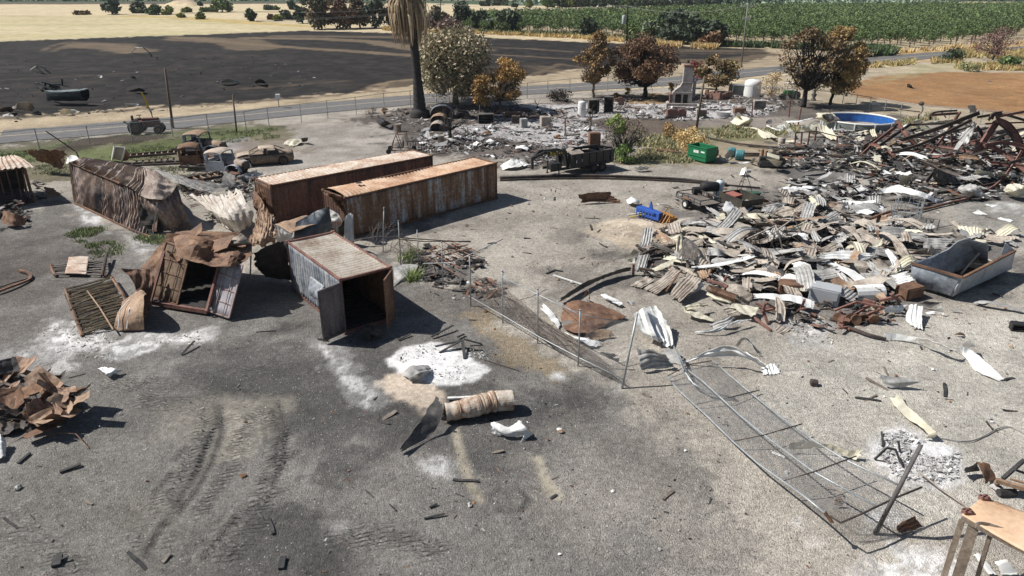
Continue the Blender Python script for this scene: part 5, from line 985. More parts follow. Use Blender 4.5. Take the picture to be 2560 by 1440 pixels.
A_([[(350,385,.5),(360,400,.4)],[(500,400,.5),(480,450,.3)],[(680,520,.1),(640,530,.1)]],'d'); A_([[(1130,100,.7),(1150,10,.9)],[(1240,110,.4),(1180,40,.8)]],'b')
A_([[(1170,5,.5),(1250,85,.3)],[(1300,20,.5),(1320,95,.3)],[(1400,60,.4),(1390,105,.3)]],'c',0); A_([[(1380,60,.4),(1450,30,.5)],[(1400,90,.1),(1500,80,.1)]],'b',1)
A_([[(600,10,.6),(560,10,.6)],[(600,100,.8),(590,110,.8)]],'r'); A_([[(470,380,.6),(560,400,.6)],[(600,430,.4),(700,440,.4)],[(740,500,.1),(800,470,.2)]],'b')
A_([[(680,390,.5),(700,380,.5)],[(850,370,.5),(850,420,.3)]],'g'); A_([[(740,360,.3),(760,350,.4)],[(820,310,.7),(850,320,.6)],[(890,270,1),(910,275,.9)]],'w')
A_([[(60,190,.5),(80,180,.5)],[(200,180,.5),(220,210,.4)],[(290,140,.6),(270,190,.4)]],'b',1); A_([[(990,180,.3),(1060,190,.4)],[(960,230,.1),(1050,220,.2)]],'w')
# K3
A_=lambda *a,**k: sh('K3',*a,**k)
A_([[(490,250,1.0),(530,190,1.3),(570,190,1.2)],[(530,290,.8),(580,260,.9),(600,240,.9)],[(590,320,.5),(630,300,.5),(650,290,.4)]],'w')
A_([[(640,290,.6),(650,310,.4)],[(750,280,.7),(760,330,.5)],[(860,290,.6),(850,335,.4)]],'c'); A_([[(850,290,.6),(880,310,.5)],[(960,230,.9),(1000,300,.6)],[(1040,240,1.0),(1060,270,.8)]],'b',1)
A_([[(800,230,.6),(800,270,.5)],[(900,205,.8),(900,260,.6)],[(1000,210,.7),(980,230,.6)]],'g',1); A_([[(930,160,.7),(1060,160,.8)],[(960,200,.4),(1040,220,.4)]],'b',1)
A_([[(1150,170,.6),(1240,140,.8)],[(1200,240,.4),(1290,190,.5)]],'c',1); A_([[(1380,185,.8),(1456,190,.8)],[(1380,230,.4),(1456,245,.4)]],'w',1); A_([[(1010,400,.7),(1140,335,.8)],[(1030,425,.5),(1180,370,.6)]],'c',0)
A_([[(1170,420,.7),(1200,410,.8)],[(1230,500,.4),(1260,470,.5)]],'g',1); A_([[(450,290,.4),(520,280,.4)],[(460,340,.3),(540,320,.3)]],'c'); A_([[(540,330,.5),(560,350,.4)],[(650,310,.5),(660,350,.3)],[(760,330,.4),(750,350,.3)]],'c')
A_([[(370,350,.3),(390,345,.3)],[(440,370,.3),(440,350,.3)]],'c'); A_([[(630,380,.6),(700,360,.6)],[(640,410,.3),(720,400,.3)]],'b',1)
A_([[(910,100,.4),(920,110,.3)],[(1000,80,.6),(1010,100,.5)],[(1100,85,.5),(1100,110,.4)],[(1180,115,.3),(1170,125,.2)]],'w'); A_([[(1110,75,.4),(1110,90,.3)],[(1180,75,.6),(1190,100,.4)],[(1260,95,.3),(1260,105,.2)]],'w')
A_([[(0,205,.05),(10,215,.02)],[(60,210,.3),(80,225,.1)],[(140,240,.1),(130,235,.1)]],'w'); A_([[(790,190,.5),(820,170,.7)],[(830,210,.2),(870,200,.3)]],'r')
A_([[(1300,70,.4),(1350,50,1.0)],[(1310,100,.2),(1390,90,.4)]],'g'); A_([[(1130,230,.7),(1150,200,.8)],[(1190,260,.4),(1220,250,.4)]],'w'); A_([[(1290,220,.4),(1320,200,.6)],[(1380,260,.2),(1400,240,.3)]],'t')
A_([[(1350,310,.8),(1400,305,.8)],[(1340,370,.4),(1450,375,.4)]],'g',0); A_([[(1380,380,.7),(1450,375,.7)],[(1456,450,.3),(1500,420,.4)]],'d',1)
# R3 and K4 : the burnt shop
A_=lambda *a,**k: sh('R3',*a,**k)
A_([[(1210,850,.7),(1230,870,.5)],[(1390,800,.9),(1380,870,.7)],[(1530,840,1.0),(1500,890,.8)],[(1650,880,.8),(1640,920,.6)],[(1760,930,.3),(1740,970,.1)],[(1890,940,.15),(1880,970,.02)]],'w',nu=30,label='long white rippled roof ribbon between the pile and the collapsed arch')
A_([[(1390,710,1.3),(1520,705,1.3)],[(1400,810,.2),(1480,800,.2)]],'c',1,pitch=.3,label='cream ribbed panel standing upright in the burnt shop ruins'); A_([[(1520,705,1.3),(1525,760,.9)],[(1480,800,.2),(1515,800,.2)]],'d')
A_([[(430,630,.9),(470,620,1.0)],[(480,670,.5),(540,690,.2)],[(540,690,.2),(630,650,.6)],[(700,660,.3),(830,655,.05)]],'g',nu=20,label='butterfly-folded grey sheet lying alone on pale concrete')
A_([[(1250,665,.6),(1260,655,.6)],[(1270,720,.3),(1380,730,.3)]],'w'); A_([[(820,740,.2),(870,715,.3)],[(930,765,.05),(960,745,.1)]],'g'); A_([[(1100,900,.7),(1240,890,.8)],[(1120,1000,.1),(1220,1000,.1)]],'g',1)
A_([[(840,950,.8),(945,950,.8)],[(850,1010,.3),(940,1020,.3)]],'w',1); A_([[(580,900,.6),(700,880,.8)],[(640,970,.3),(750,920,.4)]],'c',1); A_([[(1050,1000,.4),(1070,1000,.5)],[(1150,1030,.5),(1160,1010,.5)],[(1290,1080,.1),(1280,1060,.1)]],'w')
A_([[(2050,1050,.05),(2110,1020,.3)],[(2130,1070,.02),(2200,1070,.05)]],'w'); A_([[(2160,975,.1),(2200,965,.2)],[(2240,1000,.02),(2290,985,.05)]],'w'); A_([[(2280,1100,.05),(2300,1090,.1)],[(2400,1140,.02),(2430,1120,.05)]],'w')
A_([[(1910,850,.4),(1950,800,.8),(2080,790,.9)],[(1970,880,.3),(2030,840,.8),(2120,820,.9)],[(2050,915,.05),(2130,910,.3),(2250,930,.02)]],'g',crum=.1,label='grey dome-shaped buckled sheet in front of the collapsed arch')
A_([[(2335,850,.4),(2380,790,.9),(2470,780,1.0)],[(2350,880,.2),(2430,850,.8),(2530,820,.9)],[(2400,900,.05),(2480,920,.1),(2560,900,.1)]],'c',crum=.12,label='bulging cream sheet mound at the right picture edge')
A_([[(2060,690,.8),(2110,665,1.2),(2270,690,.8)],[(2080,740,.2),(2160,740,.4),(2260,745,.2)]],'c',crum=.1); A_([[(2270,670,1.2),(2380,700,1.0)],[(2300,750,.2),(2370,745,.2)]],'c'); A_([[(2400,700,.8),(2440,690,.8)],[(2400,760,.1),(2460,760,.1)]],'w')
A_([[(890,530,.3),(990,490,.9)],[(960,560,.1),(1040,545,.3)]],'c'); A_([[(1210,650,.6),(1240,650,.6)],[(1600,240,3.9),(1620,250,3.9)]],'d') if False else None
A_([[(2080,210,3.7),(2110,215,3.7)],[(2000,340,2.2),(2050,360,2.2)],[(1965,440,1.2),(2010,450,1.2)]],'w',1,pitch=.25,label='white ribbed panel hanging from the top of the collapsed frame')
A_([[(1830,625,.2),(1845,630,.2)],[(1900,450,1.8),(1940,470,1.8)],[(2020,270,3.3),(2060,290,3.3)]],'g',label='long grey strip leaning up to the top of the collapsed frame')
A_([[(2005,90,5.2),(2080,80,5.4)],[(2030,150,4.5),(2110,150,4.6)]],'g',crum=.12,label='torn grey scrap on the highest point of the collapsed frame')
A_([[(1600,230,2.6),(1610,255,2.4)],[(1850,205,3.0),(1860,230,2.8)],[(2060,190,3.4),(2070,210,3.2)]],'c',0,label='cream ribbed roof strip carried by the collapsed beams') if False else A_([[(1590,240,2.5),(2060,195,3.3)],[(1600,262,2.3),(2070,212,3.1)]],'c',1,pitch=.5,amp=.05,label='cream ribbed roof strip carried by the collapsed beams')
A_([[(1700,680,1.2),(1760,650,1.5),(1860,650,1.3)],[(1700,740,.6),(1780,720,.9),(1900,720,.6)],[(1760,800,.1),(1830,790,.3),(1960,780,.1)]],'d',1,pitch=.2,crum=.08,label='scorched blue-black ribbed sheet bent over in the shop ruins')
A_([[(1340,230,2.2),(1390,200,2.6)],[(1400,250,1.9),(1440,240,2.2)]],'w'); A_([[(1520,220,2.4),(1590,210,2.7)],[(1530,260,1.9),(1590,260,2.0)]],'w')
A_=lambda *a,**k: sh('KB',*a,**k)
A_([[(1020,750,.2),(1080,700,.7),(1110,655,1.5)],[(1100,800,.1),(1140,740,.6),(1150,680,1.1)],[(1180,790,.2),(1230,740,.8),(1250,700,1.1)],[(1260,790,.1),(1290,750,.6),(1310,725,.8)]],'c',label='cream folded sheet left of the pool with a raised corner')
A_([[(1140,810,.1),(1140,830,.05)],[(1320,820,.2),(1320,838,.1)],[(1430,870,.3),(1350,885,.1)],[(1590,940,.1),(1420,955,.05)]],'c'); A_([[(1420,850,.8),(1440,845,.8)],[(1500,920,.5),(1570,920,.5)]],'c')
A_([[(1545,680,2.0),(1558,675,2.0)],[(1620,720,1.6),(1660,740,1.4)],[(1680,850,.8),(1720,820,.9)],[(1740,950,.2),(1800,930,.2)]],'c',label='tall cream leaf-shaped panel sticking up between two rusty posts'); A_([[(1440,750,.8),(1440,770,.6)],[(1480,720,1.0),(1490,780,.6)],[(1510,720,1.0),(1510,770,.7)]],'d')
A_([[(1990,650,1.5),(2100,640,1.6),(2200,640,1.6)],[(2020,720,.9),(2150,700,1.3),(2280,710,1.2)],[(2130,790,.3),(2240,770,.6),(2330,760,.8)]],'c',crum=.12,label='buckled cream panel fallen over the left rim of the pool'); A_([[(2060,670,1.75),(2180,650,1.75)],[(2140,760,.9),(2280,720,1.3)]],'d')
A_([[(1840,830,.9),(1900,780,1.2),(2110,790,1.0),(2140,815,.9)],[(1900,870,.4),(2000,860,.6),(2120,870,.5),(2200,860,.7)],[(1990,900,.2),(2080,900,.2),(2190,960,.1),(2300,970,.1)]],'c',1,pitch=.3,amp=.02,nu=22,label='wide cream wall panel leaning in front of the pool')
A_([[(1440,780,.3),(1440,800,.2)],[(1550,830,.3),(1550,850,.2)],[(1650,840,.2),(1650,855,.1)]],'w'); A_([[(1660,745,.3),(1660,765,.2)],[(1800,735,.5),(1800,755,.4)],[(1990,700,.6),(1990,715,.5)]],'w'); A_([[(1560,800,.2),(1700,760,.3)],[(1600,850,.05),(1720,800,.1)]],'w')
A_([[(1600,960,.1),(1780,960,.2)],[(1700,990,.05),(1800,985,.05)]],'c'); A_([[(875,1160,.3),(910,1130,.6)],[(960,1210,.05),(990,1180,.2)],[(1050,1180,.2),(1110,1140,.8)]],'g',label='grey folded sheet right of the green dumpster'); A_([[(960,1140,.7),(1040,1050,1.3)],[(1000,1190,.2),(1080,1110,.9)]],'g')
A_([[(1250,1230,.05),(1300,1150,.9)],[(1290,1230,.02),(1330,1170,.8)]],'g',0); A_([[(1010,1225,.05),(1020,1215,.1)],[(1270,1225,.02),(1270,1210,.1)]],'w'); A_([[(1440,1170,1.0),(1560,1190,1.1),(1640,1200,.8)],[(1500,1220,.5),(1560,1260,.3),(1600,1250,.3)]],'c')
A_([[(2080,1240,.1),(2110,1230,.15)],[(2200,1255,.05),(2190,1240,.1)]],'c')
# scrap around the dump trailer and the lot
sh('K6',[[(840,570,.2),(870,565,.5)],[(900,590,.1),(940,560,.5)],[(970,590,.05),(990,570,.3)]],'w',crum=.14,cs=.4,label='crumpled white tarpaulin right of the dump trailer')
sh('P',[[(1562,500,.1),(1580,492,.5),(1598,500,.2)],[(1570,512,.1),(1590,505,.5),(1600,515,.1)]],'w',crum=.15,cs=.4,label='crumpled white bag-like sheet behind the blue tiller')
sh('P',[[(1250,415,.1),(1280,398,.6),(1300,400,.4)],[(1255,425,.05),(1285,418,.3),(1325,415,.1)]],'w',crum=.15,cs=.5,label='crumpled silver sheet at the far end of the long container'); sh('P',[[(1290,392,.6),(1310,396,.4)],[(1300,408,.1),(1322,412,.1)]],'g')
sh('P',[[(1442,487,.7),(1450,500,.3),(1448,508,.1)],[(1470,482,.8),(1490,500,.2),(1500,505,.1)],[(1525,478,.7),(1540,495,.3),(1560,508,.02)]],'r',1,crum=.05,nu=20,label='boat-shaped rusty sheet lying alone left of the trailers')
sh('P',[[(1855,420,.3),(1866,416,1.1)],[(1848,438,.1),(1876,438,.2)]],'w',crum=.1,cs=.4,label='white pointed cloth-like scrap behind the box trailer')
sh('P',[[(706,362,.05),(720,350,.4),(745,348,.3)],[(735,366,.05),(750,358,.2),(758,350,.3)]],'c',crum=.1,label='pale bent sheet on gravel behind the burnt sedan'); sh('P',[[(750,345,.6),(772,342,.8)],[(756,356,.1),(768,354,.1)]],'d',label='dark bent sheet beside the pale one behind the sedan')
# foreground scraps
sh('P',[[(243,920,.15),(262,916,.2)],[(262,934,.3),(290,922,.3)],[(270,944,.05),(312,926,.1)]],'w',crum=.1,cs=.3,label='small white crumpled sheet on dark gravel below the ribbed floor')
sh('K0',[[(400,95,.1),(480,40,.35),(600,30,.2)],[(455,120,.2),(530,80,.45),(625,60,.1)],[(460,145,.02),(540,135,.05),(620,80,.02)]],'g',0,pitch=.3,amp=.03,crum=.06,label='grey crumpled sheet lying on the white ash')
sh('K0',[[(640,235,.9),(690,290,.7)],[(560,360,.7),(660,420,.4)],[(500,450,.5),(590,520,.1)],[(380,610,.3),(400,625,.05)]],'d',crum=.05,nu=24,label='dark curved hood-like panel standing on edge in the foreground')
sh('K0',[[(1010,400,.5),(1000,450,.3),(1005,490,.05)],[(1110,440,.4),(1120,480,.3),(1130,510,.1)],[(1190,400,.5),(1240,460,.4),(1285,495,.1)],[(1200,420,.4),(1220,500,.2),(1190,560,.02)]],'w',crum=.1,cs=.3,nu=22,label='pale crumpled sheet right of the rolled bundle in the foreground')
sh('P',[[(108,466,.6),(135,470,.7)],[(118,492,.1),(155,490,.15)]],'t',0,label='broken ribbed panel beside the burst container at the left')
sh('P',[[(0,525,.9),(30,530,1.0),(60,545,.5)],[(5,560,.2),(35,565,.3),(68,562,.05)]],'r',crum=.1,label='rusty lump of folded sheet in the shade below the burst container')
sh('P',[[(560,425,.7),(590,440,.9)],[(548,470,.3),(590,465,.2)]],'d',label='dark scorched sheet standing behind the pale draped sheet')
sh('P',[[(590,440,.5),(640,425,.5)],[(600,455,.1),(665,435,.1)]],'g',label='grey flat sheet between the white pickup and the farther container')
# ---------------------------------------------------------------- chain-link fences
def net(P,name,mat,parent=None,sp=.09,r=.008):
    """P: (nu,nv,3) surface. real crossing wires (thin flat strips) laid over it as diamonds"""
    nu,nv=P.shape[:2]; Lu=np.linalg.norm(P[-1,nv//2]-P[0,nv//2]); Lv=np.linalg.norm(P[nu//2,-1]-P[nu//2,0])
    a,b=max(2,int(Lu/sp)),max(2,int(Lv/sp)); mb=MB()
    def smp(u,v):
        u=np.clip(u,0,1)*(nu-1); v=np.clip(v,0,1)*(nv-1); i=np.minimum(u.astype(int),nu-2); j=np.minimum(v.astype(int),nv-2); fu=(u-i)[:,None]; fv=(v-j)[:,None]
        return (P[i,j]*(1-fu)+P[i+1,j]*fu)*(1-fv)+(P[i,j+1]*(1-fu)+P[i+1,j+1]*fu)*fv
    for sgn in (1,-1):
        for k in range(-a if sgn > 0 else 0,b if sgn > 0 else a+b):
            n=max(4,a//3); t=np.linspace(0,1,n); v=(k+sgn*t*a)/b
            ok=(v >= -.001) & (v <= 1.001)
            if ok.sum() < 2: continue
            q=smp(t[ok],v[ok]); d=np.gradient(q,axis=0); d /= np.linalg.norm(d,axis=1,keepdims=True)+1e-9
            w_=np.cross(d,(0,-.5,.8)); w_ /= np.linalg.norm(w_,axis=1,keepdims=True)+1e-9
            mb.grid(np.stack([q-w_*r,q+w_*r],1))
    return mb.build(name,mat,parent)
WIRE=M('fence_wire',[(.16,.16,.16),(.32,.31,.3)],3,rough=.6); WIREB=M('burnt_wire',[(.05,.04,.035),(.13,.10,.08)],3,rough=.8)
tN=thing('chain_link_fence','collapsed near chain-link fence with leaning galvanised posts across the yard','fence',tuple(at(1344,860)),world=True)
for i,(b,t_) in enumerate((((957,629),(960,519)),((1002,662),(996,552)),((1047,670),(1043,576)),((1108,723),(1104,605)),((1177,765),(1174,637)),((1257,807),(1256,677)),((1344.6,859),(1344,722)),((1445,916),(1451,775)),((1553,974),(1593,785)))):
    p=at(*b); h=hgt(b,t_) if i < 8 else 2.75; q=at(*t_,h)
    MB().tube([p-Z*.2,(p+q)/2,q],.045 if i == 8 else .032,8).tube([q-Z*.02,q+Z*.03],[.05,.02],8).build('post',GALVP,tN,smooth=True)
def rail(pts,r=.022,m=GALVP,par=tN,nm='rail'): return MB().tube([at(*p) for p in pts],r,7).build(nm,m,par,smooth=True)
rail([(1057,659,1.35),(1130,657,1.5),(1150,648,1.8),(1174,637,2.3),(1215,618,2.45),(1257,598,2.5)]); rail([(1250,690,2.3),(1344,736,2.25),(1451,788,2.15),(1539,802,1.7)]); rail([(1172,740,.45),(1258,789,.42),(1344,840,.4),(1445,893,.4),(1556,947,.4)])
rail([(882,604,1.6),(935,592,1.7),(1000,594,1.5),(1110,602,1.1),(1178,605,.9)],.03,STEELD); rail([(885,600,1.6),(945,592,1.8),(1060,604,1.2),(1176,603,.9)],.025,STEELD)
rail([(1382,745,.6),(1430,777,1.6),(1500,788,1.2)],.012)
net(surf(px([[(1186,690,.7),(1250,712,.8),(1305,755,.7),(1355,798,.55),(1445,853,.35),(1530,915,.1)],[(1190,705,.3),(1252,735,.4),(1310,790,.3),(1360,815,.25),(1440,868,.15),(1540,935,.1)],[(1192,735,.25),(1260,790,.35),(1344,835,.35),(1380,862,.3),(1445,893,.35),(1556,946,.35)]]),24,60,.05,.8),'wire_mesh',WIREB,tN,.16,.008)
net(surf(px([[(1451,800,1.9),(1520,800,1.5),(1585,800,1.6)],[(1446,893,.4),(1500,920,.4),(1556,947,.4)]]),10,20,.03,lin=True),'wire_mesh',WIRE,tN,.10,.004)
c0,c1=at(1008,618,.45),at(1045,652,.4); L_=[at(925,600,.5),at(960,585,.9),at(992,600,.75),c0,at(1025,632,.42),c1]
Pc=crom(np.array(L_),40); tg=np.gradient(Pc,axis=0); tg /= np.linalg.norm(tg,axis=1,keepdims=True); sdv=np.cross(tg,(0,0,1)); sdv /= np.linalg.norm(sdv,axis=1,keepdims=True)
th=np.linspace(-.5,3.7,22); rr=np.linspace(1.1,.42,40)
Pn=Pc[:,None]+sdv[:,None]*(np.cos(th)*1.0)[None,:,None]*rr[:,None,None]+Z*(np.sin(th)[None,:,None]*rr[:,None,None]*.75); Pn=Pn+(fbm(Pn[...,0]*1.5,Pn[...,1]*1.5,Pn[...,2],3)*.25)[...,None]*Z
net(clampz(Pn),'wire_mesh_roll',WIREB,tN,.15,.009)
for q in (((960,519,2.9),(945,600,.9)),((960,519,2.9),(1000,560,1.6),(1035,640,.3)),((996,553,2.8),(1030,640,.4))): rail(q,.01,WIREB,nm='wire_strand')
# fallen fence, right foreground
tQ=thing('chain_link_fence','fallen chain-link fence section lying across the right foreground gravel','fence',tuple(at(2050,1100)),world=True)
k9=lambda x,y,h: zp('K9',x,y)+(h,)
ra=[k9(-90,110,.1),k9(0,210,.15),k9(170,365,.2),k9(355,545,.3),k9(520,690,.45),k9(690,810,.65),k9(830,910,.85),k9(965,1020,1.0)]
rb=[k9(30,50,.25),k9(150,140,.3),k9(270,250,.35),k9(400,370,.4),k9(560,500,.5),k9(720,620,.65),k9(890,745,.8),k9(1305,975,1.0)]
rc=[k9(215,0,.1),k9(340,110,.1),k9(460,210,.12),k9(650,365,.3),k9(770,445,.45),k9(880,530,.6),k9(1100,665,.8),k9(1450,830,1.0)]
for r_ in (ra,rb,rc): rail(r_,.032,par=tQ)
for q in (((105,295,.18),(330,250,.3),(530,200,.15)),((360,540,.33),(560,500,.52),(815,425,.5)),((690,805,.68),(890,745,.83),(1175,640,.85)),((-80,105,.1),(60,30,.2),(210,5,.15))): rail([k9(*p) for p in q],.02,STEELD,tQ)
rail([k9(1000,1040,.95),k9(1070,1085,.95),k9(1200,1030,1.0),k9(1420,925,1.0),k9(1610,848,1.0)],.03,STEELD,tQ); MB().tube([at(*k9(965,1015,1.03)),at(*k9(1015,1085,.8))],.05,8).build('clamp',RUSTB,tQ)
net(surf(px([ra,rb,rc]),20,60,.05,1.0),'wire_mesh',WIRE,tQ,.10,.0052)
net(surf(px([[k9(965,1020,1.0),k9(1200,1000,1.0),k9(1450,830,1.0)],[k9(1100,1150,.3),k9(1300,1150,.2),k9(1560,1000,.4)],[k9(1220,1240,.02),k9(1450,1180,.02),k9(1700,1120,.02)]]),16,16,.05),'wire_mesh',WIRE,tQ,.10,.003)
tag(MB().tube([at(*k9(1300,1160,0)),at(*k9(1450,870,1.5)),at(*k9(1608,562,2.7))],[.07,.065,.06],9).build('fence_post',M('dark_pipe',[(.06,.055,.055),(.14,.13,.125)],3),smooth=True),'thick dark post leaning over the fallen chain-link fence','post')
tag(MB().tube([at(*k9(-40,-90,.5)),at(*k9(20,60,.5)),at(*k9(90,160,.35)),at(*k9(200,220,.2)),at(*k9(370,255,.1))],.035,6).tube([at(*k9(-20,-70,.5)),at(*k9(60,130,.4)),at(*k9(210,240,.12)),at(*k9(380,268,.05))],.03,6).build('bent_pipe',GALVP,smooth=True),'bent grey pipe pair curving down onto the fallen fence','pipe')
# road fence
tR=thing('chain_link_fence','long upright chain-link fence along the near side of the road','fence',tuple(at(673,316)),group='standing chain-link fences',world=True)
RF=[(-120,402),(0,388),(100,376),(227,376-8),(333,359),(434,348),(523,334),(616,327),(673,316),(754,306),(820,296),(891,286),(961,275),(1027,268),(1092,262),(1154,257),(1240,250),(1318,246),(1369,240),(1424,234),(1518,228),(1600,224),(1700,219),(1790,212)]
RW_=[at(*p) for p in RF]
for p in RW_: MB().tube([p,p+Z*1.95],.045,6).build('post',GALVP,tR)
MB().tube([p+Z*1.9 for p in RW_],.03,5).build('rail',GALVP,tR)
G_=np.array([RW_,[p+Z*1.9 for p in RW_]])
net(G_,'wire_mesh',WIRE,tR,.30,.006)
tY=thing('chain_link_fence','low chain-link fence between the pool and the orange field','fence',tuple(at(2300,300)),group='standing chain-link fences',world=True)
RY=[at(*p) for p in ((1830,242),(1880,246),(1945,250),(2030,256),(2105,264),(2138,270),(2172,276),(2210,283),(2249,291),(2300,298),(2370,305),(2449,312),(2560,322),(2700,334))]
for p in RY: MB().tube([p,p+Z*1.5],.04,6).build('post',GALVP,tY)
MB().tube([p+Z*1.5 for p in RY],.035,5).build('rail',GALVP,tY); net(np.array([RY,[p+Z*1.5 for p in RY]]),'wire_mesh',WIRE,tY,.30,.005)
# ---------------------------------------------------------------- poles and wires
WOODP=M('pole_wood',[(.05,.035,.028),(.14,.10,.07),(.22,.17,.13)],1.5,(1,1,.2),rough=.9); WOODD=M('dark_pole_wood',[(.015,.013,.012),(.06,.045,.035)],1.5,(1,1,.2),rough=.9)
def pole(name,label,b,t_,r=.12,mat=WOODP,lean=(0,0)):
    p=at(*b); h=hgt(b,t_); q=at(*t_,h); q[1]=p[1]+lean[1]; o=MB().tube([p,(p+q)/2,q],[r,r*.9,r*.75],9).build(name,mat,smooth=True); tag(o,label,'pole'); return p,q
pole('wooden_pole','tall bare wooden pole by the road near the tractor',(433,321),(412,171),.13)
pole('wooden_pole','shorter brown wooden post right of the tractor',(592,332),(582,238),.09)
pole('wooden_pole','leaning brown wooden pole standing before the brick chimney',(1741,322),(1762,190),.13)
def upole(label,b,t_,arms,tr=None,r=.17):
    p=at(*b); h=max(hgt(b,t_),4); t=thing('utility_pole',label,'utility pole',tuple(p),group='utility poles',world=True); q=at(*t_,h); q[1]=p[1]
    MB().tube([p,q],[r,r*.7],9).build('shaft',M('grey_pole',[(.12,.11,.10),(.26,.25,.24)],1,(1,1,.2)) if 'leaning' in label else WOODD,t,smooth=True); W_=M('pale_crossarm',[(.4,.42,.42),(.6,.62,.62)],3)
    for z,L in arms:
        c=p+(q-p)*(z/h); MB().beam(c+np.array([-L/2,-.2,0]),c+np.array([L/2,-.2,0]),.12,.16).build('crossarm',W_,t)
        for k in (-.45,-.2,.2,.45): MB().lathe(c+np.array([k*L,-.2,.1]),[(.05,0),(.07,.08),(.04,.22)],8).build('insulator',GALV,t)
    if tr: c=p+(q-p)*(tr/h)+np.array([-.85,-.2,0]); o=MB().lathe(c,[(0,-.1),(.42,0),(.45,.1),(.45,1.7),(.38,1.85),(0,1.9)],14).build('transformer',M('transformer_grey',[(.4,.43,.45),(.5,.53,.55)],2,rough=.5),t,smooth=True); PL[o.name]=PL[t.name]; MB().lathe(c+np.array([0,0,1.85]),[(.06,0),(.09,.15),(.05,.4)],8).build('bushing',GALV,o)
    return p,q
u1=upole('dark utility pole at the far side of the burnt field, right of the palm',(1103,82),(1101,3),[(7.4,2.2)])
u2=upole('utility pole with two crossarms and a grey transformer before the orchard',(1567,110),(1569,-8),[(10.4,3.6),(8.1,3.9)],4.4,.2)
u3=upole('tall leaning utility pole with a double crossarm by the road bend',(1853,168),(1870,8),[(9.9,2.4),(7.9,1.4)],None,.16)
def wire(label,a,b,sag=.6,r=.018): 
    a,b=np.array(a),np.array(b); pts=[a+(b-a)*u-Z*sag*4*u*(1-u) for u in np.linspace(0,1,14)]; tag(MB().tube(pts,r,4).build('overhead_wire',GALV),label,'wire','overhead power lines')
wire('upper overhead wire crossing the scorched tree row',at(640,30,7),u1[1]+Z*-.3,1.0,.03); wire('middle overhead wire in front of the scorched tree row',at(640,52,5.2),at(1100,24,6.2),.3,.03); wire('lowest overhead wire in front of the scorched tree row',at(640,55,4.8),at(1100,27,5.8),.3,.03)
wire('overhead wire from the far pole to the transformer pole',u1[1]-Z*.6,u2[1]-Z*1.8,1,.025); wire('overhead wire from the transformer pole to the leaning pole',u2[1]-Z*1.9,u3[1]-Z*.4,1.2,.02)
tm=thing('mail_box_post','small white box on a post beside the road','mailbox',tuple(at(698,270)),world=True); p=at(698,270); MB().tube([p,p+Z*1.0],.04,6).build('post',STEELD,tm); MB().box(p+Z*1.3,(.5,.4,.6)).build('box',WHITES,tm)
tag(MB().tube([at(28,395,.5),at(190,383,.1)][0:0]+[at(115,328,2.6),at(188,378,.2)],.05,6).build('fallen_pipe',STEELD),'dark pipe leaning on the road fence at the left','pipe')
def posts(lst,name,label,mat,r=.05,grp=None,w_=None):
    for i,(b,t_,lb) in enumerate(lst):
        p=at(*b); h=hgt(b,t_); q=at(*t_,h); tag(MB().beam(p,q,r*2,r*2).build(name,mat),lb or label,'post',grp)
posts([((1279,0),(1281,0),'')][0:0]+[((1879,293),(1882,255),'rust-red post in front of the house rubble, right side'),((1972,293),(1976,250),'rust-red post under the biggest scorched tree'),((2036,363),(2041,317),'tallest rusty post of the broken pipe rail'),((2019,363),(2024,330),'thick rusty post left of the tallest one'),((2090,362),(2094,341),'right end post of the broken pipe rail'),
       ((2002,365),(2005,332),'dark red post near the left end of the pipe rail'),((1987,363),(1989,332),'orange-brown left end post of the pipe rail'),((1413,333),(1413,295),'thin dark post standing in the pale ash'),((1562,337),(1562,315),'short thin stake beside the gnarled tree'),((1424,757),(1425,724),'short dark stake at the near end of the sheet pile') if False else ((1583,688),(1584,660),'short dark stake at the left corner of the sheet pile'),
       ((1995,312),(2003,270),'dark thin leaning pole left of the pool'),((440,592),(394,508) if False else (446,560),'thin rod by the weeds')][:11],'steel_post','',REDOX,.06,'rusty steel posts')
posts([((381,598),(392,507),'thin upright pole in front of the crumpled container'),((703,553),(706,507),'pale upright stake at the long containers'),((625,707),(629,597),'thin grey pole left of the dark wall panel'),((843,570),(843,545),'short dark stake by the white box body')],'steel_stake','',GALVP,.03,'thin upright stakes')
tag(MB().tube([at(1989,332,1.5),at(2041,328,1.5),at(2094,341,1.1)],.05,6).build('pipe_rail',STEELD),'horizontal pipe joining the rusty rail posts','pipe')
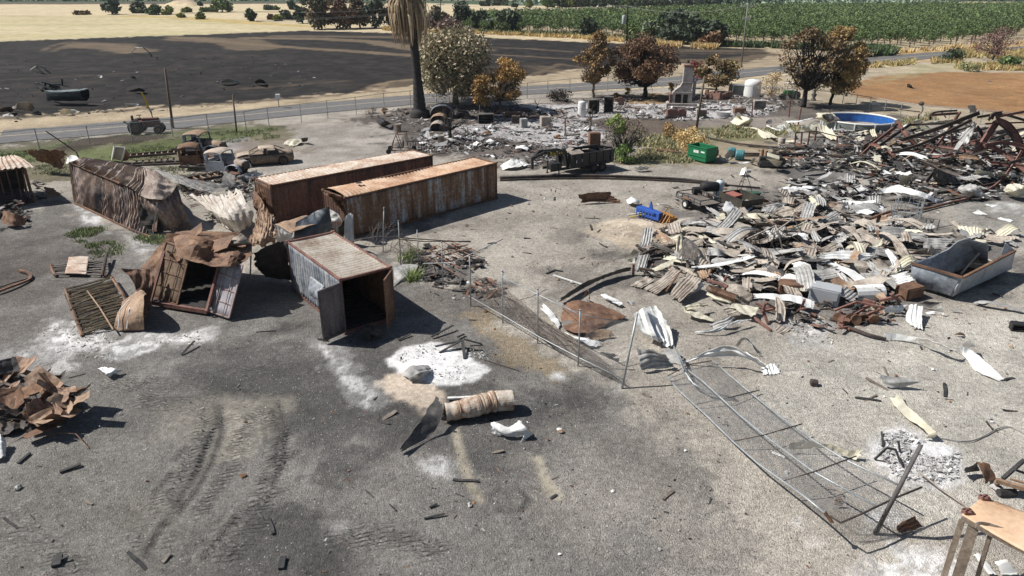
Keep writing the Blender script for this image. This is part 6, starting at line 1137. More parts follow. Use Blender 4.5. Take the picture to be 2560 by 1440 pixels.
# ---------------------------------------------------------------- long beams and pipes on the ground
def beamline(label,pts,w_=.16,h=.14,m=STEELD,nm='fallen_purlin',n=30,cat='beam'):
    P=crom(np.array([at(*p) for p in pts]),n); mb=MB()
    for a,b in zip(P[:-1],P[1:]): pass
    tgv=np.gradient(P,axis=0); s_=np.cross(tgv,(0,0,1)); s_ /= np.linalg.norm(s_,axis=1,keepdims=True)+1e-9
    U=Z*h; Q=np.stack([P-s_*w_/2,P-s_*w_/2+U,P+s_*w_/2+U,P+s_*w_/2],1); mb.grid(Q,closed=True); mb.add(Q[0],[(0,1,2,3)]); mb.add(Q[-1],[(3,2,1,0)])
    return tag(mb.build(nm,m),label,cat,'fallen beams and pipes')
for lb,pts,w_,h in (('upper of two long dark purlins running from the long container to the white cylinder',[(1250,447,.05),(1343,443,.05),(1438,441,.05),(1538,443,.1),(1630,447,.05),(1704,451,.05),(1790,461,.05),(1815,463,.1)],.3,.16),('lower of two long dark purlins below the dump trailer',[(1250,452,.02),(1343,449,.02),(1520,448,.02),(1700,455,.02),(1900,471,.02)],.12,.10),
                       ('rusty long purlin left of the green dumpster',[(1608,374,.05),(1650,376,.1),(1700,383,.05)],.4,.12),('long dark purlin behind the green dumpster',[(1750,342,.05),(1800,352,.05),(1870,364,.1),(1990,372,.1),(2160,372,.2)],.14,.14),('dark red purlin running in front of the posts',[(1870,366,.05),(1960,372,.1),(2050,374,.05),(2165,378,.1)],.14,.14),
                       ('long dark beam from the spool to the shop ruins',[(1860,386,.1),(1960,387,.2),(2040,388,.15),(2160,398,.1)],.2,.14),('second long dark beam from the spool, slightly lower',[(1862,391,.05),(2000,390,.05),(2100,396,.05)],.12,.12),('brown curved rail at the left edge of the yard',[(-60,752,.05),(20,722,.1),(75,700,.05),(70,684,.1),(48,678,.05)],.12,.1),
                       ('thin rail parallel to the curved rail at the left edge',[(-60,740,.03),(20,712,.05),(72,697,.05)],.08,.06),('dark bar before the domed sheet',[(2320,513,.05),(2400,496,.2),(2430,491,.4)],.14,.12),('long brown bar stretching from the white ribbon to the domed sheet',[(2150,560,.6),(2230,530,.5),(2300,527,.1),(2390,505,.1)],.12,.14),
                       ('thin cable curving over the right gravel',[(2230,560,.3),(2300,575,.1),(2400,560,.1)],.03,.03),('white pole lying on gravel behind the fence',[(1383,689,.05),(1454,712,.05)],.07,.06),('pale board lying beside the rolled bundle',[(1119,998,.05),(1190,995,.05)],.12,.07),('thin dark wire lying below the ash patch',[(1210,900,.02),(1290,925,.02),(1300,928,.02)],.02,.02),
                       ('dark beam at the foot of the red-brown implement',[(2110,815,.1),(2170,838,.1),(2215,850,.05)],.14,.08),('dark beam half under the tall rib sheet in the pile',[(1600,640,.3),(1640,625,.5),(1770,600,.9)],.14,.12),('rust-brown bar lying over the ribbed sheets of the pile',[(1665,730,.4),(1690,695,.6),(1700,682,.9),(1709,686,.8)],.07,.07),
                       ('dark plank across the tall ribbed sheets',[(1591,616,.35),(1620,631,.3)],.12,.08),('charred timber at the left edge of the pile',[(1597,673,.3),(1640,680,.3)],.14,.1),('grey cable bundle arched over the wire rack',[(1850,600,.7),(1880,580,1.1),(1910,578,1.1),(1935,568,1.1)],.07,.06),('thin steel bar at the right rear of the pile',[(2075,700,.2),(2040,660,.6),(1990,640,.7)],.08,.06),
                       ('dark horizontal pipe above the pool rim',[(2160,281,.8),(2245,276,.8)],.1,.1),('black pipe right of the pool',[(2248,275,.9),(2300,281,.9)],.1,.1)):
    beamline(lb,pts,w_,h,RUSTB if any(q in ' '.join(lb.split()[:3]) for q in ('rust','brown')) else (WHITES if 'white pole' in lb or 'pale board' in lb else STEELD))
# ---------------------------------------------------------------- collapsed steel building
tS=thing('collapsed_steelwork','collapsed rust-red steel arch frame of the burnt shop at the right edge','steel frame',tuple(at(2420,425)),world=True)
def ib(par,pts,d=.3,w_=.16,m=REDOX,nm='beam',n=14,k='K4'):
    P=crom(np.array([zat(k,*p) for p in pts]),n) if len(pts) > 2 else np.array([zat(k,*p) for p in pts]); tgv=np.gradient(P,axis=0); tgv /= np.linalg.norm(tgv,axis=1,keepdims=True)
    s_=np.cross(tgv,(0,-1,.15)); s_ /= np.linalg.norm(s_,axis=1,keepdims=True)+1e-9; f_=np.cross(s_,tgv); mb=MB()
    for o0,ww,hh in ((d/2,.03,w_),(-d/2,.03,w_),(0,d-.03,.02)):
        c=P+s_*o0; Q=np.stack([c-s_*ww/2-f_*hh/2,c+s_*ww/2-f_*hh/2,c+s_*ww/2+f_*hh/2,c-s_*ww/2+f_*hh/2],1); mb.grid(Q,closed=True); mb.add(Q[0],[(0,1,2,3)]); mb.add(Q[-1],[(3,2,1,0)])
    return mb.build(nm,m,par)
ib(tS,[(1015,525,.05),(1130,350,1.8),(1245,170,3.5)],.45,.24,nm='column'); ib(tS,[(1240,150,3.7),(1330,190,3.3),(1400,280,2.3),(1435,370,1.4),(1450,460,.5)],.45,.24,nm='rafter'); ib(tS,[(1260,175,3.5),(1350,260,2.6),(1425,420,1.0)],.1,.1,m=STEELD,nm='brace')
ib(tS,[(1050,320,2.0),(1180,345,1.9),(1320,420,1.2),(1470,545,.2)],.3,.16,nm='arched_beam'); ib(tS,[(1160,345,2.0),(1280,325,2.1),(1380,335,2.0),(1500,370,1.7)],.26,.16,nm='arched_beam'); ib(tS,[(1050,460,.8),(1250,480,.75),(1500,510,.7)],.22,.14,nm='tie_beam')
ib(tS,[(1195,495,.7),(1172,545,.1)],.1,.1,m=GALVP,nm='strut'); ib(tS,[(1100,130,4.0),(1290,110,4.1),(1500,165,3.5)],.16,.12,m=STEELD,nm='purlin'); ib(tS,[(1240,130,4.0),(1500,80,4.4)],.16,.12,nm='purlin'); ib(tS,[(1160,180,3.4),(1500,168,3.4)],.1,.1,nm='purlin'); ib(tS,[(1200,150,3.7),(1225,110,4.2),(1290,100,4.3)],.3,.2,m=STEELD,nm='ridge_plate')
BM=[([(200,440,.2),(330,320,1.4),(480,205,2.5)],.2,'r'),([(360,345,1.0),(600,180,2.8)],.2,'d'),([(-60,420,.2),(200,452,.2),(420,410,.6),(660,340,1.5),(880,240,2.9),(1060,150,3.9)],.2,'d'),([(540,300,1.6),(820,210,2.9),(1120,95,4.2)],.28,'d'),([(590,190,2.6),(680,186,2.7),(1040,170,3.5)],.16,'d'),([(490,165,2.8),(560,260,2.0),(640,350,1.1)],.3,'r'),
      ([(740,420,.4),(830,300,1.7),(900,200,2.6)],.14,'r'),([(870,250,2.2),(940,140,3.6),(970,95,4.2)],.18,'r'),([(560,290,1.6),(800,270,2.1),(1060,200,3.2)],.12,'d'),([(340,265,1.7),(450,285,1.6)],.2,'r'),([(0,378,.2),(360,363,.3)],.14,'d'),([(230,440,.3),(420,400,.9),(620,380,1.0)],.1,'d'),([(325,415,.1),(360,360,.7)],.14,'t'),
      ([(745,150,1.6),(755,105,2.2),(820,88,2.5),(950,80,2.6)],.14,'d'),([(750,115,2.1),(960,100,2.3)],.2,'r'),([(930,140,1.9),(975,95,2.5)],.14,'r'),([(830,90,2.4),(865,135,1.9)],.08,'d'),([(1100,200,3.2),(1130,250,2.6),(1140,310,2.0)],.18,'d'),([(910,400,.4),(905,250,2.1)],.1,'r'),([(820,600,.3),(930,780-200,.3)][0:0]+[(715,620,.3),(790,520,1.2)],.2,'d'),
      ([(930,775,.1),(1060,735,.2),(1250,640,.3),(1380,480,1.1),(1440,385,1.9)],.14,'r'),([(730,715,.1),(920,690,.2),(1100,660,.2),(1250,630,.3)],.16,'d'),([(240,350,.8),(420,240,2.1),(500,180,2.8)],.12,'d'),([(500,400,.6),(700,330,1.6),(950,215,3.0)],.1,'r'),([(1080,370,1.2),(1300,400,1.0),(1456,430,.8)],.1,'d'),([(1120,420,.8),(1400,395,1.2)],.08,'d'),
      ([(600,130+90,2.2),(650,280,1.5),(760,310,1.6)],.08,'d'),([(400,517,.2),(635,487,.5)],.12,'w'),([(540,465,.3),(630,408,1.0)],.22,'t'),([(170,570,.3),(250,660,.1)],.1,'w'),([(150,620,.2),(320,580,.4)],.08,'d')]
for i,(pts,d,c) in enumerate(BM):
    o=ib(None,pts,d,d*.7,{'d': STEELD,'r': REDOX,'t': TANR,'w': GALV}[c],'fallen_girder'); x,y=zp('K4',*pts[len(pts)//2][:2]); L=math.dist(pts[0][:2],pts[-1][:2])
    auto(o,('very long ' if L > 600 else 'long ' if L > 300 else 'short ')+{'d': 'charred black','r': 'rust-red','t': 'pale tan','w': 'grey'}[c]+' beam of the burnt shop','beam',x,y,'fallen beams of the burnt shop')
for i in range(46):
    x,y=220+rng.random()*1230,250+rng.random()*230; a=rng.normal()*.5; L=80+rng.random()*260; h=.1+1.6*rng.random()*min(1,x/700); h2=max(.1,h+rng.normal()*.9); c='ddddrrtw'[rng.integers(0,8)]
    o=ib(None,[(x,y,h),(x+L*math.cos(a)*.5,y-L*math.sin(a)*.3+6*rng.normal(),(h+h2)/2+.1),(x+L*math.cos(a),y-L*math.sin(a)*.6,h2)],.12+.1*rng.random(),.09,{'d': STEELD,'r': REDOX,'t': TANR,'w': GALV}[c],'fallen_girder'); X,Y=zp('K4',x,y)
    auto(o,{'d': 'charred black','r': 'rust-red','t': 'pale tan','w': 'grey'}[c]+(' rising' if h2 > h+.5 else ' low')+' girder in shop ruins','beam',X,Y,'fallen beams of the burnt shop')
tL=thing('yard_lamp','small curved lamp post beside the collapsed building','lamp post',tuple(zat('K4',655,150,0)),world=True)
MB().tube([zat('K4',655,138,.3),zat('K4',660,110,1.3)],.09,7).build('post',REDOX,tL); MB().tube([zat('K4',660,110,1.3),zat('K4',688,85,2.0),zat('K4',692,62,2.6),zat('K4',680,42,3.1)],.035,6).build('arm',STEELD,tL); MB().lathe(zat('K4',676,36,3.1),[(0,-.1),(.22,0),(.26,.15),(.12,.3),(0,.32)],10).build('lamp_head',STEELD,tL)
# ---------------------------------------------------------------- uncountable rubble, ash and splinters
def rubble(nm,label,areas,n,s=(.05,.3),cols=None,hmax=.3,flat=.35,cat='debris'):
    mb=MB(); cols=np.array(cols)
    for P,sh_,hm in areas:
        W=wpx(P); x0,x1,y0,y1=W[:,0].min(),W[:,0].max(),W[:,1].min(),W[:,1].max(); k=int(n*sh_)
        xs=x0+(x1-x0)*rng.random(k*5); yy=y0+(y1-y0)*rng.random(k*5); ok=(sdpoly(W,xs,yy) < 0) & (fbm(xs/1.4,yy/1.4,o=3,s=int(x0*7) % 91) > -.10*rng.random(k*5)-.02); xs,yy=xs[ok][:k],yy[ok][:k]; m=len(xs)
        dens=np.clip(fbm(xs/1.8,yy/1.8,o=3,s=5)*4+.5,0,1)
        sx=s[0]+(s[1]-s[0])*rng.random(m)**3.5; sy=sx*(.08+.6*rng.random(m)**1.6); sz=np.minimum(.05,np.minimum(sx,sy)*flat*(.3+rng.random(m))*.5); a=rng.random(m)*6.28; tl=rng.normal(size=m)*.28; zc=hm*hmax*.6*dens*rng.random(m)**1.5+sz+(.05 if 'ash' in nm and 'house' not in nm else 0)
        ca,sa=np.cos(a),np.sin(a); c=cols[rng.integers(0,len(cols),m)]*(.6+.7*rng.random((m,1)))
        V=[]
        for (i,j,l) in ((-1,-1,-1),(1,-1,-1),(1,1,-1),(-1,1,-1),(-1,-1,1),(1,-1,1),(1,1,1),(-1,1,1)):
            jx=1-.35*rng.random(m)*(l > 0); X,Y,Q=i*sx/2*jx,j*sy/2*jx,l*sz/2+i*sx/2*tl; V.append(np.stack([xs+X*ca-Y*sa,yy+X*sa+Y*ca,np.maximum(zc+Q,-.02)],1))
        V=np.stack(V,1).reshape(-1,3)
        f=[tuple(8*i+q for q in t) for i in range(m) for t in ((4,5,6,7),(0,1,5,4),(1,2,6,5),(2,3,7,6),(3,0,4,7))]
        mb.add(V,f,np.repeat(c,8,0))
    return tag(mb.build(nm,M('rubble',[(.75,.75,.75),(1.1,1.1,1.1)],6,attr=True,bump=.2,rough=.9)),label,cat,kind='stuff')
CB,CA,CG,CR,CT=[(.02,.02,.02),(.045,.04,.038),(.08,.07,.065)],[(.5,.49,.48),(.66,.65,.64)],[(.25,.24,.23),(.36,.35,.33)],[(.16,.08,.05),(.24,.13,.09)],[(.45,.40,.28),(.5,.46,.36)]
rubble('house_rubble','ash, char and broken brick of the burnt house floor',[([(900,285),(1100,262),(1340,262),(1480,248),(1560,262),(1520,335),(1500,385),(1350,410),(1090,380),(1010,355),(1040,320)],.42,1),([(1480,248),(1620,240),(1800,235),(1960,243),(2010,262),(1900,292),(1760,305),(1600,300)],.34,1.6),([(1030,345),(1150,330),(1260,345),(1260,372),(1100,385),(1040,375)],.14,1.3),([(1240,375),(1400,350),(1520,352),(1480,385),(1330,415)],.1,1)],17000,(.05,.55),CB*4+CA*2+CG+CR,.4)
rubble('white_rubble','pale plaster and ash chunks around the chimney and the front rooms',[([(1540,270),(1800,255),(1950,258),(1980,272),(1820,292),(1600,292)],.5,1.6),([(1230,300),(1400,290),(1500,320),(1470,350),(1300,350)],.3,.8),([(1050,335),(1250,345),(1240,365),(1060,372)],.2,1)],1900,(.06,.6),CA+CG,.4)
rubble('shop_rubble','charred shop debris under the collapsed steel building',[([(1900,385),(2080,362),(2300,350),(2560,340),(2700,400),(2700,480),(2440,470),(2200,440),(2060,428),(1920,420)],.62,2.2),([(2080,300+30),(2200,325),(2500,330),(2300,370),(2100,372)],.16,1.2),([(2180,440),(2560,450),(2560,500),(2300,505),(2160,470)],.14,1.2),([(1960,455),(2160,450),(2200,500),(1980,500)],.08,1.3)],13000,(.08,1.1),CB*4+CG*2+CT+CR+CA,.6,.25)
rubble('pile_rubble','charred splinters and ash beneath the corrugated sheet pile',[([(1600,600),(1700,560),(1800,530),(1960,500),(2160,520),(2330,580),(2440,620),(2290,700),(2240,800),(2080,830),(1980,820),(1900,740),(1700,700),(1590,690)],.85,1.5),([(1960,480),(2140,470),(2200,520),(2000,530)],.15,1.4)],9500,(.05,.6),CB*4+CG+CR+CT[:1],.4,.25)
rubble('yard_litter','tiny scattered bits of charcoal, glass and metal on the gravel',[([(1260,460),(1700,460),(1650,520),(1500,700),(1450,820),(1250,740),(1150,620),(1050,600)],.26,.03),([(1100,820),(2000,860),(2560,700),(2560,1300),(2200,1440),(900,1440)],.30,.03),([(0,880),(1000,860),(1100,1440),(-100,1440)],.16,.03),([(2250,480),(2560,520),(2560,620),(2300,560)],.06,.05),([(1250,425),(1900,420),(2000,470),(1300,470)],.1,.03),([(980,680),(1240,660),(1340,790),(1200,860),(1010,800)],.06,.05),([(900,1000),(1400,1000),(1300,1300),(900,1300)],.06,.03)],5200,(.02,.14),CB*5+CR+CA+CG*2+[(.2,.12,.06)],.05,.3)
rubble('field_litter','small dark debris strewn over the burnt field',[([(0,150),(700,140),(860,225),(430,262),(0,285)],.8,.4),([(0,292),(600,252),(620,262),(0,310)],.2,.2)],800,(.1,.75),CB*4+CA[:1]+CG,.3,.5)
rubble('yard_wreckage','dark clutter of charred junk between the containers and along the fence',[([(430,440),(620,425),(650,480),(600,545),(520,560),(465,500)],.42,1.6),([(1000,640),(1110,600),(1200,640),(1270,745),(1180,745),(1050,700)],.28,.8),([(-60,520),(60,525),(75,560),(0,580),(-60,575)],.15,2.5),([(85,450),(150,470),(160,500),(95,500)],.07,1.5),([(1650,470),(1900,470),(1960,520),(1700,540)],.08,.6)],2600,(.06,.75),CB*5+CR*2+CG,.5,.25)
rubble('ash_heap','white flaky ash heap at the lower right',[([(2205,1075),(2260,1068),(2395,1130),(2395,1195),(2340,1212),(2240,1198),(2190,1130)],1,.5)],2200,(.02,.2),CA*4+CG[:1],.18,.3)
rubble('white_ash_flakes','bright white ash flakes with dark splinters in the centre foreground',[([(985,900),(1015,870),(1085,860),(1160,885),(1205,925),(1175,950),(1060,962)],.8,.3),([(1150,870),(1210,880),(1220,900),(1160,895)],.2,.1)],700,(.03,.12),[(.8,.8,.79)]*4+CB[:1],.08,.3)
rubble('grey_ash_flakes','whitish ash chunks around the ribbed container floor',[([(100,820),(200,810),(330,860),(520,825),(500,860),(260,900),(120,880)],.7,.3),([(1970,800),(2060,800),(2085,860),(1990,855)],.3,.6)],800,(.03,.2),[(.6,.58,.52),(.45,.42,.36)],.12,.3)
# ---------------------------------------------------------------- buildings, vehicles, machines, appliances
def paint(nm,c,c2=None,rough=.5,dirt=(.12,.10,.08)):
    return M(nm,[dirt,c,c,c2 or tuple(q*1.25 for q in c)],1.6,rough=rough,fine=8,spread=(.25,.75),bump=.05)
BRICK=M('red_brick',[(.13,.07,.055),(.22,.12,.095),(.32,.2,.165)],2.5,rough=.9,bump=.4); PLAS=M('smoked_plaster',[(.12,.10,.09),(.30,.265,.24),(.42,.38,.35),(.52,.49,.46)],1.1,rough=.95,bump=.4,fine=7)
BLK_=M('black_metal',[(.008,.008,.009),(.02,.02,.022),(.05,.048,.046)],1.5,rough=.6); RUBBER=M('rubber',[(.012,.012,.012),(.03,.03,.03)],3,rough=.9)
def ground_pt(x,y): return tuple(at(x,y))
def yaw_px(a,b): p,q=at(*a),at(*b); return math.atan2(q[1]-p[1],q[0]-p[0]),float(np.linalg.norm((q-p)[:2]))
def wheel(t,x,y,z,r,w_=.2,nm='wheel',tyre=RUBBER,hub=STEELD):
    m=Matrix.Rotation(R(90),3,'X'); o=MB().lathe((x,y,z),[(r*.55,-w_/2),(r*.9,-w_/2),(r,-w_*.3),(r,w_*.3),(r*.9,w_/2),(r*.55,w_/2)],18,m).build(nm,tyre,t,smooth=True)
    MB().lathe((x,y,z),[(0,-w_*.35),(r*.5,-w_*.42),(r*.57,-w_*.2),(r*.57,w_*.2),(r*.5,w_*.42),(0,w_*.35)],14,m).build('rim',hub,o)
    return o
# chimney
cx=at(1700,272); t=thing('brick_chimney','tall brick and plaster chimney left standing in the house ruins','chimney',tuple(cx),R(0),world=False); yw=R(-8); t.rotation_euler=(0,0,yw); t.scale=(.9,.9,.80)
MB().box((.1,0,.45),(3.9,1.6,.9)).box((.2,-.9,.25),(3.6,.5,.5)).build('hearth',PLAS,t,bevel=.04)
mb=MB(); mb.box((-.95,0,1.55),(.35,1.1,1.3)).box((.1,0,1.55),(.25,1.1,1.3)).box((1.1,0,1.55),(.55,1.1,1.3)).box((.1,0,2.32),(2.5,1.15,.3)).box((.1,.45,1.5),(2.3,.2,1.3)); mb.build('fireplace',PLAS,t,bevel=.03)
MB().box((-.45,-.02,1.5),(.62,.8,1.15)).box((.52,-.02,1.5),(.58,.8,1.15)).build('fire_opening',DARKI,t)
mb=MB(); prof=[(1.2,2.46),(-1.05,2.46),(-.9,2.75),(-.25,3.3),(.0,3.85),(1.25,3.85)]; mb.prism(prof,(0,-.5,0),(1,0,0),(0,0,1),(0,1.0,0)); mb.build('shoulder',PLAS,t,bevel=.03)
MB().box((.62,0,4.9),(1.25,.95,2.1),taper=.93).build('stack',PLAS,t,bevel=.02); MB().box((.62,0,6.1),(1.2,.9,.34)).build('brick_cap',BRICK,t,bevel=.02); MB().lathe((.5,0,6.45),[(.16,0),(.16,.35),(.22,.38),(.2,.45),(.0,.46)],10).build('flue_pipe',STEELD,t); MB().box((-1.32,-.1,1.5),(.35,.9,1.3)).build('brick_edge',BRICK,t)
def wall(name,label,a,b,h,th,mat):
    p,q=at(*a),at(*b); L=np.linalg.norm(q-p); y=math.atan2(q[1]-p[1],q[0]-p[0]); n=int(L/.3)+2; mb=MB()
    for i in range(n): u=(i+.5)/n; mb.box(p+(q-p)*u+Z*(h*(.7+.5*rng.random()))/2,(L/n*1.02,th,h*(.75+.4*rng.random())),rz=y)
    return tag(mb.build(name,mat),label,'wall','low ruined walls')
wall('brick_wall','low red brick wall in front of the chimney',(1666,296),(1714,292),.9,.25,BRICK); wall('brick_wall','low brick wall behind the rubble, left part',(1762,243),(1800,250),.9,.25,BRICK); wall('brick_wall','low brick wall behind the rubble, right part',(1800,250),(1828,244),.8,.25,BRICK); wall('brick_wall','small broken brick wall left of the chimney near the black cabinet',(1536,262),(1560,262),.9,.3,BRICK)
wall('stone_edging','pale stone edging by the small tan tree',(1908,243),(1950,250),.3,.25,PLAS); tag(MB().beam(at(1733,244)+Z*0,at(1733,244)+Z*2.1,.35,.35).build('porch_pillar',PLAS),'pale pillar standing right of the chimney','pillar'); tag(MB().beam(at(1724,238)+Z*2.2,at(1752,238)+Z*2.0,.15,.15).build('porch_rail',GALVP),'horizontal bar behind the chimney','bar')
# swimming pool
pc=at(2148,298,.8); pc[2]=-.42; pr=3.5; t=thing('swimming_pool','round above-ground pool with bright blue liner, partly covered by cream panels','swimming pool',tuple(pc))
BLUE=M('pool_liner',[(.02,.06,.2),(.02,.12,.42),(.05,.2,.52)],.8,(1,1,.3),rough=.35,bump=.1); th_=np.linspace(0,2*math.pi,73)
PP=np.array([[(pr*math.cos(a)*(1-.004*k)+.04*math.sin(a*31)*(k % 2),pr*math.sin(a)*(1-.004*k)+.04*math.cos(a*27)*(k % 2),1.25-k*.24) for a in th_] for k in range(6)]); MB().grid(PP).build('liner_wall',BLUE,t,smooth=True)
MB().add([(pr*.985*math.cos(a),pr*.985*math.sin(a),.06) for a in th_[:-1]],[tuple(range(72))]).build('liner_floor',M('pool_floor',[(.02,.05,.12),(.08,.08,.09),(.2,.17,.13)],.6),t)
MB().tube([(pr*1.01*math.cos(a),pr*1.01*math.sin(a),1.28) for a in th_],.09,7).build('rim',WHITES,t,smooth=True); PP=np.array([[(pr*1.02*math.cos(a),pr*1.02*math.sin(a),1.25-k*.62) for a in th_] for k in range(3)]); MB().grid(PP).build('outer_wall',M('pool_outer',[(.12,.14,.13),(.25,.27,.26)],1),t,smooth=True)
for a in th_[::6]: MB().box((pr*1.04*math.cos(a),pr*1.04*math.sin(a),.63),(.12,.12,1.25),rz=a).build('upright',WHITES,t)
# white tank, dark bin, green tractor, gas bottles
t=thing('water_tank','white cloth-covered round-topped tank behind the house ruins','tank',ground_pt(1879,240)); MB().lathe((0,0,0),[(1.05,0),(1.08,.5),(1.02,1.1),(1.08,1.5),(1.0,1.85),(.7,2.05),(0,2.15)],14).build('cover',M('white_cloth',[(.62,.61,.58),(.78,.78,.76),(.8,.8,.79)],.9,bump=.3),t,smooth=True); MB().beam((1.0,-.6,1.15),(3.2,-1.2,1.0),.05,.05).build('rail',GALVP,t)
t=thing('storage_bin','dark green storage bin left of the white tank','bin',ground_pt(1842,236)); MB().box((0,0,.6),(2.1,1.2,1.2),taper=.94).build('body',paint('bin_green',(.03,.045,.04)),t,bevel=.04); MB().box((-.1,0,1.25),(2.0,1.1,.12),taper=.9).build('lid',paint('bin_grey',(.25,.26,.25)),t,bevel=.03)
def tractor(name,label,p,rz,s,body,dark):
    t=thing(name,label,'tractor',p,rz); GB=body
    MB().box((.75*s,0,1.05*s),(1.5*s,.5*s,.55*s),taper=.85).box((-.1*s,0,.85*s),(.7*s,.6*s,.5*s)).build('body',GB,t,bevel=.05*s); MB().box((.7*s,0,.7*s),(2.0*s,.3*s,.3*s)).build('chassis',dark,t)
    MB().box((-.5*s,0,1.15*s),(.4*s,.45*s,.1*s)).box((-.7*s,0,1.35*s),(.08*s,.45*s,.4*s)).build('seat',dark,t,bevel=.02); MB().tube([(0,0,1.2*s),(-.12*s,0,1.55*s)],.03*s,6).lathe((-.13*s,0,1.55*s),[(.2*s,0),(.22*s,.02*s),(.2*s,.04*s)],12).build('steering_wheel',dark,t); MB().tube([(.9*s,.1*s,1.3*s),(.9*s,.1*s,1.9*s)],.04*s,6).build('exhaust',dark,t)
    for y in (-.65,.65): wheel(t,-.4*s,y*s,.62*s,.62*s,.3*s)
    for y in (-.5,.5): wheel(t,1.35*s,y*s,.38*s,.38*s,.2*s)
    return t
tr=tractor('tractor','old red tractor with a raised yellow blade, burnt, beside the road fence',ground_pt(360,334),R(10),1.15,paint('tractor_red',(.13,.04,.03)),STEELD)
MB().beam((1.0,.2,1.9),(.85,.2,2.5),.1,.1).build('lift_arm',GALVP,tr); MB().prism([(-.12,0),(.1,0),(.14,.9),(0,1.5),(-.14,1.5),(-.02,.9)],(.8,.2,2.4),(1,0,0),(-.18,0,1),(0,.06,0)).build('blade',paint('yellow',(.75,.45,.02),dirt=(.5,.3,.03)),tr); MB().tube([(-.9,-.5,.8),(-1.5,-.3,1.3),(-1.7,.2,1.1)],.06,6).tube([(-.9,.4,.9),(-1.6,.5,1.0)],.06,6).build('rear_linkage',STEELD,tr)
tractor('tractor','green tractor with a pale canopy under the biggest scorched tree',ground_pt(1978,248),R(190),.85,paint('tractor_green',(.03,.22,.04),dirt=(.03,.12,.03)),STEELD)
t=thing('sun_canopy','pale canopy frame over the green tractor','canopy',ground_pt(1974,250)); MB().box((0,0,2.1),(1.3,1.0,.06)).build('top',WHITES,t); [MB().tube([(x,y,0),(x,y,2.1)],.03,6).build('leg',GALVP,t) for x in (-.6,.6) for y in (-.45,.45)]
t=thing('garden_statue','small dark tiered figure on the lawn right of the biggest scorched tree','statue',ground_pt(2033,252)); MB().lathe((0,0,0),[(.35,0),(.3,.25),(.15,.35),(.28,.6),(.34,.8),(.14,.95),(.2,1.15),(.1,1.3),(0,1.35)],10).build('body',STEELD,t,smooth=True)
# green dumpster
a,L_=yaw_px((1732,402),(1775,413)); t=thing('dumpster','small green metal dumpster with white labels','dumpster',tuple((at(1757,405)+np.array([0,.5,0]))),a); GR=paint('dumpster_green',(.012,.16,.065),(.02,.2,.09),dirt=(.02,.09,.045)); l,w_,h=2.0,1.25,1.15
mb=MB(); [mb.box(c,d) for c,d in (((0,-w_/2,.12+h/2),(l,.05,h)),((0,w_/2,.12+h/2),(l,.05,h)),((-l/2,0,.12+h/2),(.05,w_-.06,h)),((l/2,0,.12+h/2),(.05,w_-.06,h)),((0,0,.15),(l-.06,w_-.06,.06)))]; mb.build('body',GR,t,bevel=.01)
mb=MB(); [mb.box((0,y,z),(l+.08,.08,.09)) for y in (-w_/2-.03,w_/2+.03) for z in (.5,h+.1)]; [mb.box((x,0,z),(.08,w_+.1,.09)) for x in (-l/2-.03,l/2+.03) for z in (.5,h+.1)]; mb.build('rim',GR,t,bevel=.01); MB().box((-.1,-w_/2-.035,.85),(.55,.01,.22)).build('label_plate',WHITES,t); MB().box((.62,-w_/2-.035,.9),(.4,.01,.12)).build('label_plate',WHITES,t)
[MB().box((x,y,.06),(.12,.12,.12)).build('foot',BLK_,t,bevel=.02) for x in (-.85,.85) for y in (-.5,.5)]
# spools, barrels
def drum(name,label,cat,p,r,L,rz,mat,ribs=2,lie=True,face=None,grp=None):
    t=thing(name,label,cat,p,rz,grp); m=Matrix.Rotation(R(90),3,'Y') if lie else Matrix.Identity(3); c=(0,0,r) if lie else (0,0,L/2)
    prof=[(0,-L/2),(r*.96,-L/2),(r,-L/2+.02)]
    for k in range(ribs): z=-L/2+L*(k+1)/(ribs+1); prof += [(r,z-.04),(r*1.05,z),(r,z+.04)]
    prof += [(r,L/2-.02),(r*.96,L/2),(0,L/2-.02)]; MB().lathe(c,prof,20,m).build('body',mat,t,smooth=True)
    if face: MB().lathe(c,[(r*.9,L/2+.03),(r*.75,L/2+.02),(r*.15,L/2-.01+.02),(0,L/2+.02)],20,m).build('face',face,t)
    return t
TEAL=paint('teal',(.07,.22,.24)); YEL=paint('drum_yellow',(.55,.42,.03),dirt=(.3,.22,.03))
drum('cable_drum','teal ribbed drum with a yellow inner face','drum',ground_pt(1848,400),.42,.7,R(-15),TEAL,4,face=YEL); drum('cable_drum','blue-grey drum behind the folded sheet','drum',ground_pt(1828,392),.4,.5,R(10),TEAL,3)
t=thing('pipe_ring','large rust-brown pipe ring behind the green dumpster','ring',ground_pt(1775,397)); Rm=Matrix.Rotation(R(72),3,'X'); P=np.array([(math.cos(a)*.55,math.sin(a)*.55) for a in np.linspace(0,2*math.pi,25)])
for k,z in enumerate((-.3,-.1,.1,.3)): MB().tube([Vector((0,0,.6))+Matrix.Rotation(R(-25),3,'Z') @ (Rm @ Vector((x,y,z))) for x,y in P],.09,6).build('ring',RUSTB,t,smooth=True)
drum('steel_barrel','grey steel barrel standing left of the rusty posts','barrel',ground_pt(1952,368),.32,.85,0,GALVR,2,False,grp='steel barrels'); drum('steel_barrel','rusty ribbed barrel lying on its side by the black debris','barrel',ground_pt(2003,380),.3,.9,R(15),RUSTB,5,grp='steel barrels')
drum('gas_cylinder','rusty gas cylinder standing on the burnt machine, left one','gas cylinder',tuple(at(1902,402)),.16,1.0,0,TANR,0,False,grp='two rusty gas cylinders'); drum('gas_cylinder','rusty gas cylinder standing on the burnt machine, right one','gas cylinder',tuple(at(1912,406)),.16,1.0,0,TANR,0,False,grp='two rusty gas cylinders')
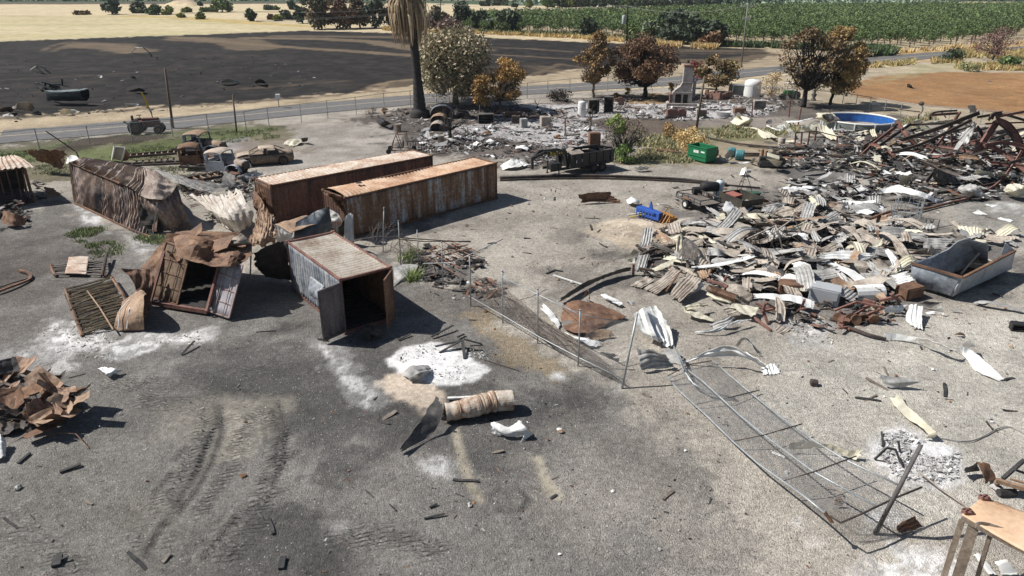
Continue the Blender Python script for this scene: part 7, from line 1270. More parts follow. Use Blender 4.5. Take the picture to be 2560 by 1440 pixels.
t=thing('burnt_machine','burnt engine block machine left of the butterfly-folded sheet','machine',ground_pt(1925,418),R(-10)); MB().box((0,0,.35),(2.0,.9,.45),taper=.8).box((-.6,0,.65),(.6,.5,.4)).box((.5,.1,.75),(.7,.6,.35),rx=.3).build('block',BLK_,t,bevel=.04); MB().box((.1,-.2,.95),(1.0,.5,.08),ry=.25,rx=.4).build('cover',CREAM,t,bevel=.02); MB().lathe((.9,0,.5),[(0,-.1),(.3,-.1),(.3,.1),(0,.1)],14,Matrix.Rotation(R(90),3,'X')).build('flywheel',STEELD,t)
# gooseneck dump trailer
p1,p2=at(1428,441),at(1533,424); rz=math.atan2(p2[1]-p1[1],p2[0]-p1[0]); L=float(np.linalg.norm(p2-p1)); t=thing('dump_trailer','black gooseneck dump trailer with tandem wheels standing before the house ruins','trailer',tuple(p1),rz)
DK=M('trailer_black',[(.012,.012,.013),(.022,.021,.022),(.04,.038,.036),(.09,.08,.07)],1.2,rough=.55,spread=(.3,.8)); W_=2.1; z0,z1=.75,1.62
mb=MB(); [mb.box(c,d) for c,d in (((L/2,0,(z0+z1)/2),(L,.05,z1-z0)),((L/2,W_,(z0+z1)/2),(L,.05,z1-z0)),((.03,W_/2,(z0+z1)/2),(.05,W_-.08,z1-z0)),((L-.03,W_/2,(z0+z1)/2-.1),(.05,W_-.08,z1-z0-.2)),((L/2,W_/2,z0-.06),(L,W_,.1)))]; mb.build('dump_bed',DK,t)
mb=MB(); [mb.box((L*(i+.5)/6,y,(z0+z1)/2),(.07,.07,z1-z0)) for i in range(6) for y in (-.06,W_+.06)]; [mb.box((L/2,y,z1+.03),(L+.05,.1,.09)) for y in (0,W_)]; mb.build('side_rib',DK,t)
mb=MB(); [mb.beam((-1.6,y,.55),(L,y,.55),.1,.2) for y in (.5,W_-.5)]; mb.build('chassis',DK,t)
mb=MB(); [mb.beam((.0,y,.6),(-.25,y,1.75),.14,.2) for y in (.55,W_-.55)]; [mb.beam((-.1,y,1.8),(-2.1,W_/2+(y-W_/2)*.5,1.95),.14,.22) for y in (.55,W_-.55)]; mb.beam((-2.1,.7,1.95),(-2.95,W_/2,1.55),.16,.2); mb.beam((-2.1,W_-.7,1.95),(-2.95,W_/2,1.55),.16,.2); mb.beam((-2.95,W_/2,1.6),(-2.95,W_/2,.75),.18,.18); mb.build('gooseneck',DK,t)
MB().box((-1.2,.6,.85),(1.0,.6,.45)).build('tool_box',DK,t,bevel=.02); [MB().tube([(-1.0,y,1.0),(-1.0,y,.02)],.05,6).box((-1.0,y,.03),(.2,.2,.05)).build('jack',DK,t) for y in (.25,W_-.25)]
for x in (L*.52,L*.72): 
    for y in (-.02,W_+.02): wheel(t,x,y,.38,.38,.24)
[MB().beam((L*.42,y,.78),(L*.82,y,.78),.22,.04).build('fender',DK,t) for y in (-.05,W_+.05)]
for x,z in ((L*.1,1.1),(L*.25,1.15)): MB().box((x,-.035,z),(.16,.01,.22)).build('sticker',WHITES,t)
fc=bpy.data.curves.new('lettering','FONT'); fc.body='BigTex'; fc.size=.34; fc.extrude=.01; fc.space_character=1.25; fo=bpy.data.objects.new('tmp',fc); COL.objects.link(fo); bpy.context.view_layer.update(); lm=bpy.data.meshes.new_from_object(fo.evaluated_get(bpy.context.evaluated_depsgraph_get())); COL.objects.unlink(fo); bpy.data.objects.remove(fo)
lm.materials.clear(); lm.materials.append(paint('sign_yellow',(.6,.45,.02))); lo=bpy.data.objects.new('lettering',lm); COL.objects.link(lo); lo.parent=t; lo.location=(-1.75,.40,1.78); lo.rotation_euler=(R(90),0,0); MB().box((-1.1,.47,1.9),(1.7,.05,.36)).build('sign_plate',DK,t)
MB().box((1.2,1.0,1.5),(1.2,.9,.06),rx=.3).box((2.6,1.1,1.55),(1.0,.8,.06),rx=-.25,ry=.3).box((.8,1.7,1.6),(.9,.6,.05),ry=-.4).build('load',GALVR,t)
# flatbed trailer
c=[at(*q) for q in ((1689,509,.0),(1719,496,0),(1786,522,0),(1748,534,0))]; rz=math.atan2((c[3]-c[0])[1],(c[3]-c[0])[0]); L=float(np.linalg.norm(c[3]-c[0])); W_=float(np.linalg.norm(c[1]-c[0])); W_=min(W_,2.0)
t=thing('utility_trailer','small black open-rail flatbed trailer with one visible wheel','trailer',tuple(c[0]),rz); MB().box((L/2,W_/2,.5),(L,W_,.05)).build('deck',M('deck_wood',[(.06,.05,.045),(.16,.14,.12),(.26,.23,.2)],1.5,(1,6,1)),t)
mb=MB(); [mb.tube([(0,0,z),(L,0,z),(L,W_,z),(0,W_,z),(0,0,z)],.035,6) for z in (.48,.85)]; [mb.tube([(x,y,.48),(x,y,.85)],.03,6) for x in np.linspace(0,L,5) for y in (0,W_)]; mb.build('rail_frame',BLK_,t); mb=MB().tube([(0,.2,.45),(-1.0,W_/2,.45),(0,W_-.2,.45)],.04,6); mb.build('drawbar',BLK_,t)
for y in (-.16,W_+.16): wheel(t,L*.5,y,.33,.33,.2,hub=WHITES); MB().beam((L*.36,y,.72),(L*.64,y,.72),.26,.04).build('fender',RUSTB,t)
# box trailer
c=[at(*q) for q in ((1795,513),(1825,500),(1882,520),(1852,537))]; rz=math.atan2((c[3]-c[0])[1],(c[3]-c[0])[0]); L=float(np.linalg.norm(c[3]-c[0])); W_=min(1.7,float(np.linalg.norm(c[1]-c[0]))); t=thing('box_trailer','olive-black box trailer holding a red-brown box','trailer',tuple(c[0]),rz)
OLV=M('olive_dark',[(.02,.018,.015),(.045,.042,.034),(.10,.08,.05)],1.4,rough=.7); mb=MB(); [mb.box(q,d) for q,d in (((L/2,0,.62),(L,.05,.6)),((L/2,W_,.62),(L,.05,.6)),((0,W_/2,.62),(.05,W_-.06,.6)),((L,W_/2,.62),(.05,W_-.06,.6)),((L/2,W_/2,.36),(L-.06,W_-.06,.05)))]; [mb.box((L/2,y,.94),(L+.06,.08,.06)) for y in (0,W_)]; mb.build('body',OLV,t,bevel=.01)
for y in (-.12,W_+.12): wheel(t,L*.5,y,.3,.3,.18)
t2=thing('red_box','red-brown metal box lying in the olive box trailer','box',tuple(at(1833,500,.45)),rz); MB().box((0,0,.2),(1.0,.6,.38),rx=.1).build('case',paint('red_case',(.25,.07,.05),dirt=(.15,.07,.05)),t2,bevel=.02); MB().box((0,0,.42),(1.02,.62,.05),rx=.1).build('lid',paint('red_case'.replace('case','lid'),(.32,.12,.09)),t2,bevel=.01)
# smoker barbecue and white cylinder
t=thing('barbecue_smoker','black barrel barbecue smoker with a side firebox','barbecue',ground_pt(1758,503),R(8)); my=Matrix.Rotation(R(90),3,'Y'); MB().lathe((.35,0,1.0),[(0,-.6),(.3,-.6),(.33,-.57),(.33,.57),(.3,.6),(0,.6)],16,my).build('barrel',BLK_,t,smooth=True); MB().lathe((-.55,0,.8),[(0,-.28),(.25,-.28),(.25,.28),(0,.28)],12,my).build('firebox',BLK_,t); [MB().tube([(x,y,.85),(x,y,0)],.025,6).build('leg',BLK_,t) for x in (-.1,.8) for y in (-.22,.22)]
t=thing('gas_tank','tall white upright cylinder beside the barbecue','tank',ground_pt(1792,500)); m=Matrix.Rotation(R(5),3,'Y'); MB().lathe((0,0,0),[(.26,0),(.28,.08),(.28,1.25),(.25,1.35),(.1,1.42),(0,1.43)],18,m).build('body',paint('tank_white',(.6,.69,.72),dirt=(.5,.5,.5)),t,smooth=True); MB().lathe((.12,0,1.42),[(.07,0),(.08,.12),(.0,.13)],10).build('valve_cap',GALV,t)
t=thing('tripod','thin metal tripod frame with a grey lamp head behind the box trailer','tripod',ground_pt(1856,480)); [MB().tube([(x,y,0),(.05,0,1.5)],.025,5).build('leg',STEELD,t) for x,y in ((-.6,-.3),(.65,-.3),(.1,.6))]; MB().lathe((.25,0,1.55),[(0,-.15),(.12,-.15),(.14,.15),(0,.16)],10,my).build('head',GALV,t); MB().tube([(-.42,-.2,.5),(.45,-.2,.5)],.02,5).build('brace',STEELD,t)
t=thing('tub','small dark green tub behind the box trailer','tub',ground_pt(1882,492),.1); MB().box((0,0,.15),(.8,.45,.3),taper=1.15).build('body',paint('tub_green',(.02,.06,.035)),t,bevel=.03); MB().box((0,0,.31),(.98,.58,.04)).build('rim',paint('tub_rim',(.04,.10,.06)),t)
# tiller (blue) and box blade (ochre)
BL=paint('blue_paint',(.025,.09,.38),(.05,.16,.48),dirt=(.05,.06,.10)); a,L_=yaw_px((1592,540),(1640,556)); t=thing('rotary_tiller','bright blue farm tiller lying on gravel','farm implement',tuple(at(1592,538)),a)
MB().prism([(-.35,0),(.35,0),(.4,.25),(.15,.5),(-.3,.5)],(0,.2,.12),(0,1,0),(0,0,1),(L_+.3,0,0)).build('body',BL,t,bevel=.02); MB().prism([(-.2,0),(.2,0),(.08,.4),(-.02,.6),(-.08,.4)],(.95,.2,.5),(1,0,0),(0,0,1),(0,.08,0)).build('hitch_mast',BL,t); MB().beam((.2,-.2,.5),(L_,-.2,.55),.08,.12).build('tool_bar',BL,t)
for k in range(6): MB().tube([(.3+k*.26,-.35,.5),(.36+k*.26,-.45,.3),(.3+k*.26,-.4,.08)],.03,5).build('tine',BL,t)
for k,yy in enumerate((-.5,-.8)): MB().tube([(-.35+k*.5,yy,.05),(.6+k*.3,-.1+k*.1,.35)],.035,6).build('shaft',[CREAM,YEL][k],t)
a,L_=yaw_px((1645,553),(1680,567)); OC=paint('ochre_paint',(.38,.19,.05),dirt=(.12,.08,.05)); t=thing('box_scraper','ochre-brown box scraper implement next to the blue tiller','farm implement',tuple(at(1643,552)),a); MB().box((L_/2,.35,.3),(L_+.2,.06,.5)).box((-.08,.05,.3),(.05,.6,.5)).box((L_+.08,.05,.3),(.05,.6,.5)).build('box',OC,t,bevel=.01)
[MB().beam((.15+k*.28,.2,.6),(.15+k*.28,-.2,.05),.05,.1).build('shank',OC,t) for k in range(4)]; MB().beam((0,.15,.62),(L_,.15,.62),.1,.1).build('tool_bar',OC,t); MB().tube([(.4,.15,.6),(L_/2,.3,1.05),(L_-.3,.15,.6)],.04,6).build('hitch_mast',OC,t)
# dump body
t=thing('dump_truck_tub','grey steel dump truck body lying beside the sheet pile, open and warped','truck body',tuple(at(2379,741)),world=True); GS=M('dump_grey',[(.07,.08,.095),(.17,.19,.22),(.30,.33,.36),(.55,.57,.58)],.9,(1,1,1),rough=.5,fine=6,spread=(.3,.74)); GL=M('dump_outer',[(.16,.17,.19),(.36,.39,.43),(.52,.55,.6)],.9,rough=.5,fine=6)
a,b,c,d=(2379,741),(2302,716),(2452,655),(2529,672)
S('side_panel',None,None,[[(2407,694,1.3),(2470,660,1.3),(2538,627,1.3)],[(2392,716,.8),(2463,682,.8),(2533,648,.8)],[(2379,741,.2),(2455,706,.2),(2528,672,.2)]],GL,t,crum=.01,solid=.06); S('front_panel',None,None,[[(2278,658,1.3),(2340,676,1.3),(2407,694,1.3)],[(2281,688,.8),(2335,704,.75),(2395,716,.8)],[(2302,716,.2),(2338,728,.2),(2379,741,.2)]],GS,t,crum=.02,solid=.05)
S('warped_side',None,None,[[(2278,658,1.3),(2320,644,1.35),(2365,626,1.7),(2393,605,2.2),(2416,597,2.4)],[(2290,688,.7),(2335,672,.8),(2380,655,.9),(2415,638,1.1),(2434,628,1.3)],[(2302,716,.2),(2345,698,.2),(2388,681,.2),(2430,664,.2),(2452,655,.2)]],GS,t,crum=.02,nu=14,nv=26,solid=.05)
S('tail_panel',None,None,[[(2416,597,2.4),(2445,604,2.2),(2471,610,2.0)],[(2434,628,1.3),(2455,634,1.2),(2470,638,1.1)],[(2452,655,.2),(2462,657,.2),(2470,660,.2)]],GS,t,crum=.02,solid=.05); S('corner_panel',None,None,[[(2513,607,1.8),(2538,627,1.35)],[(2503,636,1.0),(2534,650,.7)]],GL,t,crum=.02,solid=.05)
S('floor',None,None,[[(2302,716,.22),(2379,741,.22)],[(2452,655,.22),(2528,672,.22)]],DARKI,t,crum=.03,lin=True); MB().beam(at(2407,694,1.33),at(2538,627,1.33),.12,.1).beam(at(2278,658,1.33),at(2407,694,1.33),.12,.1).build('top_rail',RUSTB,t)
tag(MB().tube([at(2402,685,.3),at(2448,632,1.4)],.05,7).build('steel_bar',GALVR),'grey bar standing inside the grey dump body','bar'); t=thing('hose_coil','pale coiled hose inside the grey dump body','hose',tuple(at(2440,668,.25)),world=False); [MB().tube([(math.cos(q)*(.5+.06*k),math.sin(q)*(.4+.05*k),.1+.09*k) for q in np.linspace(0,6.28,20)],.04,6).build('loop',GALVR,t) for k in range(4)]
# boxes and appliances
def appliance(name,label,cat,b,size,rz,mat,openf=False,tilt=0,lid=None,grp='burnt appliances'):
    t=thing(name,label,cat,ground_pt(*b),rz,grp); w_,d,h=size; m=Matrix.Rotation(tilt,3,'Y')
    if openf:
        mb=MB(); [mb.box(c,s_) for c,s_ in (((-w_/2,0,h/2),(.06,d,h)),((w_/2,0,h/2),(.06,d,h)),((0,d/2,h/2),(w_-.07,.06,h)),((0,0,h-.03),(w_-.07,d-.1,.06)),((0,0,.05),(w_-.07,d-.1,.06)))]; mb.build('cabinet',mat,t,bevel=.015)
        for z in (.35,.65): MB().box((0,.05,h*z),(w_-.1,d-.2,.02)).build('shelf',STEELD,t)
    else:
        MB().box((0,0,h/2),(w_,d,h),m=m).build('cabinet',mat,t,bevel=.03); MB().box((0,-d/2-.02,h*.5),(w_*.86,.03,h*.8),m=m).build('front_panel',lid or mat,t,bevel=.01)
    return t
for a_ in (('cabinet','tall rusty brown cabinet standing behind the dump trailer','cabinet',(1485,368),(1.0,.8,1.35),.1,RUSTB),('cabinet','dark charred cabinet right of the white water heater','cabinet',(1483,282),(1.15,.8,1.5),.05,DARKS,True),('refrigerator','black open refrigerator shell on the house floor','refrigerator',(1521,280),(1.0,.9,1.75),-.2,DARKS,True),('stove','smoke-stained stove box in the ash, centre of the house ruins','stove',(1363,318),(1.0,.8,1.1),.2,GALVR),('washing_machine','small pale washing machine at the left of the ash','washing machine',(1309,318),(.7,.6,.9),.3,GALV),
           ('washing_machine','boxy washer below the leaning wooden pole','washing machine',(1752,294),(1.1,.9,.95),-.1,PLAS,False,0,DARKS),('cabinet','burnt grey double cabinet at the right end of the rubble','cabinet',(1897,273),(1.4,.8,1.05),-.1,PLAS,False,0,DARKS),('cabinet','low charred cabinet behind the bathtub','cabinet',(1848,283),(1.3,.7,.6),.0,RUSTB),('oven','charred open box in the middle of the ash','oven',(1215,308),(1.6,.8,1.0),.1,DARKS,True),('stove','second grey box right of the charred open box','stove',(1290,308),(.9,.7,.8),-.1,STEELD),
           ('freezer','long flat brown chest near the back of the house floor','freezer',(1284,292),(1.9,.9,.5),0,RUSTB),('freezer','white chest freezer at the front of the sheet pile','freezer',(2058,755),(1.35,.85,.85),-.45,paint('freezer_white',(.42,.44,.46),dirt=(.2,.16,.13)),False,.05),('chest','grey-brown steel chest in the middle of the sheet pile','chest',(2136,683),(1.25,.9,.6),-.5,GALVR),('box','brown metal box beside the grey dump body','box',(2270,742),(1.15,.7,.6),.4,RUSTB),('cabinet','dark cabinet beneath the tan ribbed sheet of the pile','cabinet',(1972,738),(1.1,.8,.7),-.2,RUSTB),
           ('ammo_box','black open box at the right edge of the gravel','box',(2545,826),(.6,.4,.35),-.3,BLK_,True),('box','small dark box right of the burnt chair on gravel','box',(2034,962),(.28,.22,.2),-.2,STEELD)):
    appliance(*a_)
t=thing('water_heater','white smoke-streaked water heater tank standing in the house ruins','water heater',ground_pt(1454,292)); MB().lathe((0,0,0),[(.42,0),(.44,.1),(.44,1.55),(.4,1.68),(.15,1.74),(0,1.75)],18).build('tank',WHITES,t,smooth=True); MB().tube([(.1,0,1.7),(.1,0,2.0)],.03,6).build('pipe',STEELD,t)
t=thing('bathtub','white bathtub lying in the rubble right of the leaning pole','bathtub',ground_pt(1808,290),-.1); th=np.linspace(0,2*math.pi,25); MB().grid(np.array([[(.85*r_*math.cos(q),.42*r_*math.sin(q),z) for q in th] for r_,z in ((.7,0),(.92,.15),(1,.45),(1.04,.47),(.94,.45),(.85,.15),(.1,.1))])).build('basin',paint('enamel',(.72,.72,.71),dirt=(.4,.38,.36)),t,smooth=True); MB().lathe((.5,0,.12),[(.05,0),(0,.01)],8).build('drain',STEELD,t)
def pot(label,b,r,h): t=thing('plant_pot',label,'plant pot',ground_pt(*b),0,'plant pots in the front garden'); MB().lathe((0,0,0),[(0,0),(r*.7,0),(r*.95,h*.85),(r*1.08,h*.86),(r*1.08,h),(r*.9,h),(r*.85,h*.8),(0,h*.78)],14).build('pot',GALVR,t,smooth=True); MB().lathe((0,0,h*.79),[(r*.84,.01),(0,.03)],12).build('soil',CHAR,t)
pot('grey plant pot by the black bag, left of the burnt cars',(997,328),.3,.75); pot('largest plant pot, right of the leafless black tree foot',(1103,359),.32,.8); pot('small plant pot left of the leafless black tree foot',(1079,344),.24,.55)
tag(MB().grid(clampz(surf(px([[(940,302,.1),(952,296,.9),(962,300,.7)],[(948,312,.05),(960,305,.8),(970,304,.6)],[(958,315,0),(970,312,.3),(980,310,.05)]]),12,12,.1,.5,seed=3))).build('black_bag',BLK_,solid=.02),'crumpled black bag on the ground left of the plant pots','bag')
# burnt car shells and vehicles
def loft(secs,n=10):
    out=[]
    for x,hw,zl,zh in secs:
        r_=[(x,hw*.92,zl),(x,hw,zl+(zh-zl)*.35),(x,hw*.98,zl+(zh-zl)*.75),(x,hw*.80,zh),(x,hw*.4,zh+.03),(x,0,zh+.04),(x,-hw*.4,zh+.03),(x,-hw*.80,zh),(x,-hw*.98,zl+(zh-zl)*.75),(x,-hw,zl+(zh-zl)*.35),(x,-hw*.92,zl)]; out.append(r_)
    return np.array(out)
CARB=M('burnt_car_body',[(.06,.045,.035),(.15,.115,.085),(.27,.205,.145),(.42,.34,.26)],.9,rough=.75,fine=7)
def sedan(label,p,rz,mat):
    t=thing('burnt_sedan',label,'car',p,rz); body=loft([(-2.3,.6,.35,.7),(-2.2,.8,.25,.82),(-1.5,.88,.22,.88),(-.9,.9,.22,.93),(0,.9,.2,.93),(.9,.9,.2,.95),(1.6,.88,.22,.98),(2.2,.84,.28,.95),(2.35,.7,.4,.85)]); b=MB().grid(body).build('body',mat,t,smooth=True,solid=.02)
    MB().grid(surf(np.array([[(-.35,y,1.32+.08*(1-abs(y))),(.3,y,1.36+.05*(1-abs(y))),(.95,y,1.33)] for y in (-.62,-.2,.2,.62)]),10,10,.04,.4)).build('roof',M('burnt_roof',[(.22,.16,.11),(.42,.34,.26),(.55,.46,.36)],1.2,rough=.8),t,smooth=True,solid=.02)
    for y in (-1,1):
        for a_,c_ in (((-1.15,.78,.93),(-.35,.63,1.33)),((.25,.8,.93),(.28,.64,1.36)),((1.75,.76,.97),(.95,.62,1.34))): MB().beam((a_[0],a_[1]*y,a_[2]),(c_[0],c_[1]*y,c_[2]),.07,.07).build('pillar',mat,t)
    MB().box((.3,0,.6),(2.4,1.6,.7)).build('cabin',DARKI,t); [MB().box((x,y,.8),(.15,.5,.7),ry=-.2).build('seat',STEELD,t) for x in (.2,1.1) for y in (-.4,.4)]
    MB().grid(surf(np.array([[(-2.1,y,.86),(-1.6,y,.99),(-1.0,y,1.0)] for y in (-.7,0,.7)]),8,8,.05,.5)).build('hood',M('burnt_roof',[]),t,smooth=True,solid=.02) if False else MB().grid(surf(np.array([[(-2.1,y,.86),(-1.6,y,.97),(-1.05,y,.99)] for y in (-.7,0,.7)]),10,10,.05,.5)).build('hood',MATS['burnt_roof'],t,smooth=True,solid=.02)
    for x in (-1.45,1.45):
        for y in (-.86,.86): MB().lathe((x,y*1.03,.36),[(0,-.02),(.40,-.02),(.40,.02),(0,.02)],18,Matrix.Rotation(R(90),3,'X')).build('wheel_arch',DARKI,t); wheel(t,x,y,.29,.28,.2,tyre=STEELD)
    return t
p1,p2=at(620,418),at(706,411); rz=math.atan2((p2-p1)[1],(p2-p1)[0]); c=(p1+p2)/2+np.array([-math.sin(rz)*.8,math.cos(rz)*.8,0]); sedan('burnt-out tan sedan with no glass, behind the white pickup cab',tuple(c),rz,CARB)
def pickup(label,b1,b2,mat,hoodm,frame_back=3.5,wheels=True,scale=1.0,name='old_pickup'):
    p1,p2=at(*b1),at(*b2); rz=math.atan2((p2-p1)[1],(p2-p1)[0]); t=thing(name,label,'pickup truck',tuple(p1),rz,'old burnt pickups'); s=scale; y0,y1=0,1.65*s; ym=(y0+y1)/2
    # cab: side walls with window openings, domed roof
    H1,H2=1.15*s,1.72*s
    for y in (y0,y1):
        mb=MB(); mb.box((.75*s,y,.45*s+.35*s),(1.5*s,.05,.75*s)); mb.box((.1*s,y,(H1+H2)/2),(.2*s,.05,H2-H1)); mb.box((1.33*s,y,(H1+H2)/2),(.12*s,.05,H2-H1+.02),ry=-.12); mb.box((.72*s,y,H2-.04),(1.3*s,.05,.1)); mb.build('door',mat,t,bevel=.01)
    mb=MB(); mb.box((.02,ym,.8*s),(.05,y1-y0-.06,.75*s)); [mb.box((.02,yy,(H1+H2)/2),(.05,.4*s,H2-H1)) for yy in (y0+.22*s,y1-.22*s)]; mb.box((.02,ym,H2-.05),(.05,y1-y0-.06,.12)); mb.build('cab_back',mat,t)
    MB().grid(surf(np.array([[(-.02,y,z),(.5*s,y,z+.12),(1.0*s,y,z+.12),(1.42*s,y,z-.04)] for y,z in ((y0-.02,H2-.05),(y0+.25,H2+.06),(ym,H2+.1),(y1-.25,H2+.06),(y1+.02,H2-.05))]),12,12,.03,.5)).build('cab_roof',hoodm,t,smooth=True,solid=.02)
    MB().box((.75*s,ym,.5*s),(1.3*s,1.5*s,.1)).box((.4*s,ym,.8*s),(.15,1.3*s,.5*s)).build('seat',DARKI,t)
    MB().grid(surf(np.array([[(1.45*s,y,z),(2.1*s,y,z-.05),(2.75*s,y,z-.2)] for y,z in ((ym-.55*s,.95*s),(ym-.3*s,1.15*s),(ym,1.22*s),(ym+.3*s,1.15*s),(ym+.55*s,.95*s))]),10,12,.05,.4)).build('hood',hoodm,t,smooth=True,solid=.02); MB().box((2.78*s,ym,.78*s),(.08,.9*s,.5*s)).build('grille',STEELD,t)
    for y,sg in ((y0,1),(y1,-1)):
        a_=np.linspace(0,math.pi,12); MB().grid(np.array([[(2.1*s+math.cos(q)*.58*s,y+dy*sg,.42*s+math.sin(q)*.52*s) for q in a_] for dy in (-.08,.38)])).build('fender',mat,t,smooth=True,solid=.03); MB().box((1.55*s,y+.05*sg,.6*s),(.25*s,.05,.5*s)).build('cowl',mat,t)
        if wheels: wheel(t,2.1*s,y+.08*sg,.38*s,.36*s,.2)
    mb=MB(); [mb.beam((-frame_back,y,.55),(2.8*s,y,.5),.08,.16) for y in (ym-.42,ym+.42)]; [mb.beam((-x,ym-.42,.58),(-x,ym+.42,.58),.08,.08) for x in np.arange(.5,frame_back,.8)]; mb.build('chassis',STEELD,t)
    return t
WHP=M('white_burnt_paint',[(.16,.10,.07),(.45,.47,.5),(.62,.64,.67),(.7,.71,.73)],1.3,rough=.55,fine=6,spread=(.28,.62)); BLP=M('blue_burnt_paint',[(.05,.04,.035),(.10,.12,.15),(.22,.26,.31),(.36,.38,.4)],1.1,rough=.6,fine=6)
pickup('white burnt pickup cab with round fender, nearest of the three old trucks',(518,441),(602,445),WHP,M('tan_burnt',[(.25,.16,.1),(.45,.36,.28),(.6,.55,.5)],1.2,rough=.75),2.6,scale=1.05)
pickup('rust-brown pickup cab with a long bare ladder chassis',(453,428),(530,424),RUSTB,BRR,6.0,False,1.05); pickup('blue and white pickup farthest back by the green weeds',(465,393),(548,395),BLP,TANR,1.5,True,1.1)
t=thing('truck_bed','dumped truck bed standing on end behind the crumpled container','truck bed',tuple(at(300,402)),world=True); S('bed_floor',None,None,[[(287,366,1.6),(312,368,1.7)],[(281,398,.1),(304,402,.1)]],GALV,t,corr=(0,.3,.03),crum=.02); MB().beam(at(286,366,1.65),at(280,399,.1),.1,.15).beam(at(313,368,1.7),at(304,403,.1),.1,.15).build('side_rail',WHITES,t); S('bed_side',None,None,[[(313,368,1.7),(325,392,.8)],[(304,402,.1),(318,402,.1)]],RUSTB,t,crum=.03)
def ladder(label,a,b,w_,n,m=STEELD,z=.5): 
    p,q=at(*a),at(*b); d=(q-p)/np.linalg.norm(q-p); s_=np.array([-d[1],d[0],0])*w_; t=thing('truck_chassis',label,'chassis',tuple(p),group='bare truck frames',world=True)
    for k in (0,1): MB().beam(p+s_*k+Z*z,q+s_*k+Z*z,.1,.2).build('side_rail',m,t)
    for i in range(n): c_=p+(q-p)*(i+.5)/n; MB().beam(c_+Z*z,c_+s_+Z*z,.08,.1).build('crossmember',TANR,t)
    return t
ladder('long burnt truck ladder frame behind the crumpled container',(320,408),(445,398),1.0,8); t=ladder('tangled wheeled chassis in weeds between the containers',(455,470),(560,452),1.3,6,z=.35)
for x,y in ((462,468),(478,478),(545,456)): p=at(x,y); MB().tube([p+np.array([math.cos(q)*.42,0,.45+math.sin(q)*.42]) for q in np.linspace(0,6.28,18)],.06,6).build('wheel_ring',STEELD,t)
net(surf(px([[(380,420,1.1),(450,440,1.0),(520,455,.9),(570,460,.7)],[(395,440,.7),(460,462,.8),(520,480,.6),(575,475,.4)]]),8,24,.15,.8),'wire_mesh',WIRE,tag(thing('loose_wire_mesh','loose heap of wire mesh between the crumpled container and the white pickup','wire mesh',tuple(at(470,460)),world=True)),.12,.008)
# curved shells by the palm
def shell(label,b,wpx_,hpx,mat,depth=1.6,openm=True):
    p=at(*b); s=scale_at(p); w_=wpx_*s/2; h=hpx*s*1.05; t=thing('burnt_car',label,'car',tuple(p),group='burnt-out cars near the palm'); a_=np.linspace(0,math.pi,16)
    G_=np.array([[(math.cos(q)*w_*k,y,.05+math.sin(q)**.7*h*k2) for q in a_] for y,k,k2 in ((0,1,.92),(depth*.4,1.03,1.0),(depth,.98,.95),(depth*1.5,.8,.6))]); MB().grid(surf(G_,12,20,.05,.5)).build('body_shell',mat,t,solid=.03); MB().add([(math.cos(q)*w_*.93,.25,.05+math.sin(q)**.7*h*.85) for q in a_],[tuple(range(16))]).build('interior',DARKI,t); MB().lathe((w_*.75,-.05,.3),[(0,-.08),(.3,-.08),(.3,.1),(0,.1)],14,Matrix.Rotation(R(90),3,'X')).build('wheel',STEELD,t)
shell('dark open arched car shell, farthest of the burnt cars by the palm',(1105,297),58,32,M('blue_dark_shell',[(.03,.03,.035),(.10,.11,.13),(.28,.3,.33)],1)); shell('tan domed car shell in the middle of the burnt cars by the palm',(1097,308),42,18,TANR); shell('tan and grey low car shell, nearest of the burnt cars by the palm',(1092,328),34,19,M('tan_grey_shell',[(.15,.1,.07),(.4,.34,.28),(.5,.46,.42)],1)); shell('low black car wreck right of the arched shell',(1155,297),34,14,BLK_)
# go-kart frame and railing
t=thing('go_kart','burnt tubular buggy frame at the corner of the house ruins','buggy',ground_pt(998,384),.05); fr=lambda pts: MB().tube(pts,.035,5).build('frame_tube',RUSTB,t)
for y in (0,1.1): fr([(-.7,y,.3),(-.5,y,1.0),(-.2,y,1.65),(.6,y,1.65),(.75,y,.9),(.9,y,.3),(-.7,y,.3)]); fr([(-.2,y,1.65),(.2,y,.3)])
for q in ((-.2,1.65),(.6,1.65),(-.7,.3),(.9,.3),(-.5,1.0)): fr([(q[0],0,q[1]),(q[0],1.1,q[1])])
for x in (-.9,1.2): 
    for y in (-.15,1.25): wheel(t,x,y,.22,.22,.15)
MB().box((.1,.55,.45),(.5,.5,.1)).box((.35,.55,.75),(.1,.5,.5)).build('seat',STEELD,t)
t=thing('railing','black iron railing panel behind the farther long container','railing',tuple(at(1021,386)),world=True); p,q=at(1021,386),at(1074,386); MB().beam(p+Z*1.15,q+Z*1.15,.05,.05).beam(p+Z*.15,q+Z*.15,.05,.05).build('rail',BLK_,t); [MB().beam(p+(q-p)*u,p+(q-p)*u+Z*1.2,.04,.04).build('bar',BLK_,t) for u in np.linspace(0,1,9)]
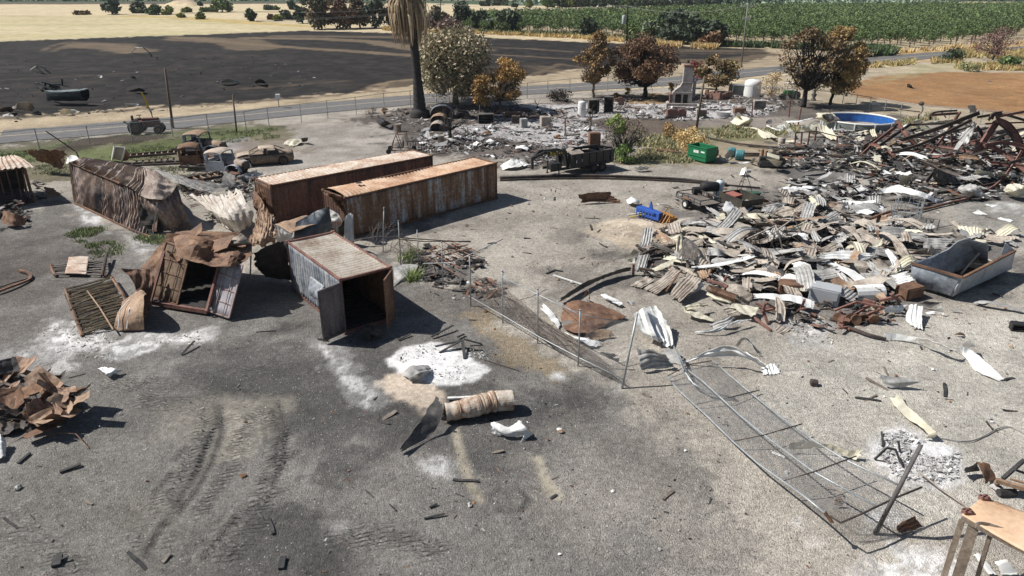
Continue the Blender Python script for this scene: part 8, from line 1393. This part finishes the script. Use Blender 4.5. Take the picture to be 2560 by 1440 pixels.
# overturned boat, wreck and scraps in the burnt field
t=thing('boat','dark overturned boat hull lying in the burnt field across the road','boat',tuple(at(170,268)),world=True); p=at(170,262); HB=M('boat_dark',[(.008,.014,.018),(.02,.03,.035),(.045,.06,.065)],.6,rough=.5)
L_=98*scale_at(p)/2; G_=np.array([[(p[0]+x*L_,p[1]+y*1.1*ww,.5+z*hh) for y,z in ((-1,.95),(-1.05,.55),(-.7,.15),(0,0),(.7,.15),(1.05,.55),(1,.95))] for x,ww,hh in ((-1,.08,1.25),(-.75,.6,1.2),(-.3,.9,1.2),(.3,1.0,1.25),(.9,.95,1.35),(1,.8,1.3))]); MB().grid(surf(G_,18,14,.05,1)).build('hull',HB,t,solid=.04); MB().grid(surf(G_[:,[0,6]],14,8,.12,1.2)).build('cover',M('boat_cover',[(.06,.08,.085),(.13,.16,.165),(.24,.27,.27)],.7),t,solid=.03)
MB().tube([p+np.array([-L_*.6,-.8,.6]),p+np.array([0,-.9,.25]),p+np.array([L_*2.2,-1.4,.25])],.08,6).build('trailer_tongue',STEELD,t)
for lb,rows,m_ in (('pale crumpled sheets under the overturned boat',[[(145,275,.6),(165,272,.8),(185,274,.4)],[(150,285,.1),(170,286,.1),(205,280,.2)]],CREAM),('white torn hood lying alone in the burnt field',[[(546,203,.7),(565,197,1.0),(585,198,.7)],[(552,207,.2),(575,207,.2),(602,204,.1)]],WHITES),('black burnt lump right of the white hood in the field',[[(632,205,.3),(648,198,1.1),(660,200,.6)],[(640,209,.1),(655,209,.1),(668,208,.1)]],CHAR),
                     ('black tarp-like lump in the middle of the burnt field',[[(320,226,.3),(345,221,.8),(362,224,.5)],[(320,230,.1),(345,230,.1),(364,229,.1)]],CHAR),('grey crumpled car skin in the burnt field at the far left',[[(30,268,.4),(45,258,1.2),(70,256,1.4),(85,262,.7)],[(20,276,.1),(45,276,.2),(70,279,.2),(88,275,.1)]],GALVR),('dark debris heap touching the left edge of the burnt field',[[(-20,272,.3),(10,268,1.0),(32,266,.6)],[(-20,280,.1),(10,282,.1),(36,280,.1)]],STEELD),('flat pale scrap beside the burnt verge at the left',[[(5,287,.2),(25,282,.4)],[(5,292,.05),(38,291,.05)]],GALV),
                     ('white and black scrap right of the overturned boat',[[(310,258,.5),(330,258,.4),(345,257,.2)],[(315,264,.1),(330,264,.1),(348,262,.1)]],WHITES),('small cream sheet far in the burnt field',[[(235,191,.3),(256,188,.4)],[(238,194,.1),(256,194,.1)]],CREAM),('dark scrap near the small cream sheet',[[(328,190,.6),(338,192,.5)],[(330,197,.1),(340,197,.1)]],DARKS),('blue-grey wedge panel on the orange field',[[(2267,208,.7),(2280,213,.5)],[(2268,218,.05),(2282,219,.1)],[(2290,221,.05),(2300,222,.02)]],M('slate_panel',[(.06,.09,.12),(.14,.19,.24)],2)),('crumpled white scrap by the pool fence',[[(2177,252,.5),(2190,252,.6)],[(2180,262,.1),(2205,263,.05)]],WHITES),('flat dark scrap low on the orange field',[[(2470,202,.1),(2482,203,.1)],[(2470,206,.02),(2482,206,.02)]],DARKS),('orange-white plastic piece at the pool fence',[[(2110,0,0)]],None)):
    if m_ is not None: S('torn_metal',lb,'scrap metal',rows,m_,crum=.12,cs=.6,group='wreckage scattered in the fields')
t=thing('vehicle_wreck','black twisted vehicle chassis in the burnt field above the boat','wreck',tuple(at(122,228)),group='wreckage scattered in the fields',world=True)
for a_,b_ in (((92,212,.8),(105,226,.2)),((98,208,1.0),(130,222,.5)),((105,206,1.1),(150,218,.4)),((110,210,.9),(140,228,.1)),((90,210,.6),(150,212,.6)),((112,205,1.3),(113,226,.1)),((120,214,1.0),(155,226,.1)),((155,200,1.0),(155,212,.1)),((95,220,.3),(150,226,.3))): MB().beam(at(*a_),at(*b_),.22,.25).build('bar',BLK_,t)
t=thing('bent_tubing','pale bent tube frame far left in the burnt field','frame',tuple(at(95,173)),group='wreckage scattered in the fields',world=True)
for a_,b_ in (((77,174,.2),(91,165,1.3)),((91,165,1.3),(112,169,.9)),((91,165,1.3),(95,173,.2)),((112,169,.9),(114,174,.1))): MB().beam(at(*a_),at(*b_),.15,.15).build('bar',GALV,t)
tag(MB().tube([at(328,130,.1),at(340,119,1.6),at(358,119,1.7),at(372,130,.1)],.1,5).build('bent_hoop',GALV),'grey bent hoop far in the burnt field','hoop')
# wire rack, wire cage, coil, implement
t=thing('wire_rack','tangled burnt wire rack in the middle of the sheet pile','wire rack',tuple(at(1900,620)),world=True)
for i in range(110):
    x,y=1868+rng.random()*100,575+rng.random()*45; a_=at(x,y+12,rng.random()*.4); b_=at(x+rng.normal()*10,y-12+rng.normal()*8,.5+rng.random()*.9); MB().tube([a_,(a_+b_)/2+rng.normal(size=3)*.12,b_],.014+.012*(i % 5 == 0),4).build('wire',STEELD,t) if i < 95 else None
for q in (((1868,597,1.0),(1905,575,1.4),(1935,566,1.5)),((1960,640,.1),(1945,575,1.6)),((1890,640,.1),(1870,590,1.1)),((1945,572,1.5),(1995,600,.6)),((1930,585,1.2),(1985,545,1.6)),((1985,545,1.6),(2010,600,.4))): MB().beam(at(*q[0]),at(*q[-1]),.07,.05).build('frame_bar',GALVR,t)
t=thing('wire_cage','upright silver wire cage standing on charred ground right of the pile','wire cage',tuple(at(2262,575)),world=True); c=[at(2225,562),at(2290,574),at(2302,548),at(2240,540)]
for i in range(4):
    p,q=c[i],c[(i+1) % 4]
    for z in (.05,.5,.95,1.35): MB().tube([p+Z*z,q+Z*z+rng.normal(size=3)*.05],.022,5).build('hoop',GALVP,t)
    for u in np.linspace(0,.85,5): MB().tube([p+(q-p)*u,p+(q-p)*u+Z*1.4+rng.normal(size=3)*.08],.018,5).build('wire',GALVP,t)
p,q=zat('K1',1125,865,.5),zat('K1',1505,1000,.5); n=26*10; d=(q-p)/np.linalg.norm(q-p); s_=np.cross(d,(0,0,1)); s_ /= np.linalg.norm(s_); u_=np.cross(s_,d); tag(MB().tube([p+(q-p)*k/n+s_*.19*math.cos(k*2*math.pi/10)+u_*.19*math.sin(k*2*math.pi/10) for k in range(n+1)],.022,4).build('spring_coil',RUSTB,smooth=True),'rusty steel coil spring lying across the front of the sheet pile','coil')
t=thing('farm_implement','red-brown burnt cultivator tangled at the front of the sheet pile','farm implement',tuple(zat('K2',450,720,0)),world=True)
for k,(a_,b_,w_) in enumerate((((260,655,.5),(430,590,.9),.1),((400,690,.3),(570,590,.9),.14),((480,700,.3),(640,630,.8),.12),((300,660,.4),(350,715,.2),.12),((430,590,.9),(640,635,.8),.1),((560,705,.2),(600,640,.8),.1),((290,750,.1),(380,800,.1),.12),((310,750,.3),(330,700,.5),.14),((480,575,.9),(570,600,.9),.16),((600,580,.7),(700,560,.9),.14),((690,530,1.1),(760,590,.4),.12),((640,580,.6),(750,540,.9),.12),((15,625,.4),(35,575,1.1),.1),((15,625,.4),(-20,660,.1),.08),((0,650,.5),(45,640,.6),.08),((370,780,.1),(290,790,.3),.1))): MB().beam(zat('K2',*a_),zat('K2',*b_),w_,w_*.8).build('frame_bar',REDOX,t)
for k in range(7): c_=zat('K2',290+k*45,700+rng.random()*30,.25); MB().lathe(c_,[(0,-.02),(.24,-.05),(.24,.05),(0,.02)],12,Matrix.Rotation(rng.random()*2,3,'X')).build('disc',RUSTB,t)
t=thing('farm_implement','rusty bent tine frame beside the upright ribbed sheet in the pile','farm implement',tuple(zat('K1',1880,1200,0)),world=True)
for a_,b_ in (((1890,1050,1.0),(1850,1150,.5)),((1850,1150,.5),(1920,1330,.05)),((1890,1050,1.0),(2010,1120,.6)),((1830,1170,.5),(1990,1130,.5)),((1340,760,1.2),(1370,690,1.6)),((1360,830,.9),(1340,890,.4)),((1110,740,.7),(1380,830,.8)),((1740,1250,.2),(1960,1420,.05)),((1760,1060,.3),(2000,1160,.2))): MB().beam(zat('K1',*a_),zat('K1',*b_),.1,.09).build('tine',REDOX,t)
t=thing('tank_half','dark half-open tank under white sheets at the front of the pile','tank',ground_pt(2165,750),.1); MB().lathe((0,0,.35),[(.4,-.7),(.42,.7)],14,my).build('shell',WHITES,t,solid=.03); MB().lathe((0,0,.35),[(0,-.6),(.38,-.6),(.38,.6),(0,.6)],14,my).build('inside',DARKI,t)
# brown burnt bed frame behind the fence
t=thing('rusty_bed_base','rusty tube frame lying behind the fence by the open container','metal frame',tuple(at(1110,640)),world=True)
for a_,b_ in (((1070,625,.5),(1150,670,.4)),((1090,612,.5),(1165,650,.4)),((1105,603,.5),(1180,640,.4)),((1060,650,.3),(1180,620,.5)),((1080,660,.3),(1190,640,.3)),((1095,628,.6),(1170,612,.5)),((1085,665,.4),(1090,680,.05)),((1060,640,.4),(1150,690,.2)),((1120,600,.5),(1200,632,.3))): MB().tube([at(*a_),at(*b_)],.03,5).build('tube',M('orange_rust_tube',[(.12,.05,.03),(.28,.14,.08)],3),t)
tag(MB().grid(clampz(surf(px([[(983,668,.35),(1010,660,.4),(1046,662,.3)],[(985,690,.15),(1010,690,.2),(1035,685,.1)],[(983,718,.03),(1000,705,.05),(1015,702,.02)]]),14,14,.06,.6))).build('metal_sheet',GALV,solid=.01),'grey sheet leaning at the right side of the open container','metal sheet')
# rolled bundle, front of picture
t=thing('rolled_bundle','rust and beige wrapped cylindrical bundle lying in the foreground','bundle',tuple(at(1200,1045)),world=True); P=crom(np.array([zat('K0',700,350,.32),zat('K0',800,330,.36),zat('K0',920,300,.4),zat('K0',1040,275,.42),zat('K0',1150,265,.42)]),44); a_=np.linspace(0,2*math.pi,29)
tgv=np.gradient(P,axis=0); tgv /= np.linalg.norm(tgv,axis=1,keepdims=True); s_=np.cross(tgv,(0,0,1)); s_ /= np.linalg.norm(s_,axis=1,keepdims=True); k=np.arange(44); rr=(.33+.07*np.minimum(1,k/20))*(1+.07*np.sin(k*1.3)*(np.abs(k-26) < 7)+.05*np.sin(k*.9+1)*(k < 16)); G_=P[:,None]+s_[:,None]*np.cos(a_)[None,:,None]*rr[:,None,None]+Z*np.sin(a_)[None,:,None]*rr[:,None,None]*.85
G_=G_+(fbm(G_[...,0]*3,G_[...,1]*3,G_[...,2]*3,4)*.10)[...,None]*(G_-P[:,None])/.4; MB().grid(clampz(G_)).build('wrapping',M('bundle_skin',[(.16,.08,.05),(.34,.20,.13),(.48,.41,.33),(.55,.5,.44),(.6,.56,.5)],1.5,rough=.85,fine=6),t,solid=.01)
for kk in (22,24,27,29,31,10): MB().tube([tuple(q) for q in (P[kk]+(G_[kk]-P[kk])*1.04)[:16]],.022,5).build('cord',TANR,t)
tag(MB().grid(clampz(surf(px([[zp('K0',690,330)+(.5,),zp('K0',730,320)+(.4,)],[zp('K0',670,400)+(.15,),zp('K0',730,410)+(.1,)]]),10,10,.1,.2))).build('cloth_scrap',DARKS,solid=.01),'dark torn scrap at the left end of the rolled bundle','cloth')
# corner table at the lower right
t=thing('container_corner','tan-topped rusted container corner frame standing at the lower right edge','container frame',tuple(zat('K8',600,819,0)),world=True); TB=M('tan_top',[(.30,.17,.10),(.58,.38,.24),(.68,.48,.32),(.72,.56,.42)],.9,rough=.7,fine=8,spread=(.25,.7)); LG=M('leg_brown',[(.06,.045,.035),(.18,.14,.105),(.3,.26,.21)],1.6,(1,1,.3),rough=.8)
S('roof_panel',None,None,[[(2404,1288,1.9),(2500,1345,1.9),(2620,1410,1.9)],[(2430,1265,1.95),(2520,1310,1.95),(2640,1350,1.95)],[(2460,1243,1.9),(2560,1280,1.9),(2660,1300,1.9)]],TB,t,crum=.02,solid=.05)
for a_,b_,w_,d_ in (((558,500,1.75),(452,830,.2),.14,.05),((622,540,1.75),(525,850,.2),.24,.08),((716,590,1.7),(640,840,.2),.09,.09)): MB().beam(zat('K8',*a_),zat('K8',*b_),w_,d_).build('leg',LG,t)
for q in ((590,457,1.95),(685,378,1.95)):
    c_=zat('K8',*q); mb=MB(); [mb.box(c_+np.array([math.cos(a)*.08,math.sin(a)*.06,0]),(.07 if i % 2 else .2,.16 if i % 2 else .06,.12)) for i,a in enumerate((math.pi/2,0,-math.pi/2,math.pi))]; mb.build('corner_casting',REDOX,t)
MB().beam(zat('K8',555,490,1.85),zat('K8',930,690,1.85),.06,.12).build('edge_rail',LG,t); S('torn_tab',None,None,[[(2436,1308,1.95),(2455,1305,2.05),(2490,1312,2.0)],[(2440,1320,1.85),(2460,1318,1.9),(2510,1318,1.95)]],GALVR,t,crum=.05)
# burnt pallet frame right edge
t=thing('burnt_crate','burnt wooden crate frame at the right edge above the corner frame','crate',tuple(zat('K8',860,320,0)),world=True)
for a_,b_,w_,m_ in (((750,275,.45),(910,320,.4),.12,TANR),((790,265,.5),(910,160,.9),.1,CHAR),((830,265,.5),(910,290,.5),.06,TANR),((860,215,.8),(960,250,.6),.06,CHAR),((750,285,.3),(760,300,.02),.1,TANR),((850,310,.3),(930,330,.05),.1,CHAR)): MB().beam(zat('K8',*a_),zat('K8',*b_),w_,w_).build('bar',m_,t)
MB().tube([zat('K8',765,345,.12),zat('K8',860,345,.1)],.12,8).build('roll',CHAR,t)
# burnt recliner skeleton by the ash heap
t=thing('burnt_chair','black charred chair frame at the left of the ash heap','chair frame',tuple(zat('K8',130,160,0)),world=True)
for a_,b_ in (((60,155,.05),(130,90,.5)),((130,90,.5),(180,100,.5)),((180,100,.5),(210,180,.05)),((100,0,.1),(108,80,.1)),((195,50,.4),(205,115,.1)),((60,160,.02),(180,185,.02)),((205,150,.3),(230,215,.02))): MB().beam(zat('K8',*a_),zat('K8',*b_),.05,.06).build('bar',CHAR,t)
MB().tube([zat('K8',300,215,.3),zat('K8',430,320,.15),zat('K8',590,430,.05)],.03,5).build('rod',GALVR,t)
# planks under the container door, box wreck
t=thing('broken_cabinet','broken charred cabinet in front of the open container door','cabinet',ground_pt(930,848),-.1); MB().box((-.15,0,.3),(.35,.3,.6),ry=.1).build('side',DARKI,t); MB().box((.2,-.05,.35),(.35,.3,.05),ry=.4,rx=.3).box((.2,.1,.25),(.4,.04,.45),ry=.1).build('shell',M('olive_scorched',[(.03,.028,.022),(.09,.08,.055)],2),t)
# ---------------------------------------------------------------- charred boards and scraps, each its own object
def protos_(kind):
    out=[]
    for k in range(5):
        mb=MB()
        if kind == 'board': L=.35+.16*k; c=[[(x,-.05*(1+.3*math.sin(x*9+k)),0),(x,.05*(1+.3*math.sin(x*7+k*2)),0)] for x in np.linspace(-L/2,L/2,5)]; P=surf(np.array(c),7,4,.02,.3,seed=k+1); T_=P+np.array([0,0,.035]); mb.grid(T_); mb.grid(P[::-1]); e=[(P[0],T_[0]),(P[-1],T_[-1]),(P[:,0],T_[:,0]),(P[:,-1],T_[:,-1])]; [mb.grid(np.stack([a,b],0)) for a,b in e]
        else: P=surf(np.array([[(-.13,-.08,.0),(0,-.1,.06),(.12,-.06,.0)],[(-.14,.0,.05),(0,0,.09),(.13,.01,.04)],[(-.1,.08,0),(.02,.1,.05),(.1,.07,0)]]),8,8,.05,.12,seed=k+5,torn=.8); mb.grid(P-np.array([0,0,min(0,P[...,2].min())]))
        out.append(mb)
    return out
def scatter(name,head,cat,n,mats,areas,grp,smin,smax,kind):
    pr=[]
    for m_,nm in mats:
        for k,mb in enumerate(protos_(kind)): o=mb.build(name,m_,loc=(0,0,0),solid=0 if kind == 'board' else .006); pr.append((o,nm))
    i=0; used=set()
    for P,sh_ in areas:
        W=wpx(P); x0,x1,y0,y1=W[:,0].min(),W[:,0].max(),W[:,1].min(),W[:,1].max(); k=int(n*sh_); c=0
        while c < k:
            x,y=x0+(x1-x0)*rng.random(),y0+(y1-y0)*rng.random()
            if sdpoly(W,np.array([x]),np.array([y]))[0] > 0: continue
            j=int(rng.integers(0,len(pr))); src,nm=pr[j]; o=src if j not in used else src.copy()
            if j in used: COL.objects.link(o)
            used.add(j); s=smin+(smax-smin)*rng.random()**2; o.location=(x,y,.015); o.rotation_euler=(rng.normal()*.06,rng.normal()*.08,rng.random()*6.28); o.scale=(s,s*(.7+.6*rng.random()),s)
            z_=y*CP+(CAMH)*SP; X=1280+FPX*x/z_; Y=720+FPX*(CAMH*CP-y*SP)/z_
            auto(o,('small ' if s < (smin+smax)*.42 else 'larger ')+nm+' '+head,cat,X,Y,grp); c += 1
    for j,(o,nm) in enumerate(pr):
        if j not in used: bpy.data.objects.remove(o)
YARD=[([(1270,470),(1640,470),(1560,600),(1480,700),(1420,740),(1260,660),(1100,620)],.26),([(900,830),(1330,860),(1700,1000),(1900,1300),(1500,1420),(800,1400),(900,1000)],.13),([(1700,960),(2200,860),(2540,700),(2540,1100),(2200,1050),(1900,960)],.18),([(0,1050),(300,900),(600,850),(700,1400),(0,1420)],.06),([(1280,428),(1900,430),(1980,470),(1500,470)],.08),([(2250,520),(2560,540),(2560,600),(2400,600)],.05),([(1020,690),(1230,690),(1330,820),(1180,860)],.07)]
scatter('charred_board','charred board','board',150,[(CHAR,'black'),(M('weathered_wood',[(.07,.055,.045),(.17,.14,.115),(.3,.26,.21)],3,(1,.3,1)),'grey-brown')],YARD,'charred boards scattered on the gravel',.3,1.25,'board')
scatter('metal_scrap','scrap','scrap',170,[(WHITES,'white'),(GALV,'grey'),(RUSTB,'rusty'),(TANR,'tan')],YARD,'small scraps scattered on the gravel',.25,1.0,'scrap')
scatter('burnt_timber','timber in the burnt house','timber',90,[(CHAR,'black'),(M('weathered_wood',[]) if 0 else MATS['weathered_wood'],'grey'),(RUSTB,'rust-brown')],[([(1050,300),(1300,275),(1500,262),(1500,380),(1300,400),(1060,380)],.6),([(1500,255),(1900,250),(1950,280),(1600,295)],.4)],'timbers in the house ruins',1.2,3.6,'board')
scatter('burnt_bent_sheet','bent sheet in the burnt house','sheet',60,[(STEELD,'dark'),(GALV,'grey'),(RUSTB,'rusty'),(WHITES,'white')],[([(1050,300),(1300,275),(1500,262),(1500,380),(1300,400),(1060,380)],.6),([(1500,255),(1900,250),(1950,280),(1600,295)],.4)],'bent sheets in the house ruins',1.5,5,'scrap')
for lb,a_,b_,w_ in (('longest burnt timber on the white ash, pointing left',(1088,866,.25),(1150,852,.3),.1),('burnt timber on the white ash, second from left',(1098,882,.05),(1155,850,.35),.1),('short thick burnt timber pointing down at the white ash',(1162,896,.05),(1156,850,.35),.13),('burnt timber on the right edge of the white ash',(1160,848,.3),(1205,860,.05),.09),('flat burnt board below the right timber by the ash',(1168,872,.05),(1208,876,.05),.09),('small block above the burnt timbers by the ash',(1143,843,.1),(1160,835,.1),.1),('long charred timber in the shadow of the open container',(1078,842,.1),(1133,813,.25),.1),('charred timber crossing the container shadow edge',(995,850,.05),(1026,835,.1),.09),
                     ('dark timber at the left foot of the open door',(794,846,.05),(820,851,.05),.09),('upright-leaning pale post on dark gravel below the tilted container',(453,886,.05),(486,852,.25),.09),('two-armed charred stick in the lower centre, long arm',(1060,1296,.05),(1112,1284,.08),.07),('short charred stick above the long arm',(1073,1268,.05),(1094,1259,.06),.07),('charred board in the lower left',(149,1180,.05),(203,1160,.08),.12),('short board left of the charred board, by the rust heap',(45,1158,.05),(75,1132,.06),.1),('charred board at the bottom centre-left',(703,1422,.04),(708,1392,.05),.16),('charred block group at the bottom left, big block',(140,1415,.05),(146,1388,.1),.22),('charred block group at the bottom left, thin bar',(148,1400,.1),(172,1390,.12),.07),
                     ('blackened plank between the tilted and open containers',(640,830,.03),(690,826,.03),.05),('thin brown pole right of the lone white crumpled sheet',(170,945,.03),(213,934,.03),.04),('charred plank under the fence by the bed frame',(1080,715,.05),(1105,720,.05),.1),('second charred plank right of the fence post by the bed frame',(1130,726,.05),(1165,728,.05),.1),('dark plank pointing at the fence corner',(1365,684,.03),(1385,675,.05),.1),('black plank lying on the gravel left of the sand patch',(1385,674,.05),(1408,678,.05),.08)):
    tag(MB().beam(at(*a_),at(*b_),w_,w_*.45).build('charred_timber',CHAR,bevel=.008),lb,'timber','burnt timbers in the foreground')
# ---------------------------------------------------------------- more sheets filling the pile and the burnt shop
def fill(poly,n,mixm,hb,smax,avoid=.0,rib=.8):
    W=wpx(poly); x0,x1,y0,y1=W[:,0].min(),W[:,0].max(),W[:,1].min(),W[:,1].max(); c=0
    while c < n:
        x,y=x0+(x1-x0)*rng.random(),y0+(y1-y0)*rng.random()
        if sdpoly(W,np.array([x]),np.array([y]))[0] > -.3: continue
        L=.8+smax*rng.random()**1.4; wd=.45+.5*rng.random(); th=rng.normal()*.7-.45+(math.pi/2 if rng.random() < .35 else 0); du=np.array([math.cos(th),math.sin(th),0]); dw=np.array([-du[1],du[0],0]); h0=hb*rng.random(); kk=rng.integers(0,4)
        u=np.linspace(-.5,.5,5); prof=(.30*np.cos(u*3),.45*np.abs(u)*1.3,.25*np.sin(u*6),.35*(u+.5)**2)[kk]*(.4+.8*rng.random()); tl=rng.normal()*.25
        rows=np.array([[np.array([x,y,h0])+du*L*a+dw*wd*b+np.array([0,0,prof[i]*L*.6+tl*b*wd+.05]) for b in (-.5,0,.5)] for i,a in enumerate(u)])
        mk=mixm[rng.integers(0,len(mixm))]; mat,nm=MN[mk]; cor=rng.random() < rib and mk in 'gbcw'
        P=surf(rows,16,12,.05,.5,(1,.17,.026) if cor else None,int(rng.integers(1,99)),torn=.9)
        o=MB().grid(clampz(P)).build('roofing_sheet' if cor else 'metal_sheet',mat,solid=.01); z_=y*CP+CAMH*SP
        auto(o,('short ' if L < 1.1 else 'long ' if L > 2.2 else 'medium ')+('arched','folded','wavy','curled-up')[kk]+' '+nm+(' corrugated sheet' if cor else ' metal sheet'),'metal sheet',1280+FPX*x/z_,720+FPX*(CAMH*CP-y*SP)/z_,'torn metal sheets'); c += 1
fill([(1640,600),(1760,560),(1830,530),(1960,510),(2160,540),(2330,590),(2420,620),(2290,650),(2240,740),(2080,790),(1960,760),(1850,740),(1720,680),(1640,650)],185,'gbbgbbggbdbbtbgcbw',.55,2.8)
fill([(1950,455),(2140,450),(2230,500),(2210,540),(2000,530),(1930,500)],34,'gdgbbgcdw',.3,2.0,rib=.5)
fill([(2360,575),(2560,585),(2560,620),(2450,630),(2350,600)],12,'bbgc',.3,1.5)
fill([(1960,395),(2100,350),(2250,330),(2560,340),(2600,470),(2400,480),(2200,450),(2040,425)],60,'dgdctgdrdw',1.0,1.8,rib=.3)
fill([(2060,330),(2200,325),(2230,350),(2080,365)],12,'wwgc',.3,1.4,rib=.2); fill([(1030,340),(1250,345),(1250,370),(1060,378)],16,'wgwd',.2,.7,rib=.1)
# ---------------------------------------------------------------- thin summer haze over the far fields
hz=bpy.data.materials.new('haze'); hz.use_nodes=True; t=hz.node_tree; t.nodes.clear(); ho=t.nodes.new('ShaderNodeOutputMaterial'); pv=t.nodes.new('ShaderNodeVolumePrincipled')
pv.inputs['Color'].default_value=(.82,.92,1,1); pv.inputs['Density'].default_value=.00011; pv.inputs['Anisotropy'].default_value=.1; t.links.new(pv.outputs[0],ho.inputs['Volume'])
tag(MB().box((0,1500,14),(12400,3600,32)).build('haze',hz,loc=(0,0,0)),kind='stuff')
# ---------------------------------------------------------------- labels that repeat get their place among their like
def finish_labels():
    by={}
    for o,x,y in USED: by.setdefault(o['label'],[]).append((x,y,o))
    for lb,L in by.items():
        if len(L) < 2: continue
        L.sort(key=lambda q: q[0]); n=len(L); words=['first','second','third','fourth','fifth','sixth','seventh','eighth','ninth','tenth']
        if n > 10: continue
        for i,(x,y,o) in enumerate(L):
            if n == 2: s=('left one' if i == 0 else 'right one')
            else: s='leftmost' if i == 0 else ('rightmost' if i == n-1 else words[i]+' from left')
            o['label']=lb+', '+s if len((lb+' '+s).split()) < 17 else lb.replace(' of the burnt shop','').replace(' in shop ruins','').replace(' in the burnt house','')+', '+s
finish_labels()
